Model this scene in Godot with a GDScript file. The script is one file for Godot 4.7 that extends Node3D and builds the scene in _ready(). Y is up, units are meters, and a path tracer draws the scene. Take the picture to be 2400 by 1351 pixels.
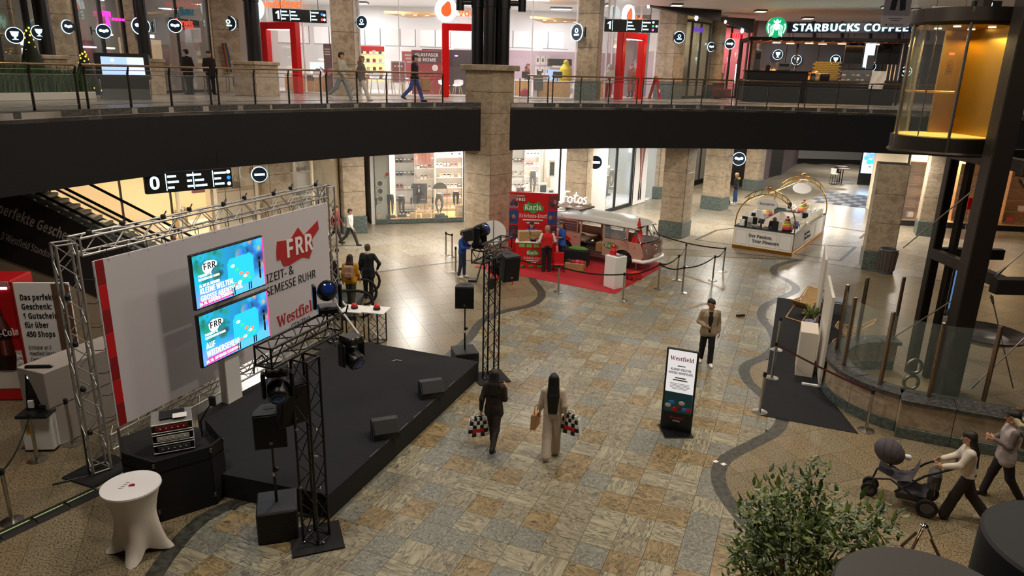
extends Node3D
# A mall atrium at night, seen from the upper gallery. y is up, metres; the camera stands at x = 0, z = 0.
const UP_Y:=6.13
const SOFFIT:=4.25
var M:={}
var lib:={}
var rng:=RandomNumberGenerator.new()
func _ready()->void:
	rng.seed=7
	var cam:=Camera3D.new()
	cam.name="camera"
	cam.basis=Basis(Vector3.RIGHT,deg_to_rad(-16.812))*Basis(Vector3.BACK,deg_to_rad(1.413))
	cam.position=Vector3(0,7.253,0)
	cam.fov=44.36
	cam.near=0.05
	cam.far=300.0
	add_child(cam)
	cam.current=true
	var env:=Environment.new()
	env.background_mode=Environment.BG_COLOR
	env.background_color=Color(0.006,0.007,0.01)
	env.tonemap_mode=Environment.TONE_MAPPER_LINEAR
	env.tonemap_exposure=1.55
	env.sdfgi_enabled=true
	env.ssao_enabled=true
	env.ssil_enabled=true
	var we:=WorldEnvironment.new()
	we.name="environment"
	we.environment=env
	add_child(we)
	materials()
	lights()
	shell()
	floor_tiles()
	upper_slab()
	ground_shops()
	upper_shops()
	ground_things()
	upper_things()
	people()
# ---------------------------------------------------------------- shapes
class Shape:
	var v:=PackedVector3Array()
	var n:=PackedVector3Array()
	var t:=PackedVector2Array()
	func tri(a:Vector3,b:Vector3,c:Vector3,na:Vector3,nb:Vector3,nc:Vector3,ta:=Vector2.ZERO,tb:=Vector2.ZERO,tc:=Vector2.ZERO)->void:
		v.append(a); v.append(c); v.append(b)
		n.append(na); n.append(nc); n.append(nb)
		t.append(ta); t.append(tc); t.append(tb)
	func quad(a:Vector3,b:Vector3,c:Vector3,d:Vector3,w:=0.0,h:=0.0)->void:
		var m:=(b-a).cross(c-a)
		if m.length_squared()<1e-14:
			m=(c-a).cross(d-a)
		m=m.normalized()
		var x:=w if w>0.0 else (b-a).length()
		var y:=h if h>0.0 else (d-a).length()
		tri(a,b,c,m,m,m,Vector2(0,y),Vector2(x,y),Vector2(x,0))
		tri(a,c,d,m,m,m,Vector2(0,y),Vector2(x,0),Vector2(0,0))
	func box(c:Vector3,s:Vector3,b:=Basis(),e:=0.0)->Shape:
		var h:=s/2
		e=minf(e,minf(h.x,minf(h.y,h.z))*0.9)
		for ax in 3:
			var o:=(ax+1) % 3
			var p:=(ax+2) % 3
			for sg in [-1.0,1.0]:
				var q:=[]
				for k in 4:
					var f:float=[-1.0,1.0,1.0,-1.0][k]
					var g:float=[-1.0,-1.0,1.0,1.0][k]
					var w:=Vector3()
					w[ax]=h[ax]*sg
					w[o]=(h[o]-e)*f
					w[p]=(h[p]-e)*g
					q.append(c+b*w)
				if sg>0:
					quad(q[0],q[1],q[2],q[3])
				else:
					quad(q[0],q[3],q[2],q[1])
			if e>0.0:
				for f in [-1.0,1.0]:
					for g in [-1.0,1.0]:
						var a0:=Vector3(); var a1:=Vector3()
						a0[ax]=-(h[ax]-e); a1[ax]=h[ax]-e
						a0[o]=h[o]*f; a0[p]=(h[p]-e)*g
						a1[o]=h[o]*f; a1[p]=(h[p]-e)*g
						var b0:=a0; var b1:=a1
						b0[o]=(h[o]-e)*f; b0[p]=h[p]*g
						b1[o]=b0[o]; b1[p]=b0[p]
						_edge(c+b*a0,c+b*a1,c+b*b1,c+b*b0,c)
		if e>0.0:
			for sx in [-1.0,1.0]:
				for sy in [-1.0,1.0]:
					for sz in [-1.0,1.0]:
						var k:=Vector3(sx,sy,sz)
						var i:=h-Vector3(e,e,e)
						var a:=c+b*(Vector3(h.x,i.y,i.z)*k)
						var d:=c+b*(Vector3(i.x,h.y,i.z)*k)
						var g2:=c+b*(Vector3(i.x,i.y,h.z)*k)
						var m:=(d-a).cross(g2-a).normalized()
						if m.dot(a-c)<0:
							tri(a,g2,d,-m,-m,-m)
						else:
							tri(a,d,g2,m,m,m)
		return self
	func _edge(a:Vector3,b:Vector3,c:Vector3,d:Vector3,o:Vector3)->void:
		if (b-a).cross(c-a).dot((a+c)/2-o)>0:
			quad(a,b,c,d)
		else:
			quad(a,d,c,b)
	func tube(a:Vector3,b:Vector3,r0:float,r1:=-1.0,seg:=8,caps:=true)->Shape:
		if r1<0:r1=r0
		var d:=(b-a).normalized()
		var x:=d.cross(Vector3.UP if absf(d.y)<0.9 else Vector3.RIGHT).normalized()
		var y:=d.cross(x)
		for i in seg:
			var f:=TAU*i/seg
			var g:=TAU*(i+1)/seg
			var p:=x*cos(f)+y*sin(f)
			var q:=x*cos(g)+y*sin(g)
			var u:=float(i)/seg
			var w:=float(i+1)/seg
			tri(a+p*r0,a+q*r0,b+q*r1,p,q,q,Vector2(u,0),Vector2(w,0),Vector2(w,1))
			tri(a+p*r0,b+q*r1,b+p*r1,p,q,p,Vector2(u,0),Vector2(w,1),Vector2(u,1))
			if caps:
				tri(a,a+q*r0,a+p*r0,-d,-d,-d)
				tri(b,b+p*r1,b+q*r1,d,d,d)
		return self
	func path(pts:Array,r:float,seg:=6,closed:=false)->Shape:
		var k:=pts.size()
		var rings:=[]
		var up:=Vector3.UP
		for i in k:
			var p:Vector3=pts[i]
			var d:Vector3=(pts[(i+1) % k]-pts[(i-1+k) % k]) if closed else (pts[mini(i+1,k-1)]-pts[maxi(i-1,0)])
			d=d.normalized()
			if absf(d.dot(up))>0.95:up=Vector3.RIGHT if absf(d.x)<0.9 else Vector3.UP
			var x:=d.cross(up).normalized()
			up=x.cross(d).normalized()
			var ring:=[]
			for j in seg:
				var f:=TAU*j/seg
				ring.append([p+(x*cos(f)+up*sin(f))*r,x*cos(f)+up*sin(f)])
			rings.append(ring)
		for i in (k if closed else k-1):
			var A:Array=rings[i]
			var B:Array=rings[(i+1) % k]
			for j in seg:
				var l:=(j+1) % seg
				tri(A[j][0],B[j][0],B[l][0],A[j][1],B[j][1],B[l][1])
				tri(A[j][0],B[l][0],A[l][0],A[j][1],B[l][1],A[l][1])
		return self
	# profile of (radius, height) pairs, turned round the y axis of xf; squash flattens in z
	func lathe(prof:Array,seg:=16,xf:=Transform3D(),squash:=1.0)->Shape:
		for i in prof.size()-1:
			var a:Vector2=prof[i]
			var b:Vector2=prof[i+1]
			var m:=Vector2(b.y-a.y,a.x-b.x).normalized()
			for j in seg:
				var f:=TAU*j/seg
				var g:=TAU*(j+1)/seg
				var c0:=Vector3(cos(f),0,sin(f)*squash)
				var c1:=Vector3(cos(g),0,sin(g)*squash)
				var n0:=xf.basis*(c0*m.x+Vector3.UP*m.y).normalized()
				var n1:=xf.basis*(c1*m.x+Vector3.UP*m.y).normalized()
				var p:=xf*(c0*a.x+Vector3.UP*a.y)
				var q:=xf*(c1*a.x+Vector3.UP*a.y)
				var r:=xf*(c1*b.x+Vector3.UP*b.y)
				var s:=xf*(c0*b.x+Vector3.UP*b.y)
				if b.x>1e-5:
					tri(p,s,r,n0,n0,n1)
				if a.x>1e-5:
					tri(p,r,q,n0,n1,n1)
		return self
	func ball(c:Vector3,r:Vector3,seg:=10,b:=Basis())->Shape:
		var k:=seg/2
		for i in k:
			var f0:=PI*i/k-PI/2
			var f1:=PI*(i+1)/k-PI/2
			for j in seg:
				var g0:=TAU*j/seg
				var g1:=TAU*(j+1)/seg
				var q:=[Vector3(cos(f0)*cos(g0),sin(f0),cos(f0)*sin(g0)),Vector3(cos(f1)*cos(g0),sin(f1),cos(f1)*sin(g0)),Vector3(cos(f1)*cos(g1),sin(f1),cos(f1)*sin(g1)),Vector3(cos(f0)*cos(g1),sin(f0),cos(f0)*sin(g1))]
				var p:=[]
				var m:=[]
				for w in q:
					p.append(c+b*(w*r))
					m.append((b*(w/r)).normalized())
				if i<k-1:
					tri(p[0],p[1],p[2],m[0],m[1],m[2])
				if i>0:
					tri(p[0],p[2],p[3],m[0],m[2],m[3])
		return self
	# polygon in the xy plane of xf, from z = 0 to z = d
	func prism(poly:PackedVector2Array,d:float,xf:=Transform3D(),smooth:=false)->Shape:
		var area:=0.0
		for i in poly.size():
			area+=poly[i].cross(poly[(i+1) % poly.size()])
		if area<0:
			poly=poly.duplicate()
			poly.reverse()
		var ids:=Geometry2D.triangulate_polygon(poly)
		var nz:=xf.basis.z.normalized()
		for i in range(0,ids.size(),3):
			var a:=poly[ids[i]]; var b:=poly[ids[i+1]]; var c:=poly[ids[i+2]]
			if (b-a).cross(c-a)<0:
				var s:=b; b=c; c=s
			tri(xf*Vector3(a.x,a.y,d),xf*Vector3(b.x,b.y,d),xf*Vector3(c.x,c.y,d),nz,nz,nz,a,b,c)
			tri(xf*Vector3(a.x,a.y,0),xf*Vector3(c.x,c.y,0),xf*Vector3(b.x,b.y,0),-nz,-nz,-nz,a,c,b)
		var k:=poly.size()
		for i in k:
			var a:=poly[i]; var b:=poly[(i+1) % k]
			var A:=xf*Vector3(a.x,a.y,0); var B:=xf*Vector3(b.x,b.y,0); var C:=xf*Vector3(b.x,b.y,d); var D:=xf*Vector3(a.x,a.y,d)
			if smooth:
				var e:=b-poly[(i-1+k) % k]; var f:=poly[(i+2) % k]-a
				var na:=(xf.basis*Vector3(e.y,-e.x,0)).normalized()
				var nb:=(xf.basis*Vector3(f.y,-f.x,0)).normalized()
				tri(A,B,C,na,nb,nb); tri(A,C,D,na,nb,na)
			else:
				quad(A,B,C,D)
		return self
	# surface through rows of points (all the same length); wrap joins the last column to the first
	func skin(rows:Array,wrap:=false,flip:=false)->Shape:
		var h:=rows.size()
		var w:int=rows[0].size()
		var nr:=[]
		for i in h:
			var r:=[]
			for j in w:
				var l:int=(j-1+w) % w if wrap else maxi(j-1,0)
				var q:int=(j+1) % w if wrap else mini(j+1,w-1)
				var du:Vector3=rows[i][q]-rows[i][l]
				var dv:Vector3=rows[mini(i+1,h-1)][j]-rows[maxi(i-1,0)][j]
				var m:=du.cross(dv).normalized()
				r.append(-m if flip else m)
			nr.append(r)
		for i in h-1:
			for j in (w if wrap else w-1):
				var q:int=(j+1) % w
				var a:Vector3=rows[i][j]; var b:Vector3=rows[i][q]; var c:Vector3=rows[i+1][q]; var d:Vector3=rows[i+1][j]
				var ta:=Vector2(float(j)/(w-1),float(i)/(h-1)); var tc:=Vector2(float(j+1)/(w-1),float(i+1)/(h-1))
				var tb:=Vector2(tc.x,ta.y); var td:=Vector2(ta.x,tc.y)
				if flip:
					tri(a,c,b,nr[i][j],nr[i+1][q],nr[i][q],ta,tc,tb)
					tri(a,d,c,nr[i][j],nr[i+1][j],nr[i+1][q],ta,td,tc)
				else:
					tri(a,b,c,nr[i][j],nr[i][q],nr[i+1][q],ta,tb,tc)
					tri(a,c,d,nr[i][j],nr[i+1][q],nr[i+1][j],ta,tc,td)
		return self
	func mesh()->ArrayMesh:
		var a:=[]
		a.resize(Mesh.ARRAY_MAX)
		a[Mesh.ARRAY_VERTEX]=v
		a[Mesh.ARRAY_NORMAL]=n
		a[Mesh.ARRAY_TEX_UV]=t
		var m:=ArrayMesh.new()
		m.add_surface_from_arrays(Mesh.PRIMITIVE_TRIANGLES,a)
		return m
func V(x:float,y:float,z:float)->Vector3:
	return Vector3(x,y,z)

func W(x:float,y:float)->Vector2:
	return Vector2(x,y)

func S()->Shape:
	return Shape.new()
# a mesh object; parent null puts it at the top level
func ob(called:String,s,m:Material,parent:Node3D=null,label:="")->MeshInstance3D:
	var o:=MeshInstance3D.new()
	o.name=called
	o.mesh=s.mesh() if s is Shape else s
	o.material_override=m
	(parent if parent else self).add_child(o,true)
	if label:o.set_meta("label",label)
	return o
func tag(o:Node3D,label:String,category:String,group:="",kind:="")->Node3D:
	if label:o.set_meta("label",label)
	if category:o.set_meta("category",category)
	if group:o.set_meta("group",group)
	if kind:o.set_meta("kind",kind)
	return o
func thing(called:String,label:String,category:String,at:=Vector3.ZERO,turn:=0.0,group:="")->Node3D:
	var o:=Node3D.new()
	o.name=called
	add_child(o,true)
	o.position=at
	o.rotation.y=turn
	tag(o,label,category,group)
	return o
func struct(called:String,s,m:Material,label:="")->MeshInstance3D:
	var o:=ob(called,s,m)
	o.set_meta("kind","structure")
	if label:o.set_meta("label",label)
	return o
# a straight bar as an object of its own; all bars share one mesh
func bar(called:String,a:Vector3,b:Vector3,r:float,m:Material,parent:Node3D=null)->MeshInstance3D:
	if not lib.has("bar"):
		lib.bar=S().tube(Vector3(0,-0.5,0),Vector3(0,0.5,0),1.0,1.0,8).mesh()
	var o:=ob(called,lib.bar,m,parent)
	var d:=b-a
	var y:=d.normalized()
	var x:=y.cross(Vector3.UP if absf(y.y)<0.95 else Vector3.RIGHT).normalized()
	o.transform=Transform3D(Basis(x*r,d,x.cross(y)*r),(a+b)/2)
	return o
# a plain block as an object of its own; all blocks share one mesh
func blk(called:String,c:Vector3,s:Vector3,m:Material,parent:Node3D=null,b:=Basis())->MeshInstance3D:
	if not lib.has("blk"):
		lib.blk=S().box(Vector3(),Vector3.ONE).mesh()
	var o:=ob(called,lib.blk,m,parent)
	o.transform=Transform3D(b*Basis.from_scale(s),c)
	return o
# a block with chamfered edges
func rbx(called:String,c:Vector3,s:Vector3,m:Material,parent:Node3D=null,e:=0.01,b:=Basis())->MeshInstance3D:
	var o:=ob(called,S().box(Vector3(),s,Basis(),e),m,parent)
	o.transform=Transform3D(b,c)
	return o
# where a face of something stands: origin, direction of reading, facing out
func face(at:Vector3,right:Vector3,up:=Vector3.UP)->Transform3D:
	right=right.normalized()
	up=(up-right*up.dot(right)).normalized()
	return Transform3D(Basis(right,up,right.cross(up)),at)
# lettering: h is the height of a capital
func txt(called:String,s:String,h:float,xf:Transform3D,m:Material,parent:Node3D=null,font:="Droid Sans",bold:=true,align:=HORIZONTAL_ALIGNMENT_CENTER,depth:=0.004,squeeze:=1.0)->MeshInstance3D:
	var key:="font %s %s" % [font,bold]
	if not lib.has(key):
		var f:=SystemFont.new()
		f.font_names=PackedStringArray([font])
		f.font_weight=700 if bold else 400
		lib[key]=f
	var t:=TextMesh.new()
	t.font=lib[key]
	t.text=s
	t.font_size=32
	t.pixel_size=h/23.0
	t.depth=depth
	t.curve_step=2.0
	t.horizontal_alignment=align
	t.vertical_alignment=VERTICAL_ALIGNMENT_CENTER
	var o:=ob(called,t,m,parent)
	o.transform=Transform3D(xf.basis*Basis.from_scale(Vector3(squeeze,1,1)),xf.origin)
	return o
func plan(pts:Array)->PackedVector2Array:
	return PackedVector2Array(pts)
# turns a polygon drawn in (x, z) into one that lies flat: prism downwards from the height y
func lying(y:float)->Transform3D:
	return Transform3D(Basis(Vector3(1,0,0),Vector3(0,0,1),Vector3(0,-1,0)),Vector3(0,y,0))
func along(pts:Array,step:float)->Array:
	var c:=Curve2D.new()
	for i in pts.size():
		var p:Vector2=pts[i]
		var d:=Vector2.ZERO
		if i>0 and i<pts.size()-1:
			d=(pts[i+1]-pts[i-1])/6.0
		c.add_point(p,-d,d)
	c.bake_interval=0.05
	var out:=[]
	var l:=c.get_baked_length()
	var k:=maxi(1,int(round(l/step)))
	for i in k+1:
		out.append(c.sample_baked(l*i/k))
	return out
func side(pts:Array,off:float)->Array:
	var out:=[]
	for i in pts.size():
		var d:Vector2=(pts[mini(i+1,pts.size()-1)]-pts[maxi(i-1,0)]).normalized()
		out.append(pts[i]+W(-d.y,d.x)*off)
	return out
# an upright strip over a plan line
func wall_strip(pts:Array,y0:float,y1:float,thick:float)->Shape:
	var s:=S()
	var b:=side(pts,thick)
	for i in pts.size()-1:
		var p:Vector2=pts[i]; var q:Vector2=pts[i+1]; var r:Vector2=b[i+1]; var w:Vector2=b[i]
		s.prism(PackedVector2Array([p,q,r,w]),y1-y0,Transform3D(Basis(Vector3(1,0,0),Vector3(0,0,1),Vector3(0,-1,0)),Vector3(0,y1,0)))
	return s
# ---------------------------------------------------------------- materials
func mt(key:String,c:Color,rough:=0.6,metal:=0.0,spec:=0.5)->StandardMaterial3D:
	if M.has(key):return M[key]
	var m:=StandardMaterial3D.new()
	m.resource_name=key
	m.albedo_color=c
	m.roughness=rough
	m.metallic=metal
	m.metallic_specular=spec
	M[key]=m
	return m
func glow(key:String,c:Color,e:=1.0)->StandardMaterial3D:
	if M.has(key):return M[key]
	var m:=mt(key,c*0.6,0.5)
	m.emission_enabled=true
	m.emission=c
	m.emission_energy_multiplier=e
	return m
func pane(key:String,c:Color,a:=0.06)->StandardMaterial3D:
	if M.has(key):return M[key]
	var m:=mt(key,Color(c.r,c.g,c.b,a),0.02)
	m.transparency=BaseMaterial3D.TRANSPARENCY_ALPHA
	return m
func hx(s:String)->Color:
	return Color.html(s)
# a picture computed from noise: f(x, y) in 0..1 gives the colour; tiles without a seam
func noise_tex(w:int,seed_:int,freq:float,ramp:Array,warp:=0.0,oct:=4,type:=FastNoiseLite.TYPE_SIMPLEX_SMOOTH)->NoiseTexture2D:
	var n:=FastNoiseLite.new()
	n.noise_type=type
	n.seed=seed_
	n.frequency=freq
	n.fractal_octaves=oct
	if warp>0.0:
		n.domain_warp_enabled=true
		n.domain_warp_amplitude=warp
		n.domain_warp_frequency=freq*0.7
		n.domain_warp_fractal_octaves=3
	var t:=NoiseTexture2D.new()
	t.width=w
	t.height=w
	t.seamless=true
	t.noise=n
	var g:=Gradient.new()
	g.offsets=PackedFloat32Array(ramp.map(func(r):return r[0]))
	g.colors=PackedColorArray(ramp.map(func(r):return r[1]))
	t.color_ramp=g
	return t
func textured(key:String,tex:Texture2D,rough:float,scale:float,metal:=0.0,tri:=true)->StandardMaterial3D:
	if M.has(key):return M[key]
	var m:=mt(key,Color.WHITE,rough,metal)
	m.albedo_texture=tex
	m.uv1_scale=Vector3(scale,scale,scale)
	if tri:
		m.uv1_triplanar=true
		m.uv1_world_triplanar=true
	return m
# ---------------------------------------------------------------- surfaces
func materials()->void:
	var tones:=[["#6f6a58","#8c8570","#a09882"],["#63645c","#7f7f74","#97978a"],["#6b5c42","#897755","#a39068"],["#777262","#959079","#ada58c"]]
	for i in 4:
		# swirling bands with thin dark veins between them
		var c:Array=tones[i].map(func(x):return hx(x))
		var dark:Color=c[0].darkened(0.42)
		var r:=[[0.0,c[0]],[0.22,c[1]],[0.33,c[2]],[0.37,c[1]],[0.39,dark],[0.41,c[1]],[0.47,c[0]],[0.52,c[2]],[0.56,c[1]],[0.575,dark],[0.6,c[1]],[0.68,c[2]],[0.72,c[0]],[0.735,dark],[0.75,c[1]],[1.0,c[2]]]
		var m:=textured("quartzite %d" % i,noise_tex(512,11+i*5,[0.0035,0.006,0.0045,0.0025][i],r,90.0,5),0.36,1.0,0.0,false)
		m.uv1_scale=[Vector3(0.55,1.5,1),Vector3(0.8,1.1,1),Vector3(0.5,1.0,1),Vector3(0.35,1.9,1)][i]
	var gr:=noise_tex(512,40,0.09,[[0.0,hx("#3c382f")],[0.35,hx("#6d6657")],[0.5,hx("#8a816e")],[0.62,hx("#a0977f")],[1.0,hx("#6b6453")]],4.0,4)
	for i in 3:
		var m:=textured("granite %d" % i,gr,0.3,1.0,0.0,false)
		m.uv1_scale=Vector3(0.5,0.5,1)
		m.albedo_color=[hx("#fff8ea"),hx("#eee6d6"),hx("#fbeeda")][i]
	var lt:=noise_tex(512,60,0.012,[[0.0,hx("#6d675a")],[0.4,hx("#938b7b")],[0.6,hx("#a8a090")],[1.0,hx("#857c6b")]],40.0,5)
	for i in 3:
		var m:=textured("hall stone %d" % i,lt,0.28,1.0,0.0,false)
		m.uv1_scale=Vector3(0.6,1.1,1)
		m.albedo_color=[hx("#ffffff"),hx("#efeae2"),hx("#f6f0e6")][i]
	textured("dark stone",noise_tex(256,71,0.03,[[0.0,hx("#23241f")],[0.5,hx("#3d3e38")],[1.0,hx("#55554c")]],20.0,4),0.4,0.8)
	textured("pillar stone",noise_tex(512,77,0.012,[[0.0,hx("#7c6c58")],[0.35,hx("#9c8a72")],[0.6,hx("#b5a48c")],[0.8,hx("#96836a")],[1.0,hx("#bdae98")]],60.0,5),0.55,0.35)
	textured("plinth stone",noise_tex(256,83,0.04,[[0.0,hx("#343a37")],[0.5,hx("#56605b")],[1.0,hx("#79827b")]],15.0,4),0.4,0.8)
	textured("coping stone",noise_tex(256,88,0.05,[[0.0,hx("#2a2a29")],[0.5,hx("#444341")],[1.0,hx("#6a6864")]],10.0,4),0.45,0.7)
	textured("upper stone",noise_tex(256,93,0.012,[[0.0,hx("#77716a")],[0.5,hx("#9b948b")],[1.0,hx("#b3aca2")]],30.0,4),0.22,0.3)
	textured("carpet black",noise_tex(256,101,0.2,[[0.0,hx("#0c0d11")],[0.6,hx("#16171c")],[1.0,hx("#2a2c33")]],0.0,3),0.95,1.1)
	textured("carpet red",noise_tex(256,103,0.25,[[0.0,hx("#96121c")],[1.0,hx("#c42833")]],0.0,3),0.95,1.2)
	textured("carton",noise_tex(128,105,0.05,[[0.0,hx("#9c7c50")],[1.0,hx("#b99a6b")]],0.0,3),0.8,1.5)
	textured("oak",noise_tex(256,107,0.02,[[0.0,hx("#a67c47")],[0.5,hx("#c79b60")],[1.0,hx("#dbb47c")]],10.0,3),0.5,0.8).uv1_scale=Vector3(0.5,3,0.5)
	mt("warm beige",hx("#b3a48f"),0.7)
	mt("grout",hx("#2f2b23"),0.9)
	mt("fascia",hx("#0b0b0d"),0.85)
	mt("white paint",hx("#e4e2dc"),0.6)
	mt("warm paint",hx("#efdfc0"),0.6)
	mt("grey paint",hx("#6b6a68"),0.7)
	mt("dark paint",hx("#1d1c1c"),0.6)
	mt("black",hx("#0d0d0e"),0.5)
	mt("matt black",hx("#101012"),0.8)
	mt("satin black",hx("#161618"),0.35)
	mt("steel",hx("#b9b6b0"),0.28,1.0)
	mt("brushed",hx("#8f8c86"),0.4,1.0)
	mt("chrome",hx("#dcdcdc"),0.1,1.0)
	mt("aluminium",hx("#c6c5c2"),0.38,0.85)
	mt("bronze frame",hx("#3a332d"),0.45,0.6)
	mt("brass",hx("#c39a4a"),0.3,1.0)
	mt("gold trim",hx("#b07a26"),0.35,0.9)
	mt("red",hx("#c4161c"),0.45)
	mt("red gloss",hx("#d01515"),0.2)
	mt("deep red",hx("#8d1518"),0.5)
	mt("white",hx("#f0efec"),0.5)
	mt("white gloss",hx("#f2f0ec"),0.25)
	mt("off white",hx("#d8d2c6"),0.6)
	mt("ink",hx("#141414"),0.6)
	mt("rubber",hx("#141312"),0.75)
	mt("grey plastic",hx("#4c4c4e"),0.5)
	mt("pale wood",hx("#cda66d"),0.55)
	mt("dark wood",hx("#4a3325"),0.5)
	pane("glass",hx("#e9f4f1"),0.05)
	pane("green glass",hx("#cfe8e0"),0.12)
	glow("led white",hx("#eafaff"),3.0)
	glow("led warm",hx("#ffd9a0"),4.0)
	glow("letter white",hx("#c9f6ff"),1.6)
	glow("letter blue",hx("#2a7bff"),1.4)
func area(called:String,at:Vector3,size:Vector2,aim:Vector3,c:Color,e:float)->AreaLight3D:
	var l:=AreaLight3D.new()
	l.name=called
	l.area_size=size
	l.light_color=c
	l.light_energy=e
	l.area_range=60.0
	l.area_attenuation=2.0
	l.shadow_enabled=true
	add_child(l,true)
	l.look_at_from_position(at,at+aim,Vector3.RIGHT if absf(aim.normalized().y)>0.9 else Vector3.UP)
	return l
# a flat ceiling lamp: housing, glowing face, and the light just under it
func panel_lamp(at:Vector3,size:Vector2,c:Color,e:float,look:float,label:String,group:String)->void:
	var t:=thing("ceiling_light",label,"ceiling light",at,0.0,group)
	rbx("housing",Vector3(0,0.05,0),Vector3(size.x+0.08,0.1,size.y+0.08),M["grey paint"],t,0.01)
	var key:="lamp %s %.1f" % [c.to_html(false),look]
	blk("diffuser",Vector3(0,-0.005,0),Vector3(size.x,0.02,size.y),glow(key,c,look),t)
	area("lamp_light",at+Vector3(0,-0.03,0),size,Vector3.DOWN,c,e)
func lights()->void:
	# high flood lamps under the atrium roof, out of view, placed to light the hall
	for p in [Vector3(-6,15.6,-8),Vector3(4,15.6,-12),Vector3(-2,15.6,-20),Vector3(9,15.6,-22),Vector3(12,15.6,-10)]:
		panel_lamp(p,W(1.6,1.6),hx("#fff1e0"),42.0,3.0,"unseen square flood lamp under the atrium roof","unseen atrium roof lamps")
	# unseen lamps in the underside of the gallery, placed to light the far floor
	for p in [Vector3(-9.5,SOFFIT-0.1,-24),Vector3(-4.5,SOFFIT-0.1,-30),Vector3(1.5,SOFFIT-0.1,-33.5),Vector3(6.5,SOFFIT-0.1,-37),Vector3(10.5,SOFFIT-0.1,-35.5),Vector3(15,SOFFIT-0.1,-37),Vector3(19,SOFFIT-0.1,-35),Vector3(18,SOFFIT-0.1,-44),Vector3(12.5,SOFFIT-0.1,-44),Vector3(24,SOFFIT-0.1,-40),Vector3(23,SOFFIT-0.1,-52),Vector3(28,SOFFIT-0.1,-60)]:
		panel_lamp(p,W(0.6,0.6),hx("#fff8ee"),22.0,1.2,"unseen square downlight in the underside of the gallery","unseen gallery soffit lamps")
# ---------------------------------------------------------------- the shell
var EDGE:=[W(-20,0),W(-16.5,-6),W(-13.4,-12.4),W(-11.8,-16.2),W(-10.9,-18.6),W(-9.9,-20.8),W(-8.5,-22.8),W(-5.6,-26),W(-2.4,-28.6),W(0,-29.8),W(3.4,-31.3),W(7.3,-32.3),W(10,-32.7),W(12.8,-32.8),W(16.5,-32.3),W(20,-31.2),W(24,-29),W(28,-24)]
func shell()->void:
	struct("ground",S().box(V(5,-0.2,-35),V(90,0.34,90)),M["grout"])
	struct("ceiling_atrium",S().box(V(5,16.0,-35),V(90,0.4,90)),M["grey paint"])
	struct("wall_left",S().box(V(-30,8,-35),V(0.4,16.4,90)),M["grey paint"])
	struct("wall_right",S().box(V(45,8,-35),V(0.4,16.4,90)),M["grey paint"])
	struct("wall_back",S().box(V(5,8,-78),V(90,16.4,0.4)),M["grey paint"])
	struct("wall_front",S().box(V(5,8,8),V(90,16.4,0.4)),M["grey paint"])
# ---------------------------------------------------------------- the ground floor
var BAND_L:=[W(-4.9,-6.0),W(-5.15,-8.2),W(-5.22,-9.3),W(-5.08,-10.2),W(-4.6,-10.75),W(-3.6,-11.6),W(-2.6,-13.2),W(-2.1,-15.2),W(-1.75,-17.2),W(-1.2,-18.9),W(-0.9,-20.4),W(-0.3,-21.35),W(0.55,-22.0),W(0.98,-22.9),W(1.0,-23.9),W(0.75,-25.2),W(0.9,-27),W(1.8,-29.6)]
var BAND_R:=[W(5.0,-6.5),W(4.5,-9),W(4.05,-10.7),W(3.98,-11.7),W(4.3,-12.5),W(5.1,-13.2),W(5.8,-13.8),W(6.2,-14.6),W(6.1,-15.6),W(6.0,-16.5),W(6.25,-17.4),W(7.0,-18.1),W(7.6,-19),W(7.9,-20.2),W(8.0,-21.4),W(8.5,-22.6),W(9.4,-23.6),W(10.3,-24.6),W(10.5,-25.6),W(10.3,-26.8),W(10.7,-27.9),W(11.5,-28.7),W(12.2,-29.2)]
var HALL:=[W(-34,-18),W(-14,-22),W(-8,-24.2),W(-5,-25.7),W(-3.2,-26.9),W(0,-28.6),W(4,-30),W(8,-30.5),W(12.2,-29.2),W(15.5,-27),W(21,-24),W(30,-19),W(49,-14)]
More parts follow.
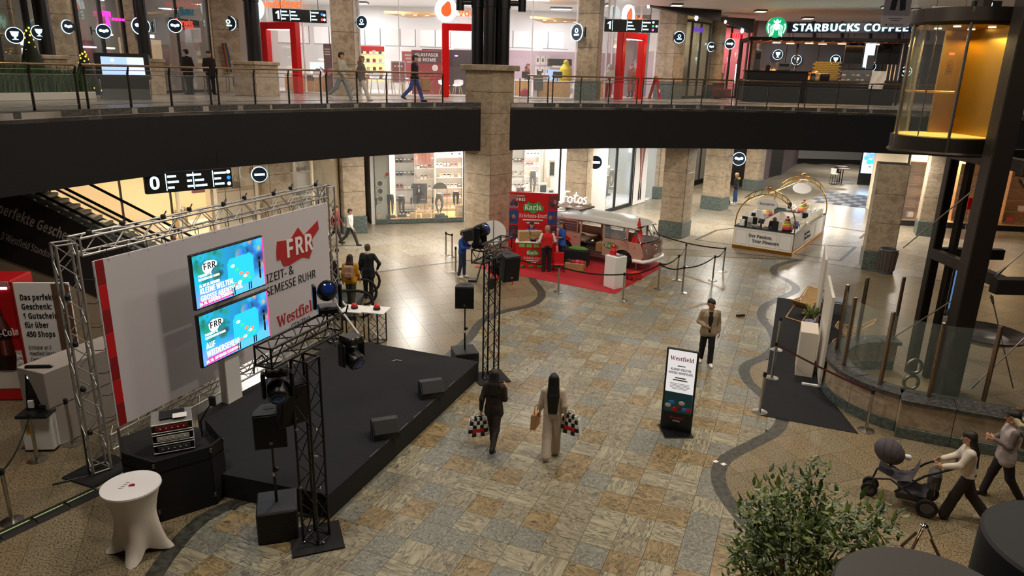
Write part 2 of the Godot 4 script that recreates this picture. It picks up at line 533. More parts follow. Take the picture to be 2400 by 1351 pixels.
func floor_tiles()->void:
	var fl:=Node3D.new()
	fl.name="floor"
	add_child(fl)
	fl.set_meta("kind","structure")
	var bl:=along(BAND_L,0.35)
	var br:=along(BAND_R,0.35)
	var hall:=along(HALL,0.8)
	var big:=PackedVector2Array([W(-29,6),W(44,6),W(44,-70),W(-29,-70)])
	var core:=side(bl,0.14)
	var outer:=side(br,-0.14)
	outer.reverse()
	var path:=PackedVector2Array(core+outer)
	core=side(bl,-0.14)
	outer=side(br,0.14)
	outer.reverse()
	var path_wide:=PackedVector2Array(core+outer)
	var hall_poly:=PackedVector2Array(side(hall,-0.08)+[W(49,-80),W(-34,-80)])
	var hall_wide:=PackedVector2Array(side(hall,0.08)+[W(49,-80),W(-34,-80)])
	# regions: where, first axis, pitch, offset, materials
	var regions:=[
		{"in":[path],"out":[hall_wide],"u":W(0.928,0.372),"p":W(0.515,0.535),"o":W(-4.607,-9.572),"m":["quartzite 0","quartzite 1","quartzite 2","quartzite 3"]},
		{"in":[big],"out":[path_wide,hall_wide],"u":W(0.932,-0.363),"p":W(0.755,0.9),"o":W(-3.56,0.3),"m":["granite 0","granite 1","granite 2"]},
		{"in":[hall_poly],"out":[],"u":W(0.80,-0.60),"p":W(0.9,1.2),"o":W(0.1,0.2),"m":["hall stone 0","hall stone 1","hall stone 2"]}]
	var pieces:=[]
	var fwd:=W(0,-1)
	for r in regions:
		var u:Vector2=r.u
		var w:=W(-u.y,u.x)
		var g:=0.003
		var kx:=int(80/r.p.x)
		var ky:=int(80/r.p.y)
		for i in range(-kx,kx):
			for j in range(-ky,ky):
				var c:Vector2=u*(r.o.x+(i+0.5)*r.p.x)+w*(r.o.y+(j+0.5)*r.p.y)
				# as far as the lens could see from here or a step aside
				if c.y>-7.0 or c.y<-66 or absf(c.x)>-c.y*0.8+2.0 or c.x>40 or c.x<-24:continue
				var hx_:Vector2=u*(r.p.x/2-g)
				var hy:Vector2=w*(r.p.y/2-g)
				var polys:=[PackedVector2Array([c-hx_-hy,c+hx_-hy,c+hx_+hy,c-hx_+hy])]
				var full:=true
				for reg in r["in"]:
					var nx:=[]
					for p in polys:nx.append_array(Geometry2D.intersect_polygons(p,reg))
					polys=nx
				for reg in r["out"]:
					var nx:=[]
					for p in polys:nx.append_array(Geometry2D.clip_polygons(p,reg))
					polys=nx
				for p in polys:
					var a:=0.0
					for k in p.size():a+=p[k].cross(p[(k+1) % p.size()])
					a=absf(a)/2
					if a<0.004 or Geometry2D.is_polygon_clockwise(p) and false:continue
					var d:=W(c.x,c.y).length()
					var seen:=a/pow(d,3) if c.y>-60 and absf(c.x)<-c.y*0.75 else 0.0
					pieces.append({"p":p,"c":c,"u":u,"m":r.m[rng.randi() % r.m.size()],"s":seen,"k":[rng.randf()*7,rng.randf()*7,rng.randi() % 4,rng.randfn()*0.04]})
	# the border bands, stone by stone
	for b in [[bl,0.14,2],[br,0.14,2],[hall,0.08,1]]:
		var i0:=side(b[0],b[1])
		var i1:=side(b[0],-b[1])
		for i in range(0,b[0].size()-1,b[2]):
			var k:int=mini(i+b[2],b[0].size()-1)
			var poly:=PackedVector2Array(i0.slice(i,k+1))
			var back:Array=i1.slice(i,k+1)
			back.reverse()
			poly.append_array(PackedVector2Array(back))
			var c:Vector2=(b[0][i]+b[0][k])/2
			if c.y>-7:continue
			pieces.append({"p":poly,"c":c,"u":(b[0][k]-b[0][i]).normalized(),"m":"dark stone","s":0.18/pow(c.length(),3) if absf(c.x)<-c.y*0.75 else 0.0,"k":[0.0,0.0,0,0.0]})
	pieces.sort_custom(func(a,b):return a.s>b.s)
	var rest:={}
	for i in pieces.size():
		var e:Dictionary=pieces[i]
		var turn:float=atan2(e.u.y,e.u.x)+e.k[2]*PI/2+e.k[3]
		# the grain of each stone runs its own way
		var f:=Transform2D(turn,e.c)
		var inv:=f.affine_inverse()
		var q:=PackedVector2Array()
		for p in e.p:q.append(inv*p+W(e.k[0],e.k[1]))
		var xf:=lying(0.0)*Transform3D(Basis(Vector3(0,0,1),turn),Vector3(e.c.x,e.c.y,0))*Transform3D(Basis(),Vector3(-e.k[0],-e.k[1],0))
		if i<300:
			var s:=S().prism(q,0.03)
			var o:=ob("border_stone" if e.m=="dark stone" else "floor_tile",s,M[e.m],fl)
			o.transform=xf
		else:
			if not rest.has(e.m):rest[e.m]=S()
			rest[e.m].prism(q,0.03,xf)
	multi("far_floor_tiles",rest,fl).set_meta("kind","stuff")
# several materials in one mesh: a dictionary of material name -> Shape
func multi(called:String,parts:Dictionary,parent:Node3D=null)->MeshInstance3D:
	var m:=ArrayMesh.new()
	for k in parts:
		var s:Shape=parts[k]
		if s.v.is_empty():continue
		var a:=[]
		a.resize(Mesh.ARRAY_MAX)
		a[Mesh.ARRAY_VERTEX]=s.v
		a[Mesh.ARRAY_NORMAL]=s.n
		a[Mesh.ARRAY_TEX_UV]=s.t
		m.add_surface_from_arrays(Mesh.PRIMITIVE_TRIANGLES,a)
		m.surface_set_material(m.get_surface_count()-1,M[k])
	var o:=MeshInstance3D.new()
	o.name=called
	o.mesh=m
	(parent if parent else self).add_child(o,true)
	return o
# ---------------------------------------------------------------- the upper slab
func upper_slab()->void:
	var e:=along(EDGE,0.6)
	var far:=[W(44.5,-24),W(44.5,-77.5),W(-29.5,-77.5),W(-29.5,0)]
	struct("floor_upper",S().prism(PackedVector2Array(e+far),0.25,lying(UP_Y)),M["upper stone"])
	struct("ceiling_ground",S().prism(PackedVector2Array(side(e,-0.25)+far),UP_Y-0.26-SOFFIT,lying(UP_Y-0.26)),M["grey paint"])
	struct("trim_fascia",wall_strip(side(e,0.0),SOFFIT,UP_Y-0.16,-0.2),M["fascia"],"black cladding round the edge of the upper gallery")
	# coping stones along the edge
	var cp:=Node3D.new()
	cp.name="trim_coping"
	add_child(cp)
	cp.set_meta("kind","structure")
	var g:=along(EDGE,1.1)
	for i in g.size()-1:
		ob("coping_stone",wall_strip([g[i],g[i+1]],UP_Y-0.14,UP_Y+0.02,-0.45),M["coping stone"],cp)
	# the black drum that carries the ceiling of the gallery
	struct("ceiling_gallery",S().prism(PackedVector2Array(side(e,-0.6)+far),0.3,lying(11.9)),M["white paint"])
# ---------------------------------------------------------------- shop builders
# a frame on a plan line: x runs along it, y up, z out of the shop towards the atrium
func fr(p0:Vector2,p1:Vector2,y:=0.0)->Transform3D:
	return face(V(p0.x,y,p0.y),V(p1.x-p0.x,0,p1.y-p0.y))
func thf(called:String,label:String,category:String,f:Transform3D,at:Vector3,turn:=0.0,group:="")->Node3D:
	var o:=thing(called,label,category,Vector3.ZERO,0.0,group)
	o.transform=f*Transform3D(Basis(Vector3.UP,turn),at)
	return o
func copy_of(o:Node3D,xf:Transform3D,label:="")->Node3D:
	var c:Node3D=o.duplicate()
	c.name=String(o.name).rstrip("0123456789")
	add_child(c,true)
	c.transform=xf
	if label:c.set_meta("label",label)
	return c
# the walls of a shop behind its front; depth goes away from the atrium
func shop_room(f:Transform3D,w:float,depth:float,h:float,wall:String,ground:String,lamps:int,c:Color,e:float,ceil:="")->void:
	var s:=S()
	s.box(V(w/2,h/2,-depth),V(w,h,0.2))
	s.box(V(0.1,h/2,-depth/2),V(0.2,h,depth))
	s.box(V(w-0.1,h/2,-depth/2),V(0.2,h,depth))
	struct("wall_shop",s,M[wall]).transform=f
	struct("floor_shop",S().box(V(w/2,0.005,-depth/2-0.1),V(w,0.05,depth)),M[ground]).transform=f
	if ceil:
		struct("ceiling_shop",S().box(V(w/2,h+0.1,-depth/2),V(w,0.2,depth)),M[ceil]).transform=f
	for i in lamps:  # shop lamps mostly out of view, placed to light the room
		var at:=V(w*(i+0.5)/lamps,h-0.12,-depth*0.45)
		var t:=thf("ceiling_light","long flat ceiling lamp placed to light the inside of a shop","ceiling light",f,at,0.0,"lamps inside the shops")
		rbx("housing",V(0,0.05,0),V(1.3,0.08,0.7),M["white"],t,0.01)
		blk("diffuser",V(0,0.0,0),V(1.2,0.02,0.6),glow("shop lamp %s" % c.to_html(false),c,2.5),t)
		var l:=area("lamp_light",f*(at+V(0,-0.03,0)),W(1.2,0.6),Vector3.DOWN,c,e)
		l.transform.basis=f.basis*Basis(Vector3.RIGHT,-PI/2)
# a glazed front: panes between dark posts, a sill and a head
func glazing(called:String,f:Transform3D,at:Array,y0:float,y1:float,frame:String,sill:=0.12,post:=0.05)->void:
	var o:=Node3D.new()
	o.name=called
	add_child(o,true)
	o.set_meta("kind","structure")
	o.transform=f
	var a:float=at[0]
	var b:float=at[-1]
	blk("sill",V((a+b)/2,y0+sill/2,0),V(b-a,sill,0.14),M[frame],o)
	blk("head",V((a+b)/2,y1-0.05,0),V(b-a,0.1,0.12),M[frame],o)
	for i in at.size():
		blk("mullion",V(at[i],(y0+y1)/2,0),V(post,y1-y0,0.1),M[frame],o)
		if i:
			blk("pane",V((at[i]+at[i-1])/2,(y0+sill+y1)/2,0),V(at[i]-at[i-1]-post,y1-y0-sill,0.012),M["glass"],o)
# a pillar faced with stone slabs, course by course, on a darker plinth
func pillar(called:String,at:Vector2,w:Vector2,turn:float,y0:float,y1:float,plinth:=0.75,course:=0.85,label:="")->Node3D:
	var o:=Node3D.new()
	o.name=called
	add_child(o,true)
	o.set_meta("kind","structure")
	if label:o.set_meta("label",label)
	o.position=V(at.x,y0,at.y)
	o.rotation.y=turn
	if plinth>0:
		rbx("plinth",V(0,plinth/2,0),V(w.x+0.06,plinth,w.y+0.06),M["plinth stone"],o,0.015)
	blk("core",V(0,(y1-y0)/2,0),V(w.x-0.04,y1-y0,w.y-0.04),M["grout"],o)
	var n:=maxi(1,int(round((y1-y0-plinth)/course)))
	var h:=(y1-y0-plinth)/n
	var key:="course %.2f %.2f %.2f" % [w.x,w.y,h]
	if not lib.has(key):
		var s:=S()
		# two slabs to each face, a slim groove at the corners
		s.box(V(0,0,0),V(w.x-0.05,h-0.012,w.y),Basis(),0.008)
		s.box(V(0,0,0),V(w.x,h-0.012,w.y-0.05),Basis(),0.008)
		lib[key]=s.mesh()
	for i in n:
		var c:=ob("stone_course",lib[key],M["pillar stone"],o)
		c.position.y=plinth+h*(i+0.5)
	return o
# the round blade signs on the pillars and shop fronts: navy disc, glowing ring, a glowing mark
func disc_sign(at:Vector3,facing:Vector3,r:float,label:String,mark:="bar",wing:=0.0)->Node3D:
	var n:=facing.normalized()
	var f:=face(at,Vector3.UP.cross(n))
	var t:=thing("blade_sign",label,"sign",Vector3.ZERO,0.0,"")
	t.transform=f
	var fwd:=Basis(Vector3.RIGHT,PI/2)
	ob("drum",S().lathe([W(0,-0.05),W(r*0.97,-0.05),W(r*0.97,0.05),W(0,0.05)],28,Transform3D(fwd,Vector3())),mt("sign navy",hx("#16263a"),0.35),t)
	var ring:=[]
	for i in 28:ring.append(V(cos(TAU*i/28),sin(TAU*i/28),0.03)*r)
	ob("glowing_ring",S().path(ring,r*0.075,6,true),glow("sign ring",hx("#bfeaff"),1.5),t)
	var g:Material=M["letter white"]
	if mark=="bar":
		ob("mark",S().box(V(0,0,0.055),V(r*1.35,r*0.3,0.02),Basis(),0.005),g,t)
	elif mark=="arrow":
		ob("mark",S().prism(plan([W(-0.7,-0.16),W(0.3,-0.16),W(0.3,-0.34),W(0.72,0),W(0.3,0.34),W(0.3,0.16),W(-0.7,0.16)].map(func(p):return p*r)),0.02,Transform3D(Basis(),V(0,0,0.05))),g,t)
	elif mark=="cup":
		ob("mark",S().prism(plan([W(-0.5,0.5),W(-0.34,-0.05),W(-0.12,-0.2),W(-0.1,-0.4),W(-0.4,-0.55),W(0.4,-0.55),W(0.1,-0.4),W(0.12,-0.2),W(0.34,-0.05),W(0.5,0.5)].map(func(p):return p*r)),0.02,Transform3D(Basis(),V(0,0,0.05))),g,t)
	elif mark=="script":
		for k in 3:
			ob("mark",S().ball(V((k-1)*0.42*r,0.1*r*(1-k % 2),0.055),V(0.26*r,0.22*r,0.012),10),g,t)
	else:
		var q:=[]
		for i in 16:q.append(V(cos(TAU*i/16)*0.24,sin(TAU*i/16)*0.24+0.2,0)*r+V(0,0,0.055))
		ob("mark",S().path(q,r*0.07,5,true),g,t)
		ob("mark",S().box(V(0,-0.3*r,0.055),V(r*0.9,r*0.2,0.015),Basis(),0.004),g,t)
	var arm:=Vector3.RIGHT*(wing if wing!=0.0 else r*1.3)
	ob("bracket",S().tube(arm.normalized()*r*0.9,arm,0.02),M["dark paint"],t)
	rbx("wall_plate",arm,V(0.04,r*1.2,0.1),M["dark paint"],t,0.008)
	return t
# a hanging direction board: black case, glowing numeral, columns of glowing lines
func direction_board(called:String,f:Transform3D,w:float,h:float,numeral:String,cols:Array,label:String,dots:=[])->Node3D:
	var t:=thing(called,label,"sign")
	t.transform=f
	rbx("case",V(0,0,-0.08),V(w,h,0.16),M["black"],t,0.015)
	txt("numeral",numeral,h*0.62,Transform3D(Basis(),V(-w/2+h*0.42,0,0.004)),M["letter white"],t)
	for c in cols:
		var x:float=-w/2+c[0]*w
		var s:=S()
		if c[2]>0:
			s.box(V(x-0.06*h,0,0.006),V(0.035*h,h*0.82,0.01))
		for k in 3:
			var l:float=c[1]*w*(1.0-0.22*float((k*2+c[2]) % 3))
			# strokes that read as a line of small lettering
			var y:=h*(0.27-0.27*k)
			var at:=x
			while at<x+l-0.01:
				var q:float=minf(h*(0.08+0.05*float(int(at*97) % 3)),x+l-at)
				s.box(V(at+q/2,y,0.006),V(q*0.86,h*0.1,0.01))
				at+=q
		if s.v.size():ob("lettering",s,M["letter white"],t)
	for d in dots:
		ob("symbol",S().ball(V(-w/2+d[0]*w,h*d[1],0.004),V(h*0.1,h*0.1,0.012),10),glow("symbol %s" % d[2],hx(d[2]),1.2),t)
	for sx in [-0.35,0.35]:
		bar("hanger",V(w*sx,h/2,-0.08),V(w*sx,h/2+0.5,-0.08),0.012,M["black"],t)
	return t
# legs of a display mannequin in tights or leggings
func leg_form(called:String,label:String,f:Transform3D,at:Vector3,h:float,c:Material,stand:=true,group:="display legs",turn:=0.0,stride:=0.06)->Node3D:
	var t:=thf(called,label,"mannequin",f,at,turn,group)
	var s:=S()
	var hip:=h*0.92
	s.lathe([W(0.02,hip*1.02),W(0.135,hip*1.0),W(0.165,hip*0.9),W(0.15,hip*0.8),W(0.02,hip*0.74)].map(func(p):return p).duplicate(),12,Transform3D(Basis(),Vector3()),0.68)
	for sx in [-1.0,1.0]:
		var p:=[V(sx*0.075,hip*0.86,0),V(sx*0.085,hip*0.66,sx*stride),V(sx*0.08,hip*0.46,sx*stride*1.5),V(sx*0.085,hip*0.32,sx*stride*0.8),V(sx*0.08,hip*0.06,sx*stride*-0.3)]
		var r:=[0.092,0.082,0.054,0.056,0.034]
		for k in 4:
			s.tube(p[k],p[k+1],r[k],r[k+1],10,false)
			s.ball(p[k+1],Vector3.ONE*r[k+1],8)
	ob("tights",s,c,t)
	var ft:=S()
	for sx in [-1.0,1.0]:ft.ball(V(sx*0.08,hip*0.03,0.05-sx*stride*0.3),V(0.038,0.03,0.1),8)
	ob("feet",ft,M["white"],t)
	ob("waist_cap",S().lathe([W(0,hip*1.035),W(0.13,hip*1.02),W(0.138,hip*0.985),W(0,hip*0.985)],12,Transform3D(),0.68),M["white"],t)
	if stand:
		rbx("plinth",V(0,-0.06,0.02),V(0.44,0.12,0.34),M["grey plastic"],t,0.01)
	return t
# a garment on its hanger
func garment(called:String,label:String,f:Transform3D,at:Vector3,w:float,h:float,c:Color,sleeves:=true,turn:=0.0,group:="clothes in the warm lit shop")->Node3D:
	var t:=thf(called,label,"clothing",f,at,turn,group)
	var a:=[W(0.12,0),W(0.42,-0.06),W(0.62,-0.36),W(0.5,-0.42),W(0.36,-0.24),W(0.33,-0.55),W(0.5,-1)] if sleeves else [W(0.14,0),W(0.3,-0.04),W(0.34,-0.2),W(0.3,-0.5),W(0.5,-1)]
	var p:=[]
	for q in a:p.append(W(q.x*w,q.y*h))
	for i in range(a.size()-1,-1,-1):p.append(W(-a[i].x*w,a[i].y*h))
	ob("cloth",S().prism(plan(p),0.14,Transform3D(Basis(),V(0,0,-0.07)),false),mt("cloth %s" % c.to_html(false),c,0.85),t)
	ob("hanger",S().path([V(-w*0.34,-0.02,0),V(0,0.06,0),V(w*0.34,-0.02,0)],0.012).path([V(0,0.06,0),V(0,0.14,0),V(0.04,0.17,0)],0.008),M["steel"],t)
	return t
func handbag(label:String,f:Transform3D,at:Vector3,w:float,c:Color,group:="handbags on the shop shelves")->Node3D:
	var t:=thf("handbag",label,"bag",f,at,0.0,group)
	ob("body",S().prism(plan([W(-0.5,0),W(0.5,0),W(0.42,0.7),W(0.2,0.8),W(-0.2,0.8),W(-0.42,0.7)].map(func(p):return p*w)),w*0.4,Transform3D(Basis(),V(0,0,-w*0.2))),mt("leather %s" % c.to_html(false),c,0.45),t)
	var p:=[]
	for i in 9:p.append(V(cos(PI*i/8)*w*0.32,w*(0.74+sin(PI*i/8)*0.9),0))
	ob("strap",S().path(p,w*0.035),mt("leather %s" % c.to_html(false),c,0.45),t)
	return t
# open shelves: uprights, boards, a back
func shelves(called:String,label:String,f:Transform3D,at:Vector3,size:Vector3,n:int,m:Material,back:=true,group:="")->Node3D:
	var t:=thf(called,label,"shelf",f,at,0.0,group)
	for sx in [-1,1]:
		blk("upright",V(sx*(size.x/2-0.015),size.y/2,0),V(0.03,size.y,size.z),m,t)
	for i in n:
		blk("shelf_board",V(0,0.08+(size.y-0.1)*i/maxf(1,n-1),0),V(size.x-0.06,0.03,size.z),m,t)
	if back:
		blk("back_panel",V(0,size.y/2,-size.z/2+0.01),V(size.x-0.06,size.y,0.02),m,t)
	return t
# ---------------------------------------------------------------- the shops of the ground floor
func ground_shops()->void:
	# pillars and piers
	pillar("pillar",W(-1.1,-29.8),W(1.45,1.4),deg_to_rad(-39.6),0,UP_Y+1.25,0.0,0.83,"great stone pier with black steel tubes standing on it")
	pillar("pillar",W(-7.55,-32.55),W(1.05,1.0),0.5,0,SOFFIT,0.8,1.15)
	var fa:=fr(W(-17,-21.5),W(-8,-32.3))
	pillar("pillar",W(-17,-21.5).lerp(W(-8,-32.3),10.55/14.06)+W(0.25,0.2),W(1.0,0.9),0.876,0,SOFFIT,0.8,1.15)
	var fb:=fr(W(-7,-34.3),W(3.3,-37.2))
	pillar("pillar",W(3.35,-37.0),W(1.15,1.0),-0.4,0,SOFFIT,0.8,1.15)
	pillar("pillar",W(7.75,-33.5),W(1.15,1.05),-0.62,0,SOFFIT,0.75,1.15)
	pillar("pillar",W(11.75,-41.2),W(1.2,1.1),-0.7,0,SOFFIT,0.75,1.15)
	pillar("pillar",W(16.4,-48.8),W(1.0,1.0),-0.7,0,SOFFIT,0.75,1.15)
	pillar("pillar",W(14.95,-28.25),W(1.1,1.0),-0.35,0,SOFFIT,0.75,1.15)
	pillar("pillar",W(20.95,-35.1),W(1.2,1.1),-0.4,0,SOFFIT,0.75,1.15)
	pillar("pillar",W(9.0,-44.6),W(0.9,0.9),-0.9,0,SOFFIT,0.75,1.15)
	# the warm fashion shop on the left
	shop_room(fa,14.0,6.5,SOFFIT,"warm paint","white paint",4,hx("#ffe2b6"),9.0)
	glazing("window_1",fa,[0.2,2.4,4.6,6.35],0,SOFFIT,"bronze frame")
	glazing("window_2",fa,[6.6,8.1,9.9],0,SOFFIT,"warm paint",0.1,0.09)
	glazing("window_3",fa,[11.3,12.6,13.9],0,SOFFIT,"warm paint",0.1,0.09)
	var burg:=hx("#7d3436")
	garment("dress","dark red patterned dress on a hanger in the warm lit shop",fa,V(8.4,3.35,-1.9),0.6,1.1,burg,false)
	garment("blouse","cream short-sleeved blouse hanging in front of a pink dress",fa,V(9.0,3.35,-1.8),0.85,0.85,hx("#efe2c4"))
	garment("dress","bright pink long dress behind the cream blouse",fa,V(9.35,3.3,-2.1),0.5,1.5,hx("#c81e4e"),false)
	garment("jacket","short brown jacket hanging left of the dark red dress",fa,V(7.7,3.4,-2.2),0.55,0.8,hx("#7c4a3c"),false)
	for i in 5:
		garment("cardigan",["beige cardigan","grey cardigan","olive cardigan","white cardigan","tan cardigan"][i]+" on the low rail near the shop corner",fa,V(7.0+i*0.14,1.75,-1.2-i*0.1),0.5,0.8,[hx("#cfae7a"),hx("#8b8680"),hx("#7b7850"),hx("#e8e2d2"),hx("#b98c5a")][i],false,1.0)
	var rail:=thf("clothes_rail","steel clothes rail below the cream blouse","clothes rail",fa,V(8.4,0,-1.9))
	bar("rail_tube",V(-1.0,3.45,0),V(1.2,3.45,0),0.02,M["steel"],rail)
	for sx in [-1.0,1.2]:bar("rail_post",V(sx,0,0),V(sx,3.45,0),0.02,M["steel"],rail)
	for sx in [-1.0,1.2]:bar("foot",V(sx,0.02,-0.3),V(sx,0.02,0.3),0.02,M["steel"],rail)
	var low:=thf("display_table","low white table on the floor of the warm lit shop","table",fa,V(8.6,0,-3.2))
	rbx("tabletop",V(0,0.72,0),V(2.6,0.06,1.1),M["white"],low,0.01)
	for sx in [-1.2,1.2]:
		for sz in [-0.45,0.45]:bar("leg",V(sx,0,sz),V(sx,0.7,sz),0.025,M["steel"],low)
	var wall_rack:=shelves("bag_rack","tall wall rack with handbags left of the shop pillar",fa,V(9.6,0,-1.0),V(2.6,3.6,0.4),4,M["warm paint"])
	for i in 3:bar("rack_rod",V(-1.3+0.65*(i+1),0.1,0.2),V(-1.3+0.65*(i+1),3.6,0.2),0.012,M["ink"],wall_rack)
	handbag("mustard yellow handbag with a long strap on the wall rack",fa,V(9.0,2.42,-1.0),0.34,hx("#b8932c"))
	handbag("brown handbag with a long strap beside the yellow one",fa,V(9.55,2.42,-1.0),0.34,hx("#7a5a2c"))
	handbag("tan basket bag on the upper board of the wall rack",fa,V(10.3,3.0,-0.9),0.3,hx("#c08a4e"))
	for i in 2:
		shelves("shelf_unit",["shelf with folded grey scarves at the right end of the warm shop","shelf with leather bags at the right end of the warm shop"][i],fa,V(12.0+i*1.3,0,-1.6),V(1.2,3.7,0.45),5,M["white paint"])
	for i in 4:
		handbag(["dark brown shoulder bag","black clutch bag","chestnut satchel","small grey handbag"][i]+" on the shelves at the right end of the warm shop",fa,V(11.8+i*0.52,2.75,-1.5),0.28,[hx("#53331f"),hx("#201c1a"),hx("#6f3b1d"),hx("#6d6a64")][i])
	for i in 5:
		var sc:=thf("folded_scarf",["grey","pale grey","blue grey","cream","slate"][i]+" folded scarf on the table in the right shop window","clothing",fa,V(11.7+i*0.38,1.95+0.03*(i % 2),-0.8),0.2*i,"scarves on the window table")
		ob("cloth",S().box(Vector3(),V(0.34,0.14,0.3),Basis(),0.05),mt("scarf %d" % (i % 3),[hx("#8b8a8c"),hx("#b4b1ab"),hx("#6f747c")][i % 3],0.9),sc)
	var wt:=thf("window_table","white frame table with scarves in the right shop window","table",fa,V(12.5,0,-0.8))
	rbx("tabletop",V(0,1.85,0),V(2.2,0.05,0.7),M["white"],wt,0.01)
	for sx in [-1.0,1.0]:
		for sz in [-0.3,0.3]:bar("leg",V(sx,0,sz),V(sx,1.85,sz),0.018,M["ink"],wt)
	for i in 3:
		var dm:=thf("bust",["cream dressmaker bust with a necklace","grey bust in a shawl","beige bust with a belt"][i]+" behind the truss in the right window","mannequin",fa,V(11.9+i*0.7,0,-2.4))
		ob("torso",S().lathe([W(0,2.5),W(0.05,2.48),W(0.06,2.38),W(0.19,2.3),W(0.18,2.1),W(0.13,1.9),W(0.19,1.68),W(0,1.66)],12,Transform3D(),0.7),mt("bust %d" % i,[hx("#d6c6a2"),hx("#98938a"),hx("#c9ab80")][i],0.8),dm)
		bar("stand",V(0,0,0),V(0,1.68,0),0.02,M["ink"],dm)
		ob("base",S().lathe([W(0,0.03),W(0.2,0.02),W(0.2,0),W(0,0)],14),M["ink"],dm)
	hosiery_shop(fb)
	corner_shop()
	corridor()
	# round blade signs under the gallery
	disc_sign(fa*V(9.75,3.14,0.55),V(0.5,0.1,0.8),0.3,"round navy sign with a glowing bar on the pillar of the warm shop")
	disc_sign(V(4.2,2.95,-37.4),V(-0.1,0.15,1),0.36,"round navy sign with a glowing bar beside the display tights","bar",-0.55)
	disc_sign(V(12.9,2.9,-41.3),V(-0.2,0.1,1),0.36,"round blue lit sign under the gallery beside the couple","script",-0.7)
	direction_board("direction_board",face(V(-9.6,4.02,-20.9),V(0.72,0,-0.69)),2.5,0.6,"0",[[0.24,0.13,1],[0.46,0.1,0],[0.55,0.14,2],[0.78,0.15,3]],"black hanging direction board with a glowing 0 above the escalator",[[0.955,0.0,"#1a7cff"],[0.955,0.3,"#c9f6ff"],[0.955,-0.3,"#c9f6ff"]])
func hosiery_shop(fb:Transform3D)->void:
	shop_room(fb,10.6,5.5,SOFFIT,"white paint","pale wood",4,hx("#fff4e8"),13.0)
	glazing("window_4",fb,[0.2,0.9,4.6],0.02,SOFFIT,"plinth stone",0.2,0.04)
	glazing("window_5",fb,[7.0,9.7],0.02,SOFFIT,"dark paint",0.2,0.08)
	struct("wall_shop",S().box(V(0.5,2.1,-0.5),V(0.9,4.2,0.06)),mt("grey board",hx("#b6b5ab"),0.7)).transform=fb
	struct("wall_shop",S().box(V(5.8,2.1,-0.1),V(2.3,4.2,0.1)),M["white paint"]).transform=fb
	# three round pictures on stands and the first leg form
	var mk:=mt("picture grey",hx("#5b5a55"),0.5)
	for i in 3:
		var t:=thf("round_picture",["topmost","middle","lowest"][i]+" of three round grey pictures in the hosiery window","picture",fb,V(0.48,1.96-i*0.38,-0.35),0.0,"round pictures in the hosiery window")
		ob("disc",S().lathe([W(0,-0.015),W(0.18,-0.015),W(0.18,0.015),W(0,0.015)],20,Transform3D(Basis(Vector3.RIGHT,PI/2),Vector3())),M["off white"],t)
		ob("print",S().lathe([W(0,0.018),W(0.14,0.018),W(0.14,0.0)],20,Transform3D(Basis(Vector3.RIGHT,PI/2),Vector3())),mk,t)
		ob("motif",S().ball(V(0.02,0,0.02),V(0.06,0.07,0.006),8),M["ink"],t)
	leg_form("leg_form","black leggings on white legs left in the hosiery window",fb,V(0.98,0.35,-0.4),1.15,mt("leggings black",hx("#17181a"),0.6))
	leg_form("leg_form","dark tights on a form beside the packed shelves",fb,V(1.55,0.35,-0.6),1.0,mt("tights anthracite",hx("#2c2a2d"),0.5))
	leg_form("leg_form","grey checked leggings on a form inside the arch frame",fb,V(3.45,0.35,-0.5),1.12,mt("leggings grey",hx("#6d655b"),0.7),true,"display legs",0.4,0.12)
	leg_form("leg_form","black short leggings on a form at the pier edge of the window",fb,V(4.35,0.7,-0.7),0.8,mt("leggings black",hx("#17181a"),0.6),false)
	# the arch frame
	var ar:=thf("arch_frame","thin white arch frame with a grey head round the checked leggings","display frame",fb,V(3.45,0.2,-0.3))
	bar("side_rod",V(-0.36,0,0),V(-0.36,1.45,0),0.012,M["ink"],ar)
	bar("side_rod",V(0.36,0,0),V(0.36,1.45,0),0.012,M["ink"],ar)
	var hp:=[]
	for i in 13:hp.append(W(cos(PI*i/12)*0.36,sin(PI*i/12)*0.32+1.45))
	ob("arch_head",S().prism(plan(hp),0.02),mk,ar)
	rbx("base",V(0,0.03,0),V(0.8,0.08,0.3),M["ink"],ar,0.01)
	# the standing poster
	var po:=thf("poster","dark grey poster of a figure in a jacket in the hosiery window","poster",fb,V(2.45,1.42,-0.35))
	rbx("board",V(0,0,0),V(0.72,1.0,0.03),mt("poster grey",hx("#55565b"),0.5),po,0.004)
	ob("printed_figure",S().prism(plan([W(-0.08,0.3),W(0.06,0.3),W(0.2,-0.08),W(0.1,-0.1),W(0.06,-0.42),W(-0.06,-0.42),W(-0.09,-0.1),W(-0.2,-0.08)]),0.004,Transform3D(Basis(),V(-0.05,0,0.016))),mt("poster navy",hx("#1f2029"),0.6),po)
	ob("printed_top",S().ball(V(-0.05,0.16,0.018),V(0.055,0.12,0.005),8),M["off white"],po)
	ob("printed_head",S().ball(V(-0.05,0.36,0.018),V(0.04,0.055,0.005),8),mt("print skin",hx("#c89a80"),0.6),po)
	blk("printed_line",V(0.12,-0.3,0.017),V(0.3,0.02,0.004),M["off white"],po)
	for sx in [-0.25,0.25]:bar("foot_rod",V(sx,-1.2,0),V(sx,-0.5,0),0.01,M["ink"],po)
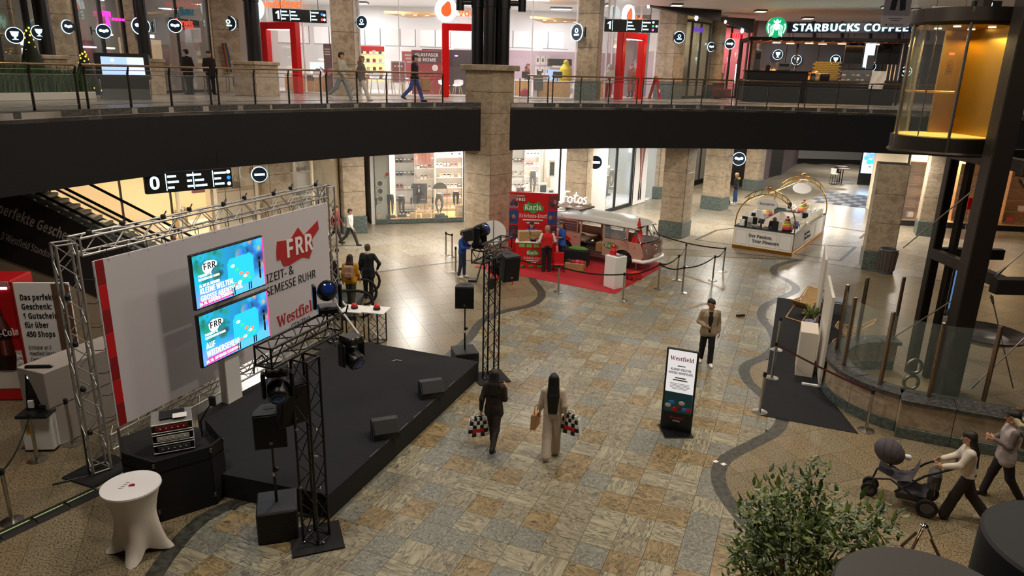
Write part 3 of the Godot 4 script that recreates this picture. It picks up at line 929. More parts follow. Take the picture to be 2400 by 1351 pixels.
	# big pictures high on the back wall
	for d in [[1.9,3.0,0.75,1.5,"#f0d2cb","tall pale picture of stockinged legs high on the hosiery wall"],[2.75,2.9,0.7,1.1,"#e9a79c","pink picture board beside the stockinged legs"],[5.1,3.1,0.5,1.6,"#d9a083","picture of tan legs behind the hosiery shelves"]]:
		var p:=thf("wall_picture",d[5],"picture",fb,V(d[0]+0.2,d[1]+0.35,-2.2))
		rbx("board",V(0,0,0),V(d[2],d[3],0.04),mt("board %s" % d[4],hx(d[4]),0.6),p,0.005)
		for sx in [-0.1,0.1]:
			ob("printed_leg",S().prism(plan([W(-0.1,0.5),W(0.09,0.5),W(0.05,0.0),W(0.04,-0.5),W(-0.02,-0.5),W(-0.06,0.0)].map(func(q):return W(q.x*d[2]*1.1+sx*d[2],q.y*d[3]))),0.004,Transform3D(Basis(),V(0,0,0.02))),mt("print skin",hx("#c89a80"),0.6),p)
	# shelves of packed stockings: every pack is a thing
	var tone:=[hx("#1c1b1d"),hx("#efece6"),hx("#d9c7ba"),hx("#8a8580"),hx("#c7878b"),hx("#f6f3ee"),hx("#3a3336"),hx("#e7d9cf")]
	var protos:=[]
	for i in 8:
		var p:=thing("hosiery_pack","","package")
		ob("box",S().box(V(0,0.11,0),V(0.16,0.22,0.07),Basis(),0.006),mt("pack %d" % i,tone[i],0.5),p)
		ob("label_strip",S().box(V(0,0.16,0.036),V(0.12,0.06,0.004)),mt("pack strip %d" % (i % 3),[hx("#ffffff"),hx("#222222"),hx("#c9a24a")][i % 3],0.5),p)
		protos.append(p)
	var used:={}
	var sets:=[[1.75,-1.6,1.0,6,"the first rack in the left hosiery window"],[2.85,-2.6,1.2,7,"the white rack behind the grey poster"],[4.3,-3.0,1.5,7,"the white rack behind the arch frame"],[7.5,-1.2,1.0,6,"the rack at the pier in the right hosiery window"],[8.6,-3.0,1.6,7,"the wide rack in the right hosiery window"]]
	for d in sets:
		var rows:int=d[3]
		shelves("hosiery_rack","white shelf rack packed with stockings, "+String(d[4]).replace("the ","the "),fb,V(d[0]+0.1,0.1,d[1]),V(d[2],3.4,0.3),rows,M["white"])
		for r in rows-1:
			var n:=int(d[2]/0.2)
			for k in n:
				if rng.randf()<0.12:continue
				var q:int=[0,6,3,0,6,3,4,5][(r*3+k/2) % 8] if d[0]<2.0 else [1,2,5,7,1,3,4,2][(r*5+k/2) % 8]
				var xf:=fb*Transform3D(Basis(Vector3.UP,rng.randf_range(-0.08,0.08)),V(d[0]+0.1-d[2]/2+0.12+k*0.2,0.1+0.095+3.3*r/(rows-1),d[1]+0.06))
				var lb:String="small "+["black","white","beige","grey","rose","cream","dark brown","pale"][q]+" stocking pack on "+String(d[4])
				var c:Node3D
				if used.has(q):
					c=copy_of(protos[q],xf,lb)
				else:
					c=protos[q]
					c.transform=xf
					c.set_meta("label",lb)
					used[q]=true
				c.set_meta("group","packs on "+String(d[4]))
	for q in 8:
		if not used.has(q):protos[q].queue_free()
	# low boxes and rods on the window floor
	for i in 6:
		var b:=thf("carton",["first","second","third","fourth","fifth","sixth"][i]+" tan box from the left on the hosiery window floor","box",fb,V([0.35,2.05,2.35,2.75,3.1,4.5][i],0.22,-0.25),0.0,"tan boxes on the window floor")
		rbx("carton",V(0,[0.12,0.13,0.1,0.12,0.1,0.3][i],0),V([0.2,0.24,0.16,0.42,0.16,0.5][i],[0.24,0.26,0.2,0.24,0.2,0.6][i],0.22),mt("tan box",hx("#d8b48c"),0.7),b,0.01)
		if i==5:txt("lettering","50",0.2,Transform3D(Basis(),V(0,0.35,0.112)),M["white"],b)
	for i in 4:
		var b:=thf("rod_stand",["first","second","third","fourth"][i]+" thin rod with a rolled stocking from the left in the hosiery window","display stand",fb,V([0.28,2.0,2.32,3.08][i],0.2,-0.3),0.0,"rods in the hosiery window")
		bar("rod",V(0,0,0),V(0,1.0,0),0.008,M["steel"],b)
		ob("rolled_stocking",S().lathe([W(0,1.05),W(0.04,1.02),W(0.045,0.75),W(0.02,0.7),W(0,0.7)],8),M["ink"],b)
	var rs:=thf("red_sticker","small red sticker on the glass of the hosiery window","sticker",fb,V(0.8,2.45,0.01))
	rbx("label_plate",V(0,0,0),V(0.13,0.16,0.004),M["red"],rs,0.001)
	# right window: busts, hanging legs, dark openings
	for i in 2:
		leg_form("leg_form",["wine red leggings on a form in the right hosiery window","dark plum leggings seated on a white block in the right hosiery window"][i],fb,V([7.75,8.0][i],0.7,-0.8),0.95,mt("leggings wine %d" % i,[hx("#6b4748"),hx("#3f2c33")][i],0.6),false,"display legs",0.3*i,0.15)
	leg_form("leg_form","grey hanging leggings high in the right hosiery window",fb,V(8.55,1.15,-1.0),1.35,mt("leggings mid grey",hx("#6a6763"),0.6),false)
	for i in 2:
		var bu:=thf("bust",["white bust in a black top at the left of the right hosiery window","white bust in a black bra beside the plum leggings"][i],"mannequin",fb,V([7.35,8.1][i],0,-0.5))
		ob("torso",S().lathe([W(0,1.72),W(0.05,1.7),W(0.06,1.6),W(0.18,1.52),W(0.17,1.3),W(0.13,1.1),W(0.18,0.9),W(0,0.88)],12,Transform3D(),0.7),M["white"],bu)
		ob("top",S().lathe([W(0.125,1.48),W(0.182,1.4),W(0.176,1.28),W(0.145,1.18)],12,Transform3D(),0.72),M["ink"],bu)
		rbx("stand",V(0,0.44,0),V(0.3,0.88,0.2),M["white"],bu,0.01)
	for i in 3:
		var nb:=thf("display_niche",["white box niche with a black back in the right hosiery window","tall white niche at the right edge of the hosiery window","upper white niche at the right edge of the hosiery window"][i],"display case",fb,V([9.0,9.45,9.45][i],[0.9,0.6,2.1][i],-0.7))
		rbx("case",V(0,0.45,0),V([0.5,0.36,0.36][i],0.9,0.3),M["white"],nb,0.01)
		rbx("black_opening",V(0,0.45,0.152),V([0.34,0.24,0.24][i],0.7,0.01),M["ink"],nb,0.003)
func corner_shop()->void:
	# the grey window to the right of the pillar, with tall tights banner
	var f:=fr(W(4.9,-38.6),W(8.9,-44.4))
	shop_room(f,7.0,4.0,SOFFIT,"grey board","white paint",2,hx("#eef4ff"),6.0)
	struct("wall_shop",S().box(V(-0.5,2.1,0.05),V(1.15,4.2,0.12)),M["white paint"]).transform=fr(W(4.9,-38.6),W(6.0,-38.9))
	glazing("window_6",f,[0.1,1.3,3.4],0.02,SOFFIT,"dark paint",0.16,0.14)
	for i in 2:
		leg_form("leg_form",["black bodystocking form standing at the grey shop window","second black bodystocking form half behind the dark window post"][i],f,V(0.25+0.65*i,0.35,-0.4),1.5,M["satin black"],false,"display legs",0.8,0.1)
	for i in 2:
		leg_form("leg_form",["khaki legging form in the grey shop window","grey brown legging form behind the dark window post"][i],f,V(2.0+0.6*i,0.8+0.3*i,-0.9),1.1,mt("leggings khaki %d" % i,[hx("#6f6146"),hx("#6b6258")][i],0.6),true)
	for i in 3:
		var b:=thf("display_light",["high","middle","low"][i]+" bright spot lamp inside the grey shop window","lamp",f,V(2.3+0.4*i,3.2-0.5*i,-1.4))
		ob("bulb",S().ball(Vector3(),Vector3.ONE*0.07,10),M["led warm"],b)
		bar("stem",V(0,0.05,0),V(0,0.9+0.5*i,0),0.008,M["ink"],b)
	# the banner with tights on a white ground
	var bn:=thf("banner","tall white banner of a pair of legs in black tights","banner",f,V(4.3,1.78,0.12))
	rbx("panel",V(0,0,0),V(1.75,3.5,0.06),M["white"],bn,0.01)
	for sx in [-1.0,1.0]:
		bar("frame_edge",V(sx*0.88,-1.76,0),V(sx*0.88,1.76,0),0.03,M["ink"],bn)
		ob("printed_leg",S().prism(plan([W(sx*0.45,1.74),W(sx*0.05,1.74),W(sx*0.03,0.2),W(sx*0.02,-1.4),W(sx*0.16,-1.45),W(sx*0.2,-0.9),W(sx*0.14,-0.3),W(sx*0.2,0.4)]),0.006,Transform3D(Basis(),V(0,0,0.03))),mt("print tights",hx("#8c5850"),0.6),bn)
		ob("printed_shoe",S().prism(plan([W(sx*0.04,-0.5),W(sx*0.16,-0.6),W(sx*0.22,-1.1),W(sx*0.2,-1.55),W(sx*0.05,-1.5)]),0.008,Transform3D(Basis(),V(0,0,0.031))),M["ink"],bn)
func corridor()->void:
	# dark framed shop fronts behind the pillars
	var f:=fr(W(9.2,-45.4),W(14.2,-52.5))
	shop_room(f,8.6,3.5,SOFFIT,"grey paint","white paint",2,hx("#ffe2b8"),6.0)
	glazing("window_7",f,[0.1,1.4,2.7,4.1,5.5,7.0,8.5],0.02,SOFFIT,"black",0.3,0.1)
	for i in 3:
		var t:=thf("mannequin",["blonde mannequin in a white top behind the black shop frame","mannequin in a dark coat beside the blonde one","mannequin in a red dress at the corridor window"][i],"mannequin",f,V([1.9,2.4,4.6][i],0.3,-0.6))
		ob("figure",S().lathe([W(0,1.75),W(0.08,1.72),W(0.1,1.6),W(0.05,1.5),W(0.06,1.44),W(0.2,1.36),W(0.18,1.1),W(0.14,0.98),W(0.2,0.8),W(0.12,0.4),W(0.08,0),W(0,0)],12,Transform3D(),0.7),M["off white"],t)
		ob("dress",S().lathe([W(0.19,1.4),W(0.215,1.36),W(0.2,1.1),W(0.17,0.98),W(0.26,0.55)],12,Transform3D(),0.75),mt("shop dress %d" % i,[hx("#cfd0d6"),hx("#2d2c2e"),hx("#b3202c")][i],0.8),t)
		ob("hair",S().ball(V(0,1.68,-0.02),V(0.11,0.13,0.11),10),mt("shop hair %d" % i,[hx("#d8c9a0"),hx("#3b2c22"),hx("#4a3020")][i],0.8),t)
	for i in 3:
		var b:=thf("hanging_flower",["upper","middle","lower"][i]+" red paper flower in the corridor shop window","decoration",f,V(2.6+1.5*(i % 2),3.5-0.55*i,-0.4))
		for k in 7:ob("petal",S().ball(V(cos(k)*0.14,sin(k*1.0)*0.14,0.03*(k % 2)),V(0.13,0.1,0.05),8),M["red"],b)
		bar("thread",V(0,0.1,0),V(0,0.5+0.55*i,0),0.004,M["ink"],b)
	var lamp:=thf("window_lamp","warm glowing picture in the black framed shop window","lamp",f,V(2.8,2.2,-0.9))
	rbx("light_box",Vector3(),V(0.5,1.3,0.06),glow("picture warm",hx("#ffcf70"),2.0),lamp,0.01)
	# roller shutters of closed shops down the corridor
	for d in [[W(16.6,-49.8),W(19.8,-55.5),"wall_shutter"],[W(21.5,-57.5),W(26,-66),"wall_shutter"]]:
		var g:=fr(d[0],d[1])
		var w:float=d[0].distance_to(d[1])
		var o:=Node3D.new()
		o.name=d[2]
		add_child(o,true)
		o.set_meta("kind","structure")
		o.transform=g
		for k in 20:
			rbx("slat",V(w/2,0.1+k*0.21,0),V(w,0.2,0.06),mt("shutter",hx("#5d4d50"),0.5),o,0.025)
	struct("wall_corridor",S().box(V(33,2.1,-71),V(22,4.3,0.3)),M["white paint"])
	struct("wall_corridor",S().box(V(40.5,2.1,-55),V(0.3,4.3,34)),M["white paint"])
	struct("wall_corridor",wall_strip([W(19.8,-55.5),W(21.5,-57.5)],0,SOFFIT,-0.3),M["dark paint"])
	struct("wall_corridor",wall_strip([W(14.3,-52.6),W(16.5,-49.7)],0,SOFFIT,-0.3),M["dark paint"])
	direction_board("direction_board",face(V(20.8,3.95,-47.5),V(0.96,0,-0.1)),3.9,0.42,"0",[[0.42,0.17,0],[0.66,0.14,0]],"long hanging direction board far down the ground corridor",[[0.93,0.0,"#ff4fae"]])
	# lit advertising column
	var a:=thing("advertising_screen","upright advertising screen with a blue lit picture in the corridor","screen",V(26.2,0,-52.8),-0.35)
	rbx("cabinet",V(0,1.35,0),V(1.3,2.7,0.25),M["black"],a,0.02)
	blk("screen",V(0,1.75,0.13),V(1.1,1.75,0.02),glow("ad blue",hx("#b7d4ff"),1.9),a)
	for k in 7:
		ob("printed_balloon",S().ball(V(-0.3+0.1*k,2.0+0.3*sin(k*2.3),0.142),V(0.2,0.18,0.006),10),glow("ad %d" % (k % 3),[hx("#4fa8ff"),hx("#8f9cf0"),hx("#36b8e8")][k % 3],1.2),a)
	ob("printed_basket",S().box(V(0,1.35,0.142),V(0.2,0.06,0.006)),M["ink"],a)
	area("screen_light",V(26.05,1.75,-52.55),W(1.1,1.75),V(-0.34,0,0.94),hx("#b7d4ff"),2.0)
	# high tables beside it
	for i in 2:
		var t:=thing("bar_table",["round bar table left of the advertising screen","round bar table behind the advertising screen"][i],"table",V([24.4,24.9][i],0,[-53.0,-54.5][i]))
		ob("tabletop",S().lathe([W(0,1.15),W(0.42,1.15),W(0.42,1.1),W(0,1.1)],18),M["dark wood"],t)
		bar("column",V(0,0,0),V(0,1.1,0),0.035,M["black"],t)
		ob("foot",S().lathe([W(0,0.05),W(0.3,0.02),W(0.3,0),W(0,0)],18),M["black"],t)
	for i in 2:
		var t:=thing("bar_stool",["pale bar stool at the left bar table","dark bar stool behind the left bar table"][i],"stool",V(23.6+0.7*i,0,-52.6-1.1*i))
		rbx("seat",V(0,0.78,0),V(0.42,0.07,0.4),[M["off white"],M["ink"]][i],t,0.02)
		rbx("back",V(0,0.98,-0.18),V(0.42,0.34,0.05),[M["off white"],M["ink"]][i],t,0.02)
		for k in 4:bar("leg",V(0.15*(1 if k % 2 else -1),0.76,0.14*(1 if k<2 else -1)),V(0.2*(1 if k % 2 else -1),0,0.2*(1 if k<2 else -1)),0.015,M["black"],t)
	# chequered mat in front of it
	var mat:=thing("chequered_mat","grey and black chequered floor mat before the advertising screen","mat",V(21.7,0.0,-45.6),-0.62)
	for i in 8:
		for j in 6:
			blk("mat_square",V((i-3.5)*0.5,0.008,(j-2.5)*0.9),V(0.49,0.016,0.89),mt("mat %d" % ((i+j) % 2),[hx("#2f3136"),hx("#8d8f96")][(i+j) % 2],0.6),mat)
	# a warm shop behind the lift on the right
	var w:=fr(W(20.5,-37.5),W(30,-36.0))
	shop_room(w,9.6,5.0,SOFFIT,"warm paint","pale wood",2,hx("#ffd298"),7.0)
	glazing("window_8",w,[0.1,3.2,6.4,9.5],0.02,SOFFIT,"dark paint",0.25,0.1)
	var sg:=thf("sale_board","red board with white lettering in the warm shop behind the lift","sign",w,V(4.0,1.35,0.2))
	rbx("board",Vector3(),V(1.5,0.6,0.05),M["red gloss"],sg,0.01)
	txt("lettering","SEASON",0.17,Transform3D(Basis(),V(0,0.08,0.028)),M["white"],sg)
	for sx in [-0.6,0.6]:bar("leg",V(sx,-1.35,0),V(sx,-0.3,0),0.02,M["steel"],sg)
	for i in 3:
		shelves("shelf_unit",["left","middle","right"][i]+" lit shelf in the warm shop behind the lift",w,V(2.0+i*2.6,0,-2.2),V(2.2,3.2,0.5),6,M["oak"])
	for i in 12:
		var gb:=thf("gift_box",["white","brown","red"][i % 3]+" box on the "+["left","middle","right"][i/4]+" lit shelf behind the lift","box",w,V(1.4+(i/4)*2.6+(i % 4)*0.42,0.12+0.62*(i % 4),-2.1),0.1*i,"boxes in the warm shop behind the lift")
		rbx("carton",V(0,0.15,0),V(0.3,0.3,0.3),[M["white"],M["carton"],M["red"]][i % 3],gb,0.01)
# ---------------------------------------------------------------- the upper level
func upper_shops()->void:
	var ua:=fr(W(-17.2,-23),W(-13.9,-36),UP_Y)
	var ub:=fr(W(-12.9,-36.7),W(-8.2,-35),UP_Y)
	var uc:=fr(W(-7.6,-35),W(3.2,-36.8),UP_Y)
	var ud:=fr(W(4.6,-38.2),W(9.8,-44),UP_Y)
	var ue:=fr(W(9.2,-42.1),W(11.6,-44.9),UP_Y)
	var uf:=fr(W(12.4,-45.8),W(15.2,-48.6),UP_Y)
	var top:=UP_Y+5.6
	# pillars of the upper level
	for d in [[W(-17.0,-24.9),0.5,-1.2],[W(-16.5,-27.1),0.7,-1.25],[W(-15.5,-30.0),0.8,-1.2],[W(-13.95,-35.4),1.2,-1.0]]:
		pillar("pillar",d[0],W(d[1],d[1]),d[2],UP_Y,top,0.0,1.3)
	pillar("pillar",W(-8.0,-34.75),W(1.05,1.0),-0.05,UP_Y,top,0.0,1.35)
	pillar("pillar",W(3.55,-36.9),W(1.05,1.0),-0.3,UP_Y,top,0.9,1.35)
	pillar("pillar",W(8.65,-42.2),W(1.15,1.1),-0.75,UP_Y,top,0.9,1.35)
	pillar("pillar",W(12.0,-45.3),W(0.75,0.75),-0.75,UP_Y,top,0.8,1.35)
	pillar("pillar",W(15.6,-48.9),W(0.7,0.7),-0.75,UP_Y,top,0.8,1.35)
	# black steel tubes that carry the roof, on low stone blocks
	tubes(V(-1.1,UP_Y+1.25,-29.8),[V(-0.52,0,-0.05),V(-0.02,0,0.42),V(0.1,0,-0.4),V(0.52,0,-0.1)],0.24,-0.05,"group of black steel roof tubes on the great stone pier")
	cap_block(W(-1.1,-29.8),W(1.75,1.7),deg_to_rad(-39.6),UP_Y+1.25,0.22)
	for d in [[W(-11.05,-31.2),1.3,"single black steel roof tube on the stone block left of the red portal"],[W(-16.1,-25.4),0.8,"black steel roof tube at the far left behind the grass bed"],[W(-14.85,-29.6),0.9,"black steel roof tube left of the sweet shop"]]:
		pillar("pillar",d[0],W(d[1],d[1]),-0.5,UP_Y,UP_Y+1.25,0.0,1.25)
		cap_block(d[0],W(d[1]+0.12,d[1]+0.12),-0.5,UP_Y+1.25,0.14)
		tubes(V(d[0].x,UP_Y+1.39,d[0].y),[Vector3()],0.3 if d[1]>1 else 0.24,0.0,d[2])
	left_shops(ua)
	phone_shop(ub,uc,ud)
	# two darker shops towards the right
	shop_room(ue,3.7,4.0,4.6,"grey paint","upper stone",1,hx("#ffe9b0"),10.0,"white paint")
	glazing("window_15",ue,[0.0,1.1,2.2,3.3],0.02,4.3,"dark paint",0.15,0.12)
	var pn:=thf("shop_sign","small purple lettering sign in the grey glass shop","sign",ue,V(1.6,3.85,0.1))
	var ps:=S()
	for k in 6:ps.path([V(-0.5+k*0.2,-0.14,0),V(-0.45+k*0.2,0.12+0.05*(k % 2),0),V(-0.36+k*0.2,0.0,0),V(-0.32+k*0.2,-0.12,0)],0.03)
	ob("lettering",ps,glow("sign purple",hx("#5b3ba8"),0.7),pn)
	for i in 3:
		shelves("shelf_unit",["left","middle","right"][i]+" lit shelf with bottles in the grey glass shop",ue,V(0.7+i*1.0,0,-1.6),V(0.9,2.4,0.4),5,M["oak"])
	for i in 12:
		var b:=thf("bottle",["gold","amber","violet"][i % 3]+" bottle on the "+["left","middle","right"][i/4]+" shelf of the grey glass shop","bottle",ue,V(0.45+(i/4)*1.0+(i % 4)*0.17,0.11+0.575*(1+i % 3),-1.55),0.0,"bottles in the grey glass shop")
		ob("glass_body",S().lathe([W(0,0),W(0.05,0),W(0.055,0.2),W(0.02,0.27),W(0.02,0.36),W(0,0.36)],10),mt("bottle %d" % (i % 3),[hx("#d7b245"),hx("#8a5a22"),hx("#6b4aa5")][i % 3],0.2),b)
		ob("cap",S().lathe([W(0.025,0.34),W(0.025,0.39),W(0,0.39)],8),M["ink"],b)
	shop_room(uf,4.0,3.5,4.6,"pink wall","upper stone",1,hx("#ffe6e0"),10.0,"white paint")
	glazing("window_16",uf,[0.0,1.2,2.4,3.4],0.02,4.3,"dark paint",0.1,0.12)
	var tk:=thf("shop_sign","red glowing shop lettering right of the round arrow sign","sign",uf,V(1.75,3.75,0.1))
	txt("lettering","TAKE IT",0.3,Transform3D(),glow("sign red",hx("#ff1420"),1.0),tk)
	for i in 2:
		var r:=thf("clothes_rail",["left","right"][i]+" black clothes rail in the pink shop","clothes rail",uf,V(0.9+i*1.2,0,-1.0))
		for sx in [-0.45,0.45]:bar("rail_post",V(sx,0,0),V(sx,2.1,0),0.02,M["ink"],r)
		for y in [1.2,1.7,2.1]:bar("rail_tube",V(-0.45,y,0),V(0.45,y,0),0.015,M["ink"],r)
	for i in 6:
		garment("top",["pink","mint","grey","white","dark","pale blue"][i]+" top on the rails in the pink shop",uf,V(0.6+i*0.32,1.55-0.35*(i % 2),-0.8),0.34,0.55,[hx("#d68f95"),hx("#9fc9ae"),hx("#6c6c70"),hx("#e6e2e0"),hx("#26262a"),hx("#8fb0dd")][i],true,0.2,"tops in the pink shop")
	var dl:=thf("light_strip","white upright light strip in the pink shop","lamp",uf,V(2.75,0.9,-0.3))
	rbx("tube_light",V(0,0.6,0),V(0.07,1.2,0.05),M["led white"],dl,0.01)
	var sb:=thf("sofa_seat","dark red bench before the small pillar","bench",uf,V(-0.9,0,0.9))
	rbx("seat",V(0,0.35,0),V(1.3,0.5,0.6),mt("seat red",hx("#4c2422"),0.7),sb,0.04)
	rbx("back",V(0,0.75,-0.25),V(1.3,0.4,0.14),mt("seat red",hx("#4c2422"),0.7),sb,0.04)
	# wall behind the coffee stand
	var g:=fr(W(15.4,-48.6),W(33,-46.5),UP_Y)
	var wl:=Node3D.new()
	wl.name="wall_gallery"
	add_child(wl)
	wl.set_meta("kind","structure")
	wl.transform=g
	for i in 9:
		rbx("wall_panel",V(1.0+i*2.0,1.75,0),V(1.97,3.5,0.1),mt("gallery grey",hx("#5d5a60"),0.5),wl,0.01)
		rbx("wall_panel",V(1.0+i*2.0,4.6,0.1),V(1.97,2.1,0.1),mt("gallery mauve",hx("#a298a0"),0.6),wl,0.01)
	for i in 5:
		var st:=thf("ceiling_strut",["first","second","third","fourth","fifth"][i]+" dark slanting strut from the left above the coffee stand","strut",g,V(3.2+i*1.7,4.5,0.6),0.0,"struts above the coffee stand")
		bar("strut_tube",V(0.25,-0.7,0),V(-0.15,1.0,0.5),0.1,M["dark paint"],st)
	# glowing discs along that wall
	for i in 5:
		disc_sign(g*V([1.4,2.6,5.0,7.2,9.4][i],[2.75,2.45,2.5,2.15,1.9][i],0.35),V(-0.15,0,1),0.3,["first","second","third","fourth","fifth"][i]+" round glowing sign from the left seen through the coffee stand",["cup","cup","cup","cup","arrow"][i])
	# round blade signs
	disc_sign(ua*V(12.55,3.1,0.6),V(0.42,0.05,0.9),0.33,"round navy sign with glowing script at the pillar of the sweet shop","ring")
	disc_sign(ua*V(9.05,2.75,0.5),V(0.5,0,0.86),0.26,"small round navy sign left in the sweet shop window","script")
	disc_sign(ua*V(6.85,2.6,0.7),V(0.6,0,0.8),0.32,"round navy sign right of the pink letter sign","script")
	disc_sign(ua*V(5.05,2.3,0.6),V(0.6,0,0.8),0.24,"round navy sign left of the pink letter sign","script",-0.4)
	disc_sign(ua*V(3.35,2.35,0.7),V(0.9,0,0.35),0.22,"narrow round sign between two far left pillars","script")
	disc_sign(ua*V(2.35,2.1,0.5),V(0.6,0,0.8),0.22,"round blue sign above the bright doorway","cup",-0.4)
	disc_sign(ua*V(1.25,1.95,0.7),V(0.6,0,0.8),0.24,"round blue sign at the left edge above the golden tree","cup",-0.4)
	disc_sign(V(-7.15,UP_Y+3.25,-34.4),V(-0.35,0,1),0.28,"round navy sign on the pillar between the two phone shop windows","ring",-0.55)
	disc_sign(V(2.85,UP_Y+3.15,-36.3),V(-0.9,0,0.7),0.38,"narrow round navy sign left of the black based pillar","ring",0.55)
	disc_sign(V(8.85,UP_Y+3.3,-41.3),V(0.1,0,1),0.3,"round navy sign in front of the broad pillar right of the phone shop","ring",-0.3)
	disc_sign(V(11.35,UP_Y+2.95,-44.0),V(0.5,0,1),0.26,"round sign in the grey glass shop window","script")
	disc_sign(V(12.75,UP_Y+3.2,-45.1),V(0,0,1),0.29,"round navy sign with a glowing arrow before the pink shop","arrow",-0.5)
	direction_board("direction_board",face(V(-9.3,9.43,-32),V(0.985,0,-0.17)),2.2,0.52,"1",[[0.17,0.13,1],[0.34,0.16,2],[0.6,0.0,0],[0.72,0.14,3]],"black hanging direction board with a glowing 1 before the left red portal",[[0.92,0.15,"#1a7cff"],[0.965,0.1,"#c9f6ff"],[0.92,-0.25,"#ff5a2a"],[0.965,-0.25,"#c9f6ff"]])
	direction_board("direction_board",face(V(4.95,9.42,-33),V(0.999,0,0.03)),2.35,0.52,"1",[[0.16,0.0,1],[0.43,0.14,2],[0.71,0.14,3]],"black hanging direction board with a glowing 1 before the right red portal",[[0.9,0.3,"#c9f6ff"],[0.9,0.0,"#2fd06a"],[0.9,-0.3,"#ff5fd0"],[0.965,0.0,"#c9f6ff"]])
	# white bulkhead and dark beams with spot lamps on the right
	struct("ceiling_bulkhead",S().prism(plan([W(-34,11.7),W(-40,10.9),W(-43.5,10.9),W(-48,10.9),W(-48,11.6),W(-34,11.9)]),26,Transform3D(Basis(Vector3(0,0,1),Vector3(0,1,0),Vector3(-1,0,0)),V(31,0,0))),M["white paint"])
	for d in [[W(6.3,-40.2),W(10.9,-41.9),10.85],[W(11.5,-43.2),W(13.4,-44.0),10.4]]:
		var b:=thing("beam_light","dark ceiling beam with a spot lamp "+("above the broad pillar" if d[0].x<8 else "above the pink shop"),"beam",V(d[0].x,d[2],d[0].y))
		var v:=V(d[1].x-d[0].x,0,d[1].y-d[0].y)
		ob("beam_case",S().prism(plan([W(0,0.1),W(v.length(),-0.5),W(v.length(),0.25),W(0,0.25)]),0.5,face(Vector3(),v)),M["dark paint"],b)
		ob("spot_lamp",S().ball(v*0.72+V(0.05,-0.42,0.3),V(0.1,0.14,0.1),10),M["led white"],b)
		ob("spot_lamp",S().ball(v*0.1+V(0.05,0.0,0.4),V(0.07,0.1,0.07),10),M["led white"],b)
	# gallery ceiling lamps, partly out of view, placed to light the gallery
	for p in [V(-14,11.45,-26),V(-9,11.45,-31.5),V(-4,11.45,-32.5),V(2,11.45,-34),V(8,10.8,-38.6),V(13,10.8,-40.8),V(18,10.8,-37),V(17,10.8,-44.5),V(24,11.3,-36)]:
		panel_lamp(p,W(0.5,0.5),hx("#fff1e2"),7.0,2.0,"square ceiling lamp of the upper gallery","gallery ceiling lamps")
	coffee_stand()
func tubes(at:Vector3,offs:Array,r:float,lean:float,label:String)->void:
	var t:=thing("roof_column",label,"column",at)
	for o in offs:
		var p:Vector3=o
		ob("steel_tube",S().tube(p,p+V(0,4.4,0),r,r,18),M["satin black"],t)
		ob("collar",S().tube(p+V(0,2.35,0),p+V(0,2.85,0),r*1.1,r*1.1,18),M["satin black"],t)
	if offs.size()>1:
		for s in [-1.0,1.0]:
			var l:=thing("spot_light","black spot lamp on a short arm at the "+("left" if s<0 else "right")+" roof tube of the great pier","lamp",at+V(s*0.52-0.0,2.55,-0.08))
			bar("arm",V(s*0.2,0,0),V(s*0.6,0,0),0.1,M["satin black"],l)
			ob("lamp_head",S().tube(V(s*0.7,-0.3,0),V(s*0.7,0.3,0),0.16,0.16,16),M["satin black"],l)
func cap_block(at:Vector2,w:Vector2,turn:float,y:float,h:float)->void:
	var o:=rbx("trim_cap",V(at.x,y+h/2,at.y),V(w.x,h,w.y),M["pillar stone"],null,0.02,Basis(Vector3.UP,turn))
	o.set_meta("kind","structure")
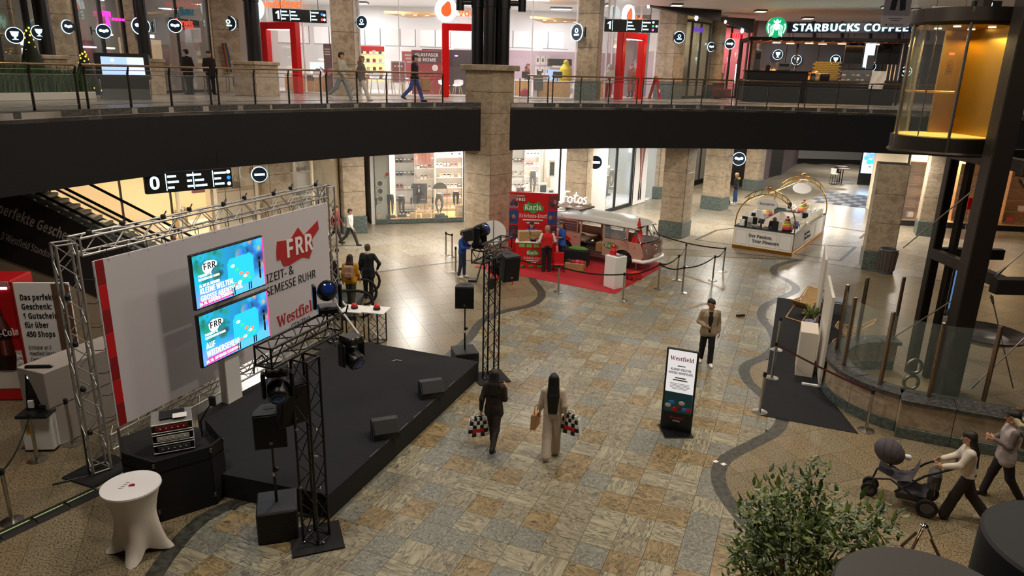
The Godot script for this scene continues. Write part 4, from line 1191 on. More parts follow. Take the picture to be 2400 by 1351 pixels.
func left_shops(ua:Transform3D)->void:
	mt("pink wall",hx("#c9737a"),0.7)
	shop_room(ua,13.4,5.0,5.0,"grey paint","upper stone",2,hx("#ffe9d6"),7.0,"dark paint")
	glazing("window_9",ua,[0.1,1.2,2.4,3.2],0.02,4.9,"dark paint",0.1,0.2)
	glazing("window_10",ua,[4.5,5.6,6.7],0.02,4.9,"dark paint",0.1,0.12)
	glazing("window_11",ua,[7.8,9.8,11.9],0.02,4.9,"dark paint",0.1,0.08)
	# fascia boards over the fronts
	for d in [[4.4,6.8,3.9],[0.2,3.2,3.6]]:
		struct("trim_fascia",S().box(V((d[0]+d[1])/2,d[2]+0.35,0.15),V(d[1]-d[0],0.5,0.1)),M["grey board"]).transform=ua
	var pink:=glow("sign pink",hx("#ff2aa6"),1.6)
	var t:=thf("shop_sign","glowing pink letter T with four squares on the dark shop front","sign",ua,V(5.72,2.8,0.2))
	ob("letter",S().box(V(0,0.2,0),V(0.36,0.1,0.05)).box(V(0,0.0,0),V(0.1,0.42,0.05)).box(V(0,-0.22,0),V(0.22,0.07,0.05)).box(V(-0.16,0.12,0),V(0.05,0.12,0.05)).box(V(0.16,0.12,0),V(0.05,0.12,0.05)),pink,t)
	for k in 4:rbx("square_mark",V(0.3+k*0.17,0.0,0),V(0.09,0.09,0.05),pink,t,0.005)
	var ps:=thf("neon_sign","pink neon tube beside the info terminal","lamp",ua,V(6.6,0.85,-0.4))
	ob("neon_tube",S().path([V(-0.5,0,0),V(0.0,0.02,0),V(0.1,0.16,0),V(0.3,0.26,0)],0.03),pink,ps)
	var dp:=thf("wall_panel","dark rose display wall in the shop with the pink letter","panel",ua,V(5.3,0.2,-0.8))
	rbx("board",V(0,0.9,0),V(1.3,1.8,0.1),mt("rose board",hx("#5b2a3c"),0.6),dp,0.01)
	for k in 4:bar("rod",V(-0.5+0.34*k,0.4,0.1),V(-0.5+0.34*k,1.9,0.1),0.015,M["steel"],dp)
	rbx("lit_strip",V(0.1,1.55,0.1),V(1.1,0.05,0.04),M["led white"],dp,0.005)
	rbx("brochure_stand",V(0.62,0.8,0.1),V(0.2,0.7,0.06),M["oak"],dp,0.01)
	# sweet shop
	var s:=thf("shop_sign","teal and orange red lettering sign of the sweet shop","sign",ua,V(10.1,3.0,0.15))
	txt("lettering","House",0.34,Transform3D(Basis(Vector3.BACK,0.08),V(0.25,0.42,0)),glow("sign teal",hx("#123f4d"),0.6),s,"Droid Serif",true,HORIZONTAL_ALIGNMENT_CENTER,0.04,0.6)
	txt("lettering","of",0.2,Transform3D(Basis(),V(-0.35,0.2,0)),M["sign teal"],s,"Droid Serif",true,HORIZONTAL_ALIGNMENT_CENTER,0.04,0.7)
	txt("lettering","Sweets",0.42,Transform3D(Basis(Vector3.BACK,0.05),V(0,-0.1,0)),glow("sign coral",hx("#b8402c"),0.8),s,"Droid Serif",true,HORIZONTAL_ALIGNMENT_CENTER,0.04,0.55)
	rbx("back_board",V(0.1,-0.02,-0.06),V(1.9,0.25,0.04),M["dark paint"],s,0.01)
	var lit:=thf("reflected_counter","reflection of a lit beige counter wall and white sign, built deep in the sweet shop","counter",ua,V(11.2,0.0,-3.2))  # a reflection, built as glowing wall, header, lamp and shelves
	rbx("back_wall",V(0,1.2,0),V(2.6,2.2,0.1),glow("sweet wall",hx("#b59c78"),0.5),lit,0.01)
	for k in 2:rbx("wall_joint",V(-0.45+0.95*k,1.2,0.055),V(0.02,2.2,0.01),M["ink"],lit,0.002)
	rbx("lit_header",V(-0.2,2.45,0.05),V(2.1,0.14,0.06),M["led white"],lit,0.01)
	rbx("reflected_lamp",V(0.1,1.35,0.3),V(0.4,0.14,0.3),M["led warm"],lit,0.05)
	for k in 4:rbx("lit_shelf",V(-2.6,0.7+k*0.55,0.6),V(0.4,0.06,0.3),M["led warm"],lit,0.01)
	for k in 5:
		var tb:=thf("cafe_table",["first","second","third","fourth","fifth"][k]+" small cafe table behind the railing of the sweet shop","table",ua,V(8.4+k*0.75,0,1.2+0.4*(k % 2)),0.0,"cafe tables at the sweet shop")
		ob("tabletop",S().lathe([W(0,0.75),W(0.3,0.75),W(0.3,0.71),W(0,0.71)],14),M["dark wood"],tb)
		bar("column",V(0,0,0),V(0,0.72,0),0.03,M["steel"],tb)
		ob("foot",S().lathe([W(0,0.04),W(0.22,0.02),W(0.22,0),W(0,0)],14),M["steel"],tb)
	var bb:=thf("shopping_bag","bright blue shopping bag hanging before the sweet shop","bag",ua,V(11.4,0.28,1.6))
	ob("bag_body",S().box(V(0,0.25,0),V(0.42,0.5,0.14),Basis(),0.03),mt("bag blue",hx("#1670b8"),0.5),bb)
	ob("handle",S().path([V(-0.1,0.5,0),V(-0.08,0.68,0),V(0.08,0.68,0),V(0.1,0.5,0)],0.012),mt("bag blue",hx("#1670b8"),0.5),bb)
	var fl:=thf("rainbow_flag","rolled rainbow flag at the pillar of the sweet shop","flag",ua,V(12.1,0.9,0.6))
	for k in 6:ob("stripe",S().path([V(-0.12+k*0.05,1.3,0),V(-0.05+k*0.06,0.8,0.02),V(0.08+k*0.06,0.0,0)],0.035),mt("rainbow %d" % k,[hx("#6b1d1d"),hx("#8a4a14"),hx("#8a7a18"),hx("#1d5a2c"),hx("#1c3f86"),hx("#4a2470")][k],0.8),fl)
	# bright doorway, exit sign and two small golden trees on the far left
	var dw:=thf("lit_doorway","bright white doorway between the far left pillars","doorway",ua,V(2.35,0,-0.6))
	rbx("glowing_panel",V(0,0.85,0),V(0.95,1.5,0.08),glow("door white",hx("#e7e2dc"),1.0),dw,0.01)  # panel glows in place of light in the doorway
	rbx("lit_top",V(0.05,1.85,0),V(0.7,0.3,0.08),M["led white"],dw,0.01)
	var ex:=thf("exit_sign","small green lit emergency sign above the bright doorway","sign",ua,V(2.75,2.2,0.2))
	rbx("case",Vector3(),V(0.5,0.22,0.06),glow("exit green",hx("#4fd09a"),0.9),ex,0.01)
	for i in 2:
		var tr:=thf("christmas_tree",["golden lit cone tree at the left edge","small golden lit tree before the bright doorway"][i],"tree",ua,V([1.55,2.95][i],0,[0.9,1.6][i]))
		var h:float=[2.3,1.6][i]
		ob("cone",S().lathe([W(0,0.1),W(0.42,0.12),W(0.3,0.5*h),W(0.02,h),W(0,h)],14),mt("tree green",hx("#1d2412"),0.9),tr)
		bar("trunk",V(0,0,0),V(0,0.2,0),0.05,M["dark wood"],tr)
		var li:=S()
		for k in 46:
			var y:=0.15+(h-0.2)*float(k)/46
			var rr:=0.43*(1-y/h*0.92)+0.01
			li.ball(V(cos(k*2.4)*rr,y,sin(k*2.4)*rr),Vector3.ONE*0.032,6)
		ob("fairy_lights",li,glow("fairy gold",hx("#ffb638"),3.0),tr).set_meta("kind","stuff")
	# bright white wall strip beside the left portal
	struct("wall_white",S().box(V(-13.1,UP_Y+2.6,-36.2),V(1.3,5.2,0.2)),M["white paint"])
func portal(f:Transform3D,at:Vector3,w:float,h:float,label:String)->void:
	var t:=thf("portal_frame",label,"portal",f,at)
	var r:Material=M["red gloss"]
	rbx("jamb",V(-w/2+0.16,h/2,0),V(0.32,h,0.4),r,t,0.03)
	rbx("jamb",V(w/2-0.16,h/2,0),V(0.32,h,0.4),r,t,0.03)
	rbx("lintel",V(0,h-0.16,0),V(w-0.6,0.32,0.4),r,t,0.03)
	rbx("lintel_lamp",V(0,h-0.34,0),V(w-0.7,0.03,0.2),glow("portal lamp",hx("#ffe6dd"),1.5),t,0.005)
func round_lamp_sign(f:Transform3D,at:Vector3,label:String)->void:
	var t:=thf("round_light_sign",label,"sign",f,at)
	var fwd:=Basis(Vector3.RIGHT,PI/2)
	ob("drum",S().lathe([W(0,-0.06),W(0.52,-0.06),W(0.52,0.06),W(0,0.06)],26,Transform3D(fwd,Vector3())),glow("drum white",hx("#d7fbff"),1.5),t)
	var p:=[]
	for i in 22:
		var a:=TAU*i/22
		var r:=0.27+0.16*pow(maxf(0.0,cos(a-1.25)),9.0)
		p.append(W(cos(a)*r*0.9,sin(a)*r-0.05))
	ob("drop_mark",S().prism(plan(p),0.03,Transform3D(Basis(),V(0,0,0.06)),true),glow("mark orange",hx("#ff4a1c"),1.2),t)
func stool(f:Transform3D,at:Vector3,seat:float,label:String,group:String,turn:=0.0)->void:
	var t:=thf("shell_stool",label,"stool",f,at,turn,group)
	ob("shell",S().skin([[V(-0.24,seat+0.3,-0.22),V(0,seat+0.34,-0.26),V(0.24,seat+0.3,-0.22)],[V(-0.25,seat+0.12,-0.18),V(0,seat+0.06,-0.2),V(0.25,seat+0.12,-0.18)],[V(-0.24,seat+0.06,0),V(0,seat,0),V(0.24,seat+0.06,0)],[V(-0.2,seat+0.03,0.22),V(0,seat,0.24),V(0.2,seat+0.03,0.22)]]),M["white"],t)
	for k in 4:
		var sx:=-1.0 if k % 2 else 1.0
		var sz:=-1.0 if k<2 else 1.0
		bar("leg",V(sx*0.12,seat+0.02,sz*0.12),V(sx*0.22,0,sz*0.22),0.018,M["pale wood"],t)
func phone_shop(ub:Transform3D,uc:Transform3D,ud:Transform3D)->void:
	var y:=UP_Y
	var white:Material=M["white paint"]
	# one large white room behind three glazed fronts
	var room:=PackedVector2Array([W(-13.1,-36.7),W(-8.2,-34.9),W(-7.4,-34.95),W(3.4,-36.9),W(8.1,-42.2),W(6.2,-50),W(-16.5,-47.5)])
	struct("floor_shop",S().prism(room,0.05,lying(y+0.03)),mt("shop floor",hx("#d9d4cc"),0.25))
	struct("ceiling_shop",S().prism(room,0.2,lying(y+5.2)),white)
	struct("wall_shop",wall_strip([W(-13.0,-36.9),W(-16.5,-47.5),W(-4,-46.6)],y,y+5.0,-0.2),white)
	struct("wall_shop",wall_strip([W(-4,-46.6),W(6.3,-48.5),W(7.9,-42.4)],y+2.6,y+5.0,-0.2),white)
	struct("wall_shop",wall_strip([W(-4,-46.6),W(6.3,-48.5),W(7.9,-42.4)],y,y+2.6,-0.2),mt("mauve",hx("#b9a1a6"),0.7))
	glazing("window_12",ub,[-0.2,0.8,2.8,4.4],0.02,5.1,"white paint",0.06,0.04)
	glazing("window_13",uc,[0.2,2.0,4.1,6.5,8.4,10.6],0.02,5.1,"white paint",0.06,0.04)
	glazing("window_14",ud,[-0.1,0.4,2.9,4.6],0.02,5.1,"white paint",0.06,0.04)
	portal(ub,V(1.75,0,0.35),2.0,3.25,"left red portal frame of the phone shop beside the stone block")
	portal(uc,V(5.25,0,0.35),2.5,3.35,"middle red portal frame behind the great pier")
	portal(ud,V(1.6,0,0.4),2.3,3.35,"right red portal frame under the hanging board")
	round_lamp_sign(ub,V(0.45,3.85,0.45),"round white light sign with an orange drop above the left portal")
	round_lamp_sign(uc,V(4.2,3.95,0.45),"round white light sign with an orange drop left of the great pier tubes")
	round_lamp_sign(ud,V(1.0,4.15,0.45),"round white light sign with a drop above the right portal")
	for d in [[ub,V(1.9,4.05,0.3),"left"],[uc,V(5.85,3.85,0.3),"middle"],[ud,V(2.3,4.0,0.3),"right"]]:
		var s:=thf("shop_sign","orange red glowing shop lettering above the %s portal" % d[2],"sign",d[0],d[1])
		txt("lettering","vodafone",0.34,Transform3D(),glow("letter orange",hx("#ff5a2a"),1.4),s,"Droid Sans",true,HORIZONTAL_ALIGNMENT_CENTER,0.03)
	for p in [W(-10.5,-40),W(-6.5,-39),W(-9.5,-44.5),W(-3,-38.5),W(-3,-43.5),W(1,-40),W(2.5,-45),W(5.4,-42)]:  # lamps partly out of view, set to light the white interior
		panel_lamp(V(p.x,y+4.9,p.y),W(1.2,0.6),hx("#f6f4ff"),14.0,2.0,"flat white ceiling lamp placed to light the phone shop","phone shop lamps")
	# wooden ceiling sails
	for d in [["wooden ceiling sail in the left part of the phone shop",W(-7.0,-39.2),W(-2.6,-39.4),W(-6.0,-42)],["wooden ceiling sail in the right part of the phone shop",W(0.6,-40.2),W(4.6,-42.2),W(1.5,-43.5)]]:
		var o:=thing("ceiling_sail",d[0],"ceiling panel",V(0,y+4.0,0))
		ob("wood_panel",S().prism(plan([d[1],d[2],d[3]]),0.12,lying(0.12)),M["oak"],o)
		for k in 4:
			var q:Vector2=d[1].lerp(d[2],0.2+0.18*k).lerp(d[3],0.2)
			ob("spot_lamp",S().lathe([W(0,-0.01),W(0.09,-0.01),W(0.09,0.01),W(0,0.01)],10,Transform3D(Basis(),V(q.x,0,q.y))),M["led warm"],o)
	# square panels high on the walls
	var hb:=fr(W(-14.6,-44.6),W(-4,-45.6),y)
	for i in 5:
		var w:=thf("wall_square",["first","second","third","fourth","fifth"][i]+" pair of framed white squares from the left high on the phone shop wall","panel",hb,V(1.2+i*2.1,3.1,0.12),0.0,"white squares on the phone shop wall")
		for sx in [-0.46,0.46]:
			rbx("square_panel",V(sx,0,0),V(0.88,0.95,0.05),white,w,0.01)
			for e in [[V(sx,-0.5,0.02),V(0.92,0.03,0.05)],[V(sx+0.46,0,0.02),V(0.03,1.0,0.05)]]:blk("grey_edge",e[0],e[1],M["grey paint"],w)  # thin grey strips along two sides of each square
	var hr:=fr(W(-3.6,-45.4),W(5.9,-47.0),y)
	for i in 4:
		var w:=thf("wall_square",["first","second","third","fourth"][i]+" framed white square from the left above the mauve wall","panel",hr,V(1.6+i*2.2,3.2,0.12),0.0,"white squares above the mauve wall")
		rbx("square_panel",V(0,0,0),V(0.95,0.95,0.05),white,w,0.01)
		blk("grey_edge",V(0,-0.5,0.02),V(1.6,0.03,0.05),M["grey paint"],w)  # grey strips below and beside the square
		blk("grey_edge",V(-0.5,0,0.02),V(0.03,1.0,0.05),M["grey paint"],w)
	# light strips along the shelves
	for i in 3:
		var w:=thf("light_shelf",["left","middle","right"][i]+" wall shelf with a warm light strip in the phone shop","shelf",hb,V(3.6+i*2.6,1.35,0.3))
		rbx("shelf_board",V(0,0.4,0),V(2.0,0.05,0.3),white,w,0.005)
		rbx("shelf_board",V(0,-0.15,0),V(2.0,0.05,0.3),white,w,0.005)
		rbx("light_strip",V(0,0.35,0.1),V(1.9,0.03,0.05),M["led warm"],w,0.004)
		for k in 4:rbx("boxed_phone",V(-0.75+0.5*k,-0.02,0),V(0.14,0.22,0.1),M["off white"],w,0.005)
	# counters, tables, stools
	var f1:=ub
	var ct:=thf("service_counter","long oak counter behind the left red portal","counter",f1,V(1.6,0,-2.2))
	rbx("front",V(0,0.42,0),V(3.0,0.84,0.6),M["oak"],ct,0.01)
	rbx("top",V(0,0.88,0),V(3.1,0.08,0.7),M["white"],ct,0.01)
	for k in 4:rbx("glass_jar",V(-0.2+0.16*k,0.72,0.32),V(0.1,0.3,0.03),M["grey plastic"],ct,0.005)
	rbx("device",V(0.4,1.05,0),V(0.24,0.26,0.1),M["ink"],ct,0.01)
	rbx("light_box",V(0.1,1.2,-0.9),V(1.6,0.6,0.1),glow("counter blue",hx("#cfe8f4"),0.9),ct,0.01)
	var st:=thf("advertising_stele","tall dark red printed stele with a wooden edge beside the portal","sign",f1,V(3.4,0,-1.2))
	rbx("board",V(0,1.18,0),V(0.55,2.36,0.2),mt("stele red",hx("#5f3138"),0.5),st,0.01)
	rbx("wood_edge",V(0.32,1.18,0),V(0.09,2.36,0.2),M["oak"],st,0.008)
	for k in 3:blk("print_line",V(-0.05,2.1-k*0.12,0.102),V(0.3,0.05,0.004),M["off white"],st)
	ob("printed_hand",S().prism(plan([W(-0.55,1.3),W(-0.2,1.1),W(0.15,1.25),W(0.22,1.05),W(0.0,0.85),W(-0.3,0.95)]),0.01,Transform3D(Basis(),V(0,0,0.101))),mt("print pink",hx("#c96a70"),0.6),st)
	for d in [[ub,V(-0.1,0,-0.9),"left"],[ud,V(-0.3,0,-0.7),"right"]]:
		var p:=thf("red_post","red box post with a glowing edge beside the %s portal" % d[2],"post",d[0],d[1])
		rbx("post_body",V(0,0.85,0),V(0.42,1.7,0.3),M["red"],p,0.02)
		rbx("glowing_edge",V(-0.1,0.95,0.155),V(0.05,1.3,0.02),glow("edge red",hx("#ff3a2a"),2.0),p,0.004)
	stool(ub,V(3.0,0,-0.7),0.75,"tall white shell stool beside the dark red stele","tall shell stools",0.5)
	for i in 3:
		stool(uc,V(0.75+0.75*i,0,-1.9),0.75,["white shell stool at the left end of the tall oak table","white shell stool before the tall oak table","white shell stool right of the tall oak table"][i],"tall shell stools",0.4*i)
	var tb:=thf("oak_table","tall oak table with a white top in the phone shop","table",uc,V(1.25,0,-2.8))
	rbx("tabletop",V(0,0.98,0),V(2.0,0.06,0.8),M["white"],tb,0.01)
	rbx("apron",V(0,0.9,0),V(1.9,0.1,0.7),M["oak"],tb,0.01)
	for sx in [-0.9,0.9]:rbx("leg_panel",V(sx,0.45,0),V(0.1,0.9,0.7),M["oak"],tb,0.01)
	ob("bread_decor",S().ball(V(-0.1,1.1,0.1),V(0.22,0.12,0.15),10),mt("bread amber",hx("#e7b56a"),0.5),tb)  # plain amber colour without emission
	for k in 3:rbx("device",V(-0.7+0.6*k,1.05,-0.1),V(0.2,0.12,0.02),M["satin black"],tb,0.005)
	var rs:=thf("red_shelf","lit yellow shelf with a red header behind the walking couple","shelf",uc,V(0.4,0.5,-4.2))
	rbx("header",V(0,1.75,0),V(1.7,0.26,0.1),M["red gloss"],rs,0.01)
	rbx("lit_back",V(0,0.9,-0.1),V(1.7,1.6,0.05),glow("shelf yellow",hx("#ffdf9a"),0.9),rs,0.005)
	for k in 4:
		rbx("shelf_board",V(0,0.2+0.42*k,0),V(1.7,0.04,0.3),white,rs,0.005)
		for j in 5:rbx("boxed_item",V(-0.65+0.32*j,0.32+0.42*k,0.02),V(0.16,0.18,0.1),[M["off white"],M["grey plastic"],M["red"]][(j+k) % 3],rs,0.006)
	var pf:=thf("poster_stand","framed dark red poster on a steel stand in the phone shop","poster",uc,V(1.95,0,-1.3))
	rbx("frame",V(0,1.1,0),V(0.72,1.05,0.05),M["aluminium"],pf,0.01)
	rbx("poster_sheet",V(0,1.1,0.027),V(0.6,0.92,0.01),mt("poster wine",hx("#8e3f45"),0.5),pf,0.003)
	for k in 3:ob("printed_spot",S().ball(V(-0.16+0.16*k,1.38,0.033),V(0.05,0.05,0.004),8),M["off white"],pf)
	for sx in [-0.3,0.3]:
		for sz in [-0.16,0.16]:bar("leg",V(sx,0.6,0),V(sx,0,sz),0.012,M["steel"],pf)
	# red display walls
	var r1:=thf("display_wall","dark red display wall with fibre lettering behind the walking man","panel",uc,V(3.4,0,-2.5))
	rbx("board",V(0,1.1,0),V(1.55,2.2,0.1),mt("wall wine",hx("#9a1f28"),0.4),r1,0.01)
	rbx("header",V(0,1.85,0.055),V(1.45,0.62,0.01),mt("wall dark",hx("#571a22"),0.5),r1,0.004)
	txt("lettering","GLASFASER",0.16,Transform3D(Basis(),V(0,1.98,0.064)),M["white"],r1)
	txt("lettering","@ HOME",0.17,Transform3D(Basis(),V(0,1.74,0.064)),M["white"],r1)
	ob("round_badge",S().ball(V(0.42,1.35,0.056),V(0.16,0.16,0.008),14),M["white"],r1)
	for k in 4:
		var q:=[]
		for i in 9:q.append(V(-0.3+0.2*k+0.16*sin(i*0.8+k),0.1+0.14*i,0.055))
		ob("printed_curve",S().path(q,0.014,5),mt("print orange",hx("#e0553a"),0.5),r1)
	var r2:=thf("display_wall","pink red poster wall left of the fibre lettering","panel",uc,V(2.6,0.5,-3.2))
	rbx("board",V(0,0.9,0),V(0.9,1.5,0.08),mt("wall rose",hx("#c2545a"),0.5),r2,0.01)
	for k in 3:blk("print_line",V(-0.05,1.45-0.16*k,0.042),V(0.5-0.1*k,0.09,0.005),M["off white"],r2)
	var r3:=thf("display_wall","large black display wall behind the middle portal","panel",uc,V(4.9,0,-3.6))
	rbx("board",V(0,1.15,0),V(3.4,2.3,0.1),mt("wall black",hx("#2a2226"),0.35),r3,0.01)
	for k in 2:ob("violet_lamp",S().ball(V(0.1+0.9*k,2.0,0.06),V(0.1,0.04,0.02),8),glow("violet",hx("#a78bff"),2.0),r3)
	for d in [[6.05,"left"],[6.55,"right"]]:
		var rb:=thf("red_screen","red lit picture panel seen in the %s gap of the pier tubes" % d[1],"screen",uc,V(d[0],1.25,-1.6))
		rbx("panel",V(0,0.2,0),V(0.36,1.1,0.05),glow("screen red",hx("#e02a4a"),0.9),rb,0.005)
		ob("ring_mark",S().path([V(-0.08,0,0.03),V(0,0.08,0.03),V(0.08,0,0.03),V(0,-0.08,0.03)],0.025,5,true),M["white"],rb)
		rbx("printed_cup",V(-0.06,0.38,0.03),V(0.1,0.2,0.01),M["off white"],rb,0.003)
	for i in 2:
		stool(uc,V(4.25+0.65*i,0,-1.6),0.48,["left","right"][i]+" white shell chair behind the middle portal","shell chairs",0.6-i)
	# right part: desks, screens, frames, mannequin
	for i in 2:
		var d:=thf("oak_desk",["small oak desk far back left before the mauve wall","wide oak desk with a white side before the mauve wall"][i],"desk",uc,V([8.6,9.85][i],0,[-3.6,-1.6][i]))
		rbx("front",V(0,0.4,0),V([0.9,1.75][i],0.8,0.5),M["oak"],d,0.01)
		rbx("top",V(0,0.83,0),V([1.0,1.8][i],0.05,0.6),M["white"],d,0.008)
		rbx("side",V([-0.5,-0.98][i],0.42,0.05),V([0.06,0.22][i],0.84,0.5),M["white"],d,0.008)
	for i in 3:
		var m:=thf("monitor",["monitor at the far left desk","back of a monitor on the wide oak desk","tilted monitor left of the wide desk"][i],"monitor",uc,V([8.75,10.1,9.1][i],[0.83,0.855,0.855][i],[-3.6,-1.65,-1.5][i]),[0.5,0.1,0.9][i])
		rbx("screen",V(0,0.3,0),V(0.5,0.34,0.03),M["satin black"],m,0.008)
		bar("stand",V(0,0,0),V(0,0.2,0),0.02,M["satin black"],m)
		rbx("foot",V(0,0.01,0),V(0.24,0.015,0.16),M["satin black"],m,0.004)
	var sp:=thf("tilted_stand","black tilted display stand left of the wide oak desk","display stand",uc,V(8.95,0,-0.95))
	rbx("panel",V(0,0.75,0),V(0.5,0.75,0.06),M["satin black"],sp,0.01,Basis(Vector3.RIGHT,-0.3))
	bar("column",V(0,0,-0.05),V(0,0.5,0),0.03,M["satin black"],sp)
	rbx("foot",V(0,0.02,0),V(0.4,0.04,0.3),M["satin black"],sp,0.01)
	var po:=thf("service_post","slim black barrier post behind the railing of the phone shop","post",uc,V(8.0,0,-0.9))
	bar("pole",V(0,0,0),V(0,0.95,0),0.03,M["ink"],po)
	rbx("foot",V(0,0.02,0),V(0.5,0.03,0.3),M["ink"],po,0.005)
	var rb:=thf("red_backpack","red bag lying on the floor beside the barrier post","bag",uc,V(8.35,0,-1.5))
	ob("bag_body",S().ball(V(0,0.2,0),V(0.26,0.24,0.18),12),mt("bag red",hx("#a02738"),0.7),rb)
	ob("strap",S().path([V(-0.1,0.38,0.1),V(0,0.5,0.1),V(0.1,0.38,0.1)],0.015),mt("bag red",hx("#a02738"),0.7),rb)
	for i in 6:
		var p:=thf("picture_frame",["upper","lower"][i/3]+" "+["left","middle","right"][i % 3]+" of six small white frames on the mauve wall","picture",uc,V(9.95+(i % 3)*0.3,1.95-(i/3)*0.6,-6.4),0.0,"small frames on the mauve wall")
		rbx("frame",Vector3(),V(0.25,0.5,0.04),M["white"],p,0.006)
		rbx("print",V(0,0,0.021),V(0.09,0.2,0.004),M["grey plastic"],p,0.002)
	var tv:=thf("wall_rack","black wall shelf with white boxes beside the yellow hooded top","shelf",uc,V(11.2,0.8,-6.2))
	rbx("black_top",V(0,1.05,0),V(1.4,0.4,0.3),M["satin black"],tv,0.01)
	rbx("white_band",V(0.1,0.82,0.16),V(1.1,0.1,0.02),M["white"],tv,0.004)
	rbx("blue_screen",V(-0.35,0.35,0.1),V(0.7,0.6,0.05),glow("screen pale",hx("#9fb8d8"),0.8),tv,0.006)
	rbx("dark_door",V(0.4,0.3,0.1),V(0.5,0.8,0.05),M["ink"],tv,0.006)
	var hm:=thf("torso_stand","yellow hooded top on a torso stand left of the black based pillar","mannequin",uc,V(10.75,0,-2.6))
	ob("hooded_top",S().lathe([W(0.1,1.75),W(0.2,1.68),W(0.34,1.45),W(0.36,1.1),W(0.3,0.82),W(0.16,0.78)],14,Transform3D(),0.6),mt("hoodie yellow",hx("#c9b313"),0.8),hm)
	ob("hood",S().ball(V(0,1.78,0),V(0.15,0.16,0.13),12),mt("hoodie yellow",hx("#c9b313"),0.8),hm)
	bar("stand",V(0,0,0),V(0,0.8,0),0.025,M["steel"],hm)
	ob("base",S().lathe([W(0,0.03),W(0.22,0.02),W(0.22,0),W(0,0)],14),M["steel"],hm)
	stool(uc,V(11.0,0,-1.4),0.48,"white shell chair right of the wide oak desk","shell chairs",-0.7)
	# behind the right portal
	var od:=thf("oak_desk","oak counter behind the right red portal","desk",ud,V(1.3,0,-1.4))
	rbx("front",V(0,0.45,0),V(1.3,0.9,0.5),M["oak"],od,0.01)
	rbx("top",V(0,0.93,0),V(1.35,0.05,0.6),M["white"],od,0.008)
	stool(ud,V(0.3,0,-1.0),0.75,"tall stool beside the right red portal","tall shell stools")
	var af:=thf("board_stand","red folding board stand right of the right portal","sign",ud,V(3.75,0,0.7),0.3)
	for sz in [-1.0,1.0]:
		rbx("panel",V(0,0.62,sz*0.16),V(0.6,1.2,0.03),M["red"],af,0.006,Basis(Vector3.RIGHT,sz*-0.22))
		rbx("sheet",V(0,0.6,sz*0.185),V(0.48,0.95,0.01),M["deep red"],af,0.003,Basis(Vector3.RIGHT,sz*-0.22))
	ob("white_mark",S().ball(V(0.05,0.45,0.225),V(0.11,0.11,0.008),12,Basis(Vector3.RIGHT,-0.22)),M["white"],af)
	var rr:=thf("round_sticker","red and white round sign on the glass right of the right portal","sign",ud,V(2.95,1.75,0.1))
	ob("disc",S().lathe([W(0,-0.01),W(0.36,-0.01),W(0.36,0.01),W(0,0.01)],22,Transform3D(Basis(Vector3.RIGHT,PI/2),Vector3())),M["white"],rr)
	ob("red_centre",S().lathe([W(0,0.012),W(0.27,0.012),W(0.27,0)],22,Transform3D(Basis(Vector3.RIGHT,PI/2),Vector3())),mt("sticker red",hx("#a8323a"),0.5),rr)
	var rq:=thf("round_sticker","red and white round sign left of the left portal","sign",ub,V(0.1,1.85,0.1))
	ob("disc",S().lathe([W(0,-0.01),W(0.3,-0.01),W(0.3,0.01),W(0,0.01)],22,Transform3D(Basis(Vector3.RIGHT,PI/2),Vector3())),M["white"],rq)
	ob("red_centre",S().lathe([W(0,0.012),W(0.24,0.012),W(0.24,0)],22,Transform3D(Basis(Vector3.RIGHT,PI/2),Vector3())),mt("sticker red",hx("#a8323a"),0.5),rq)
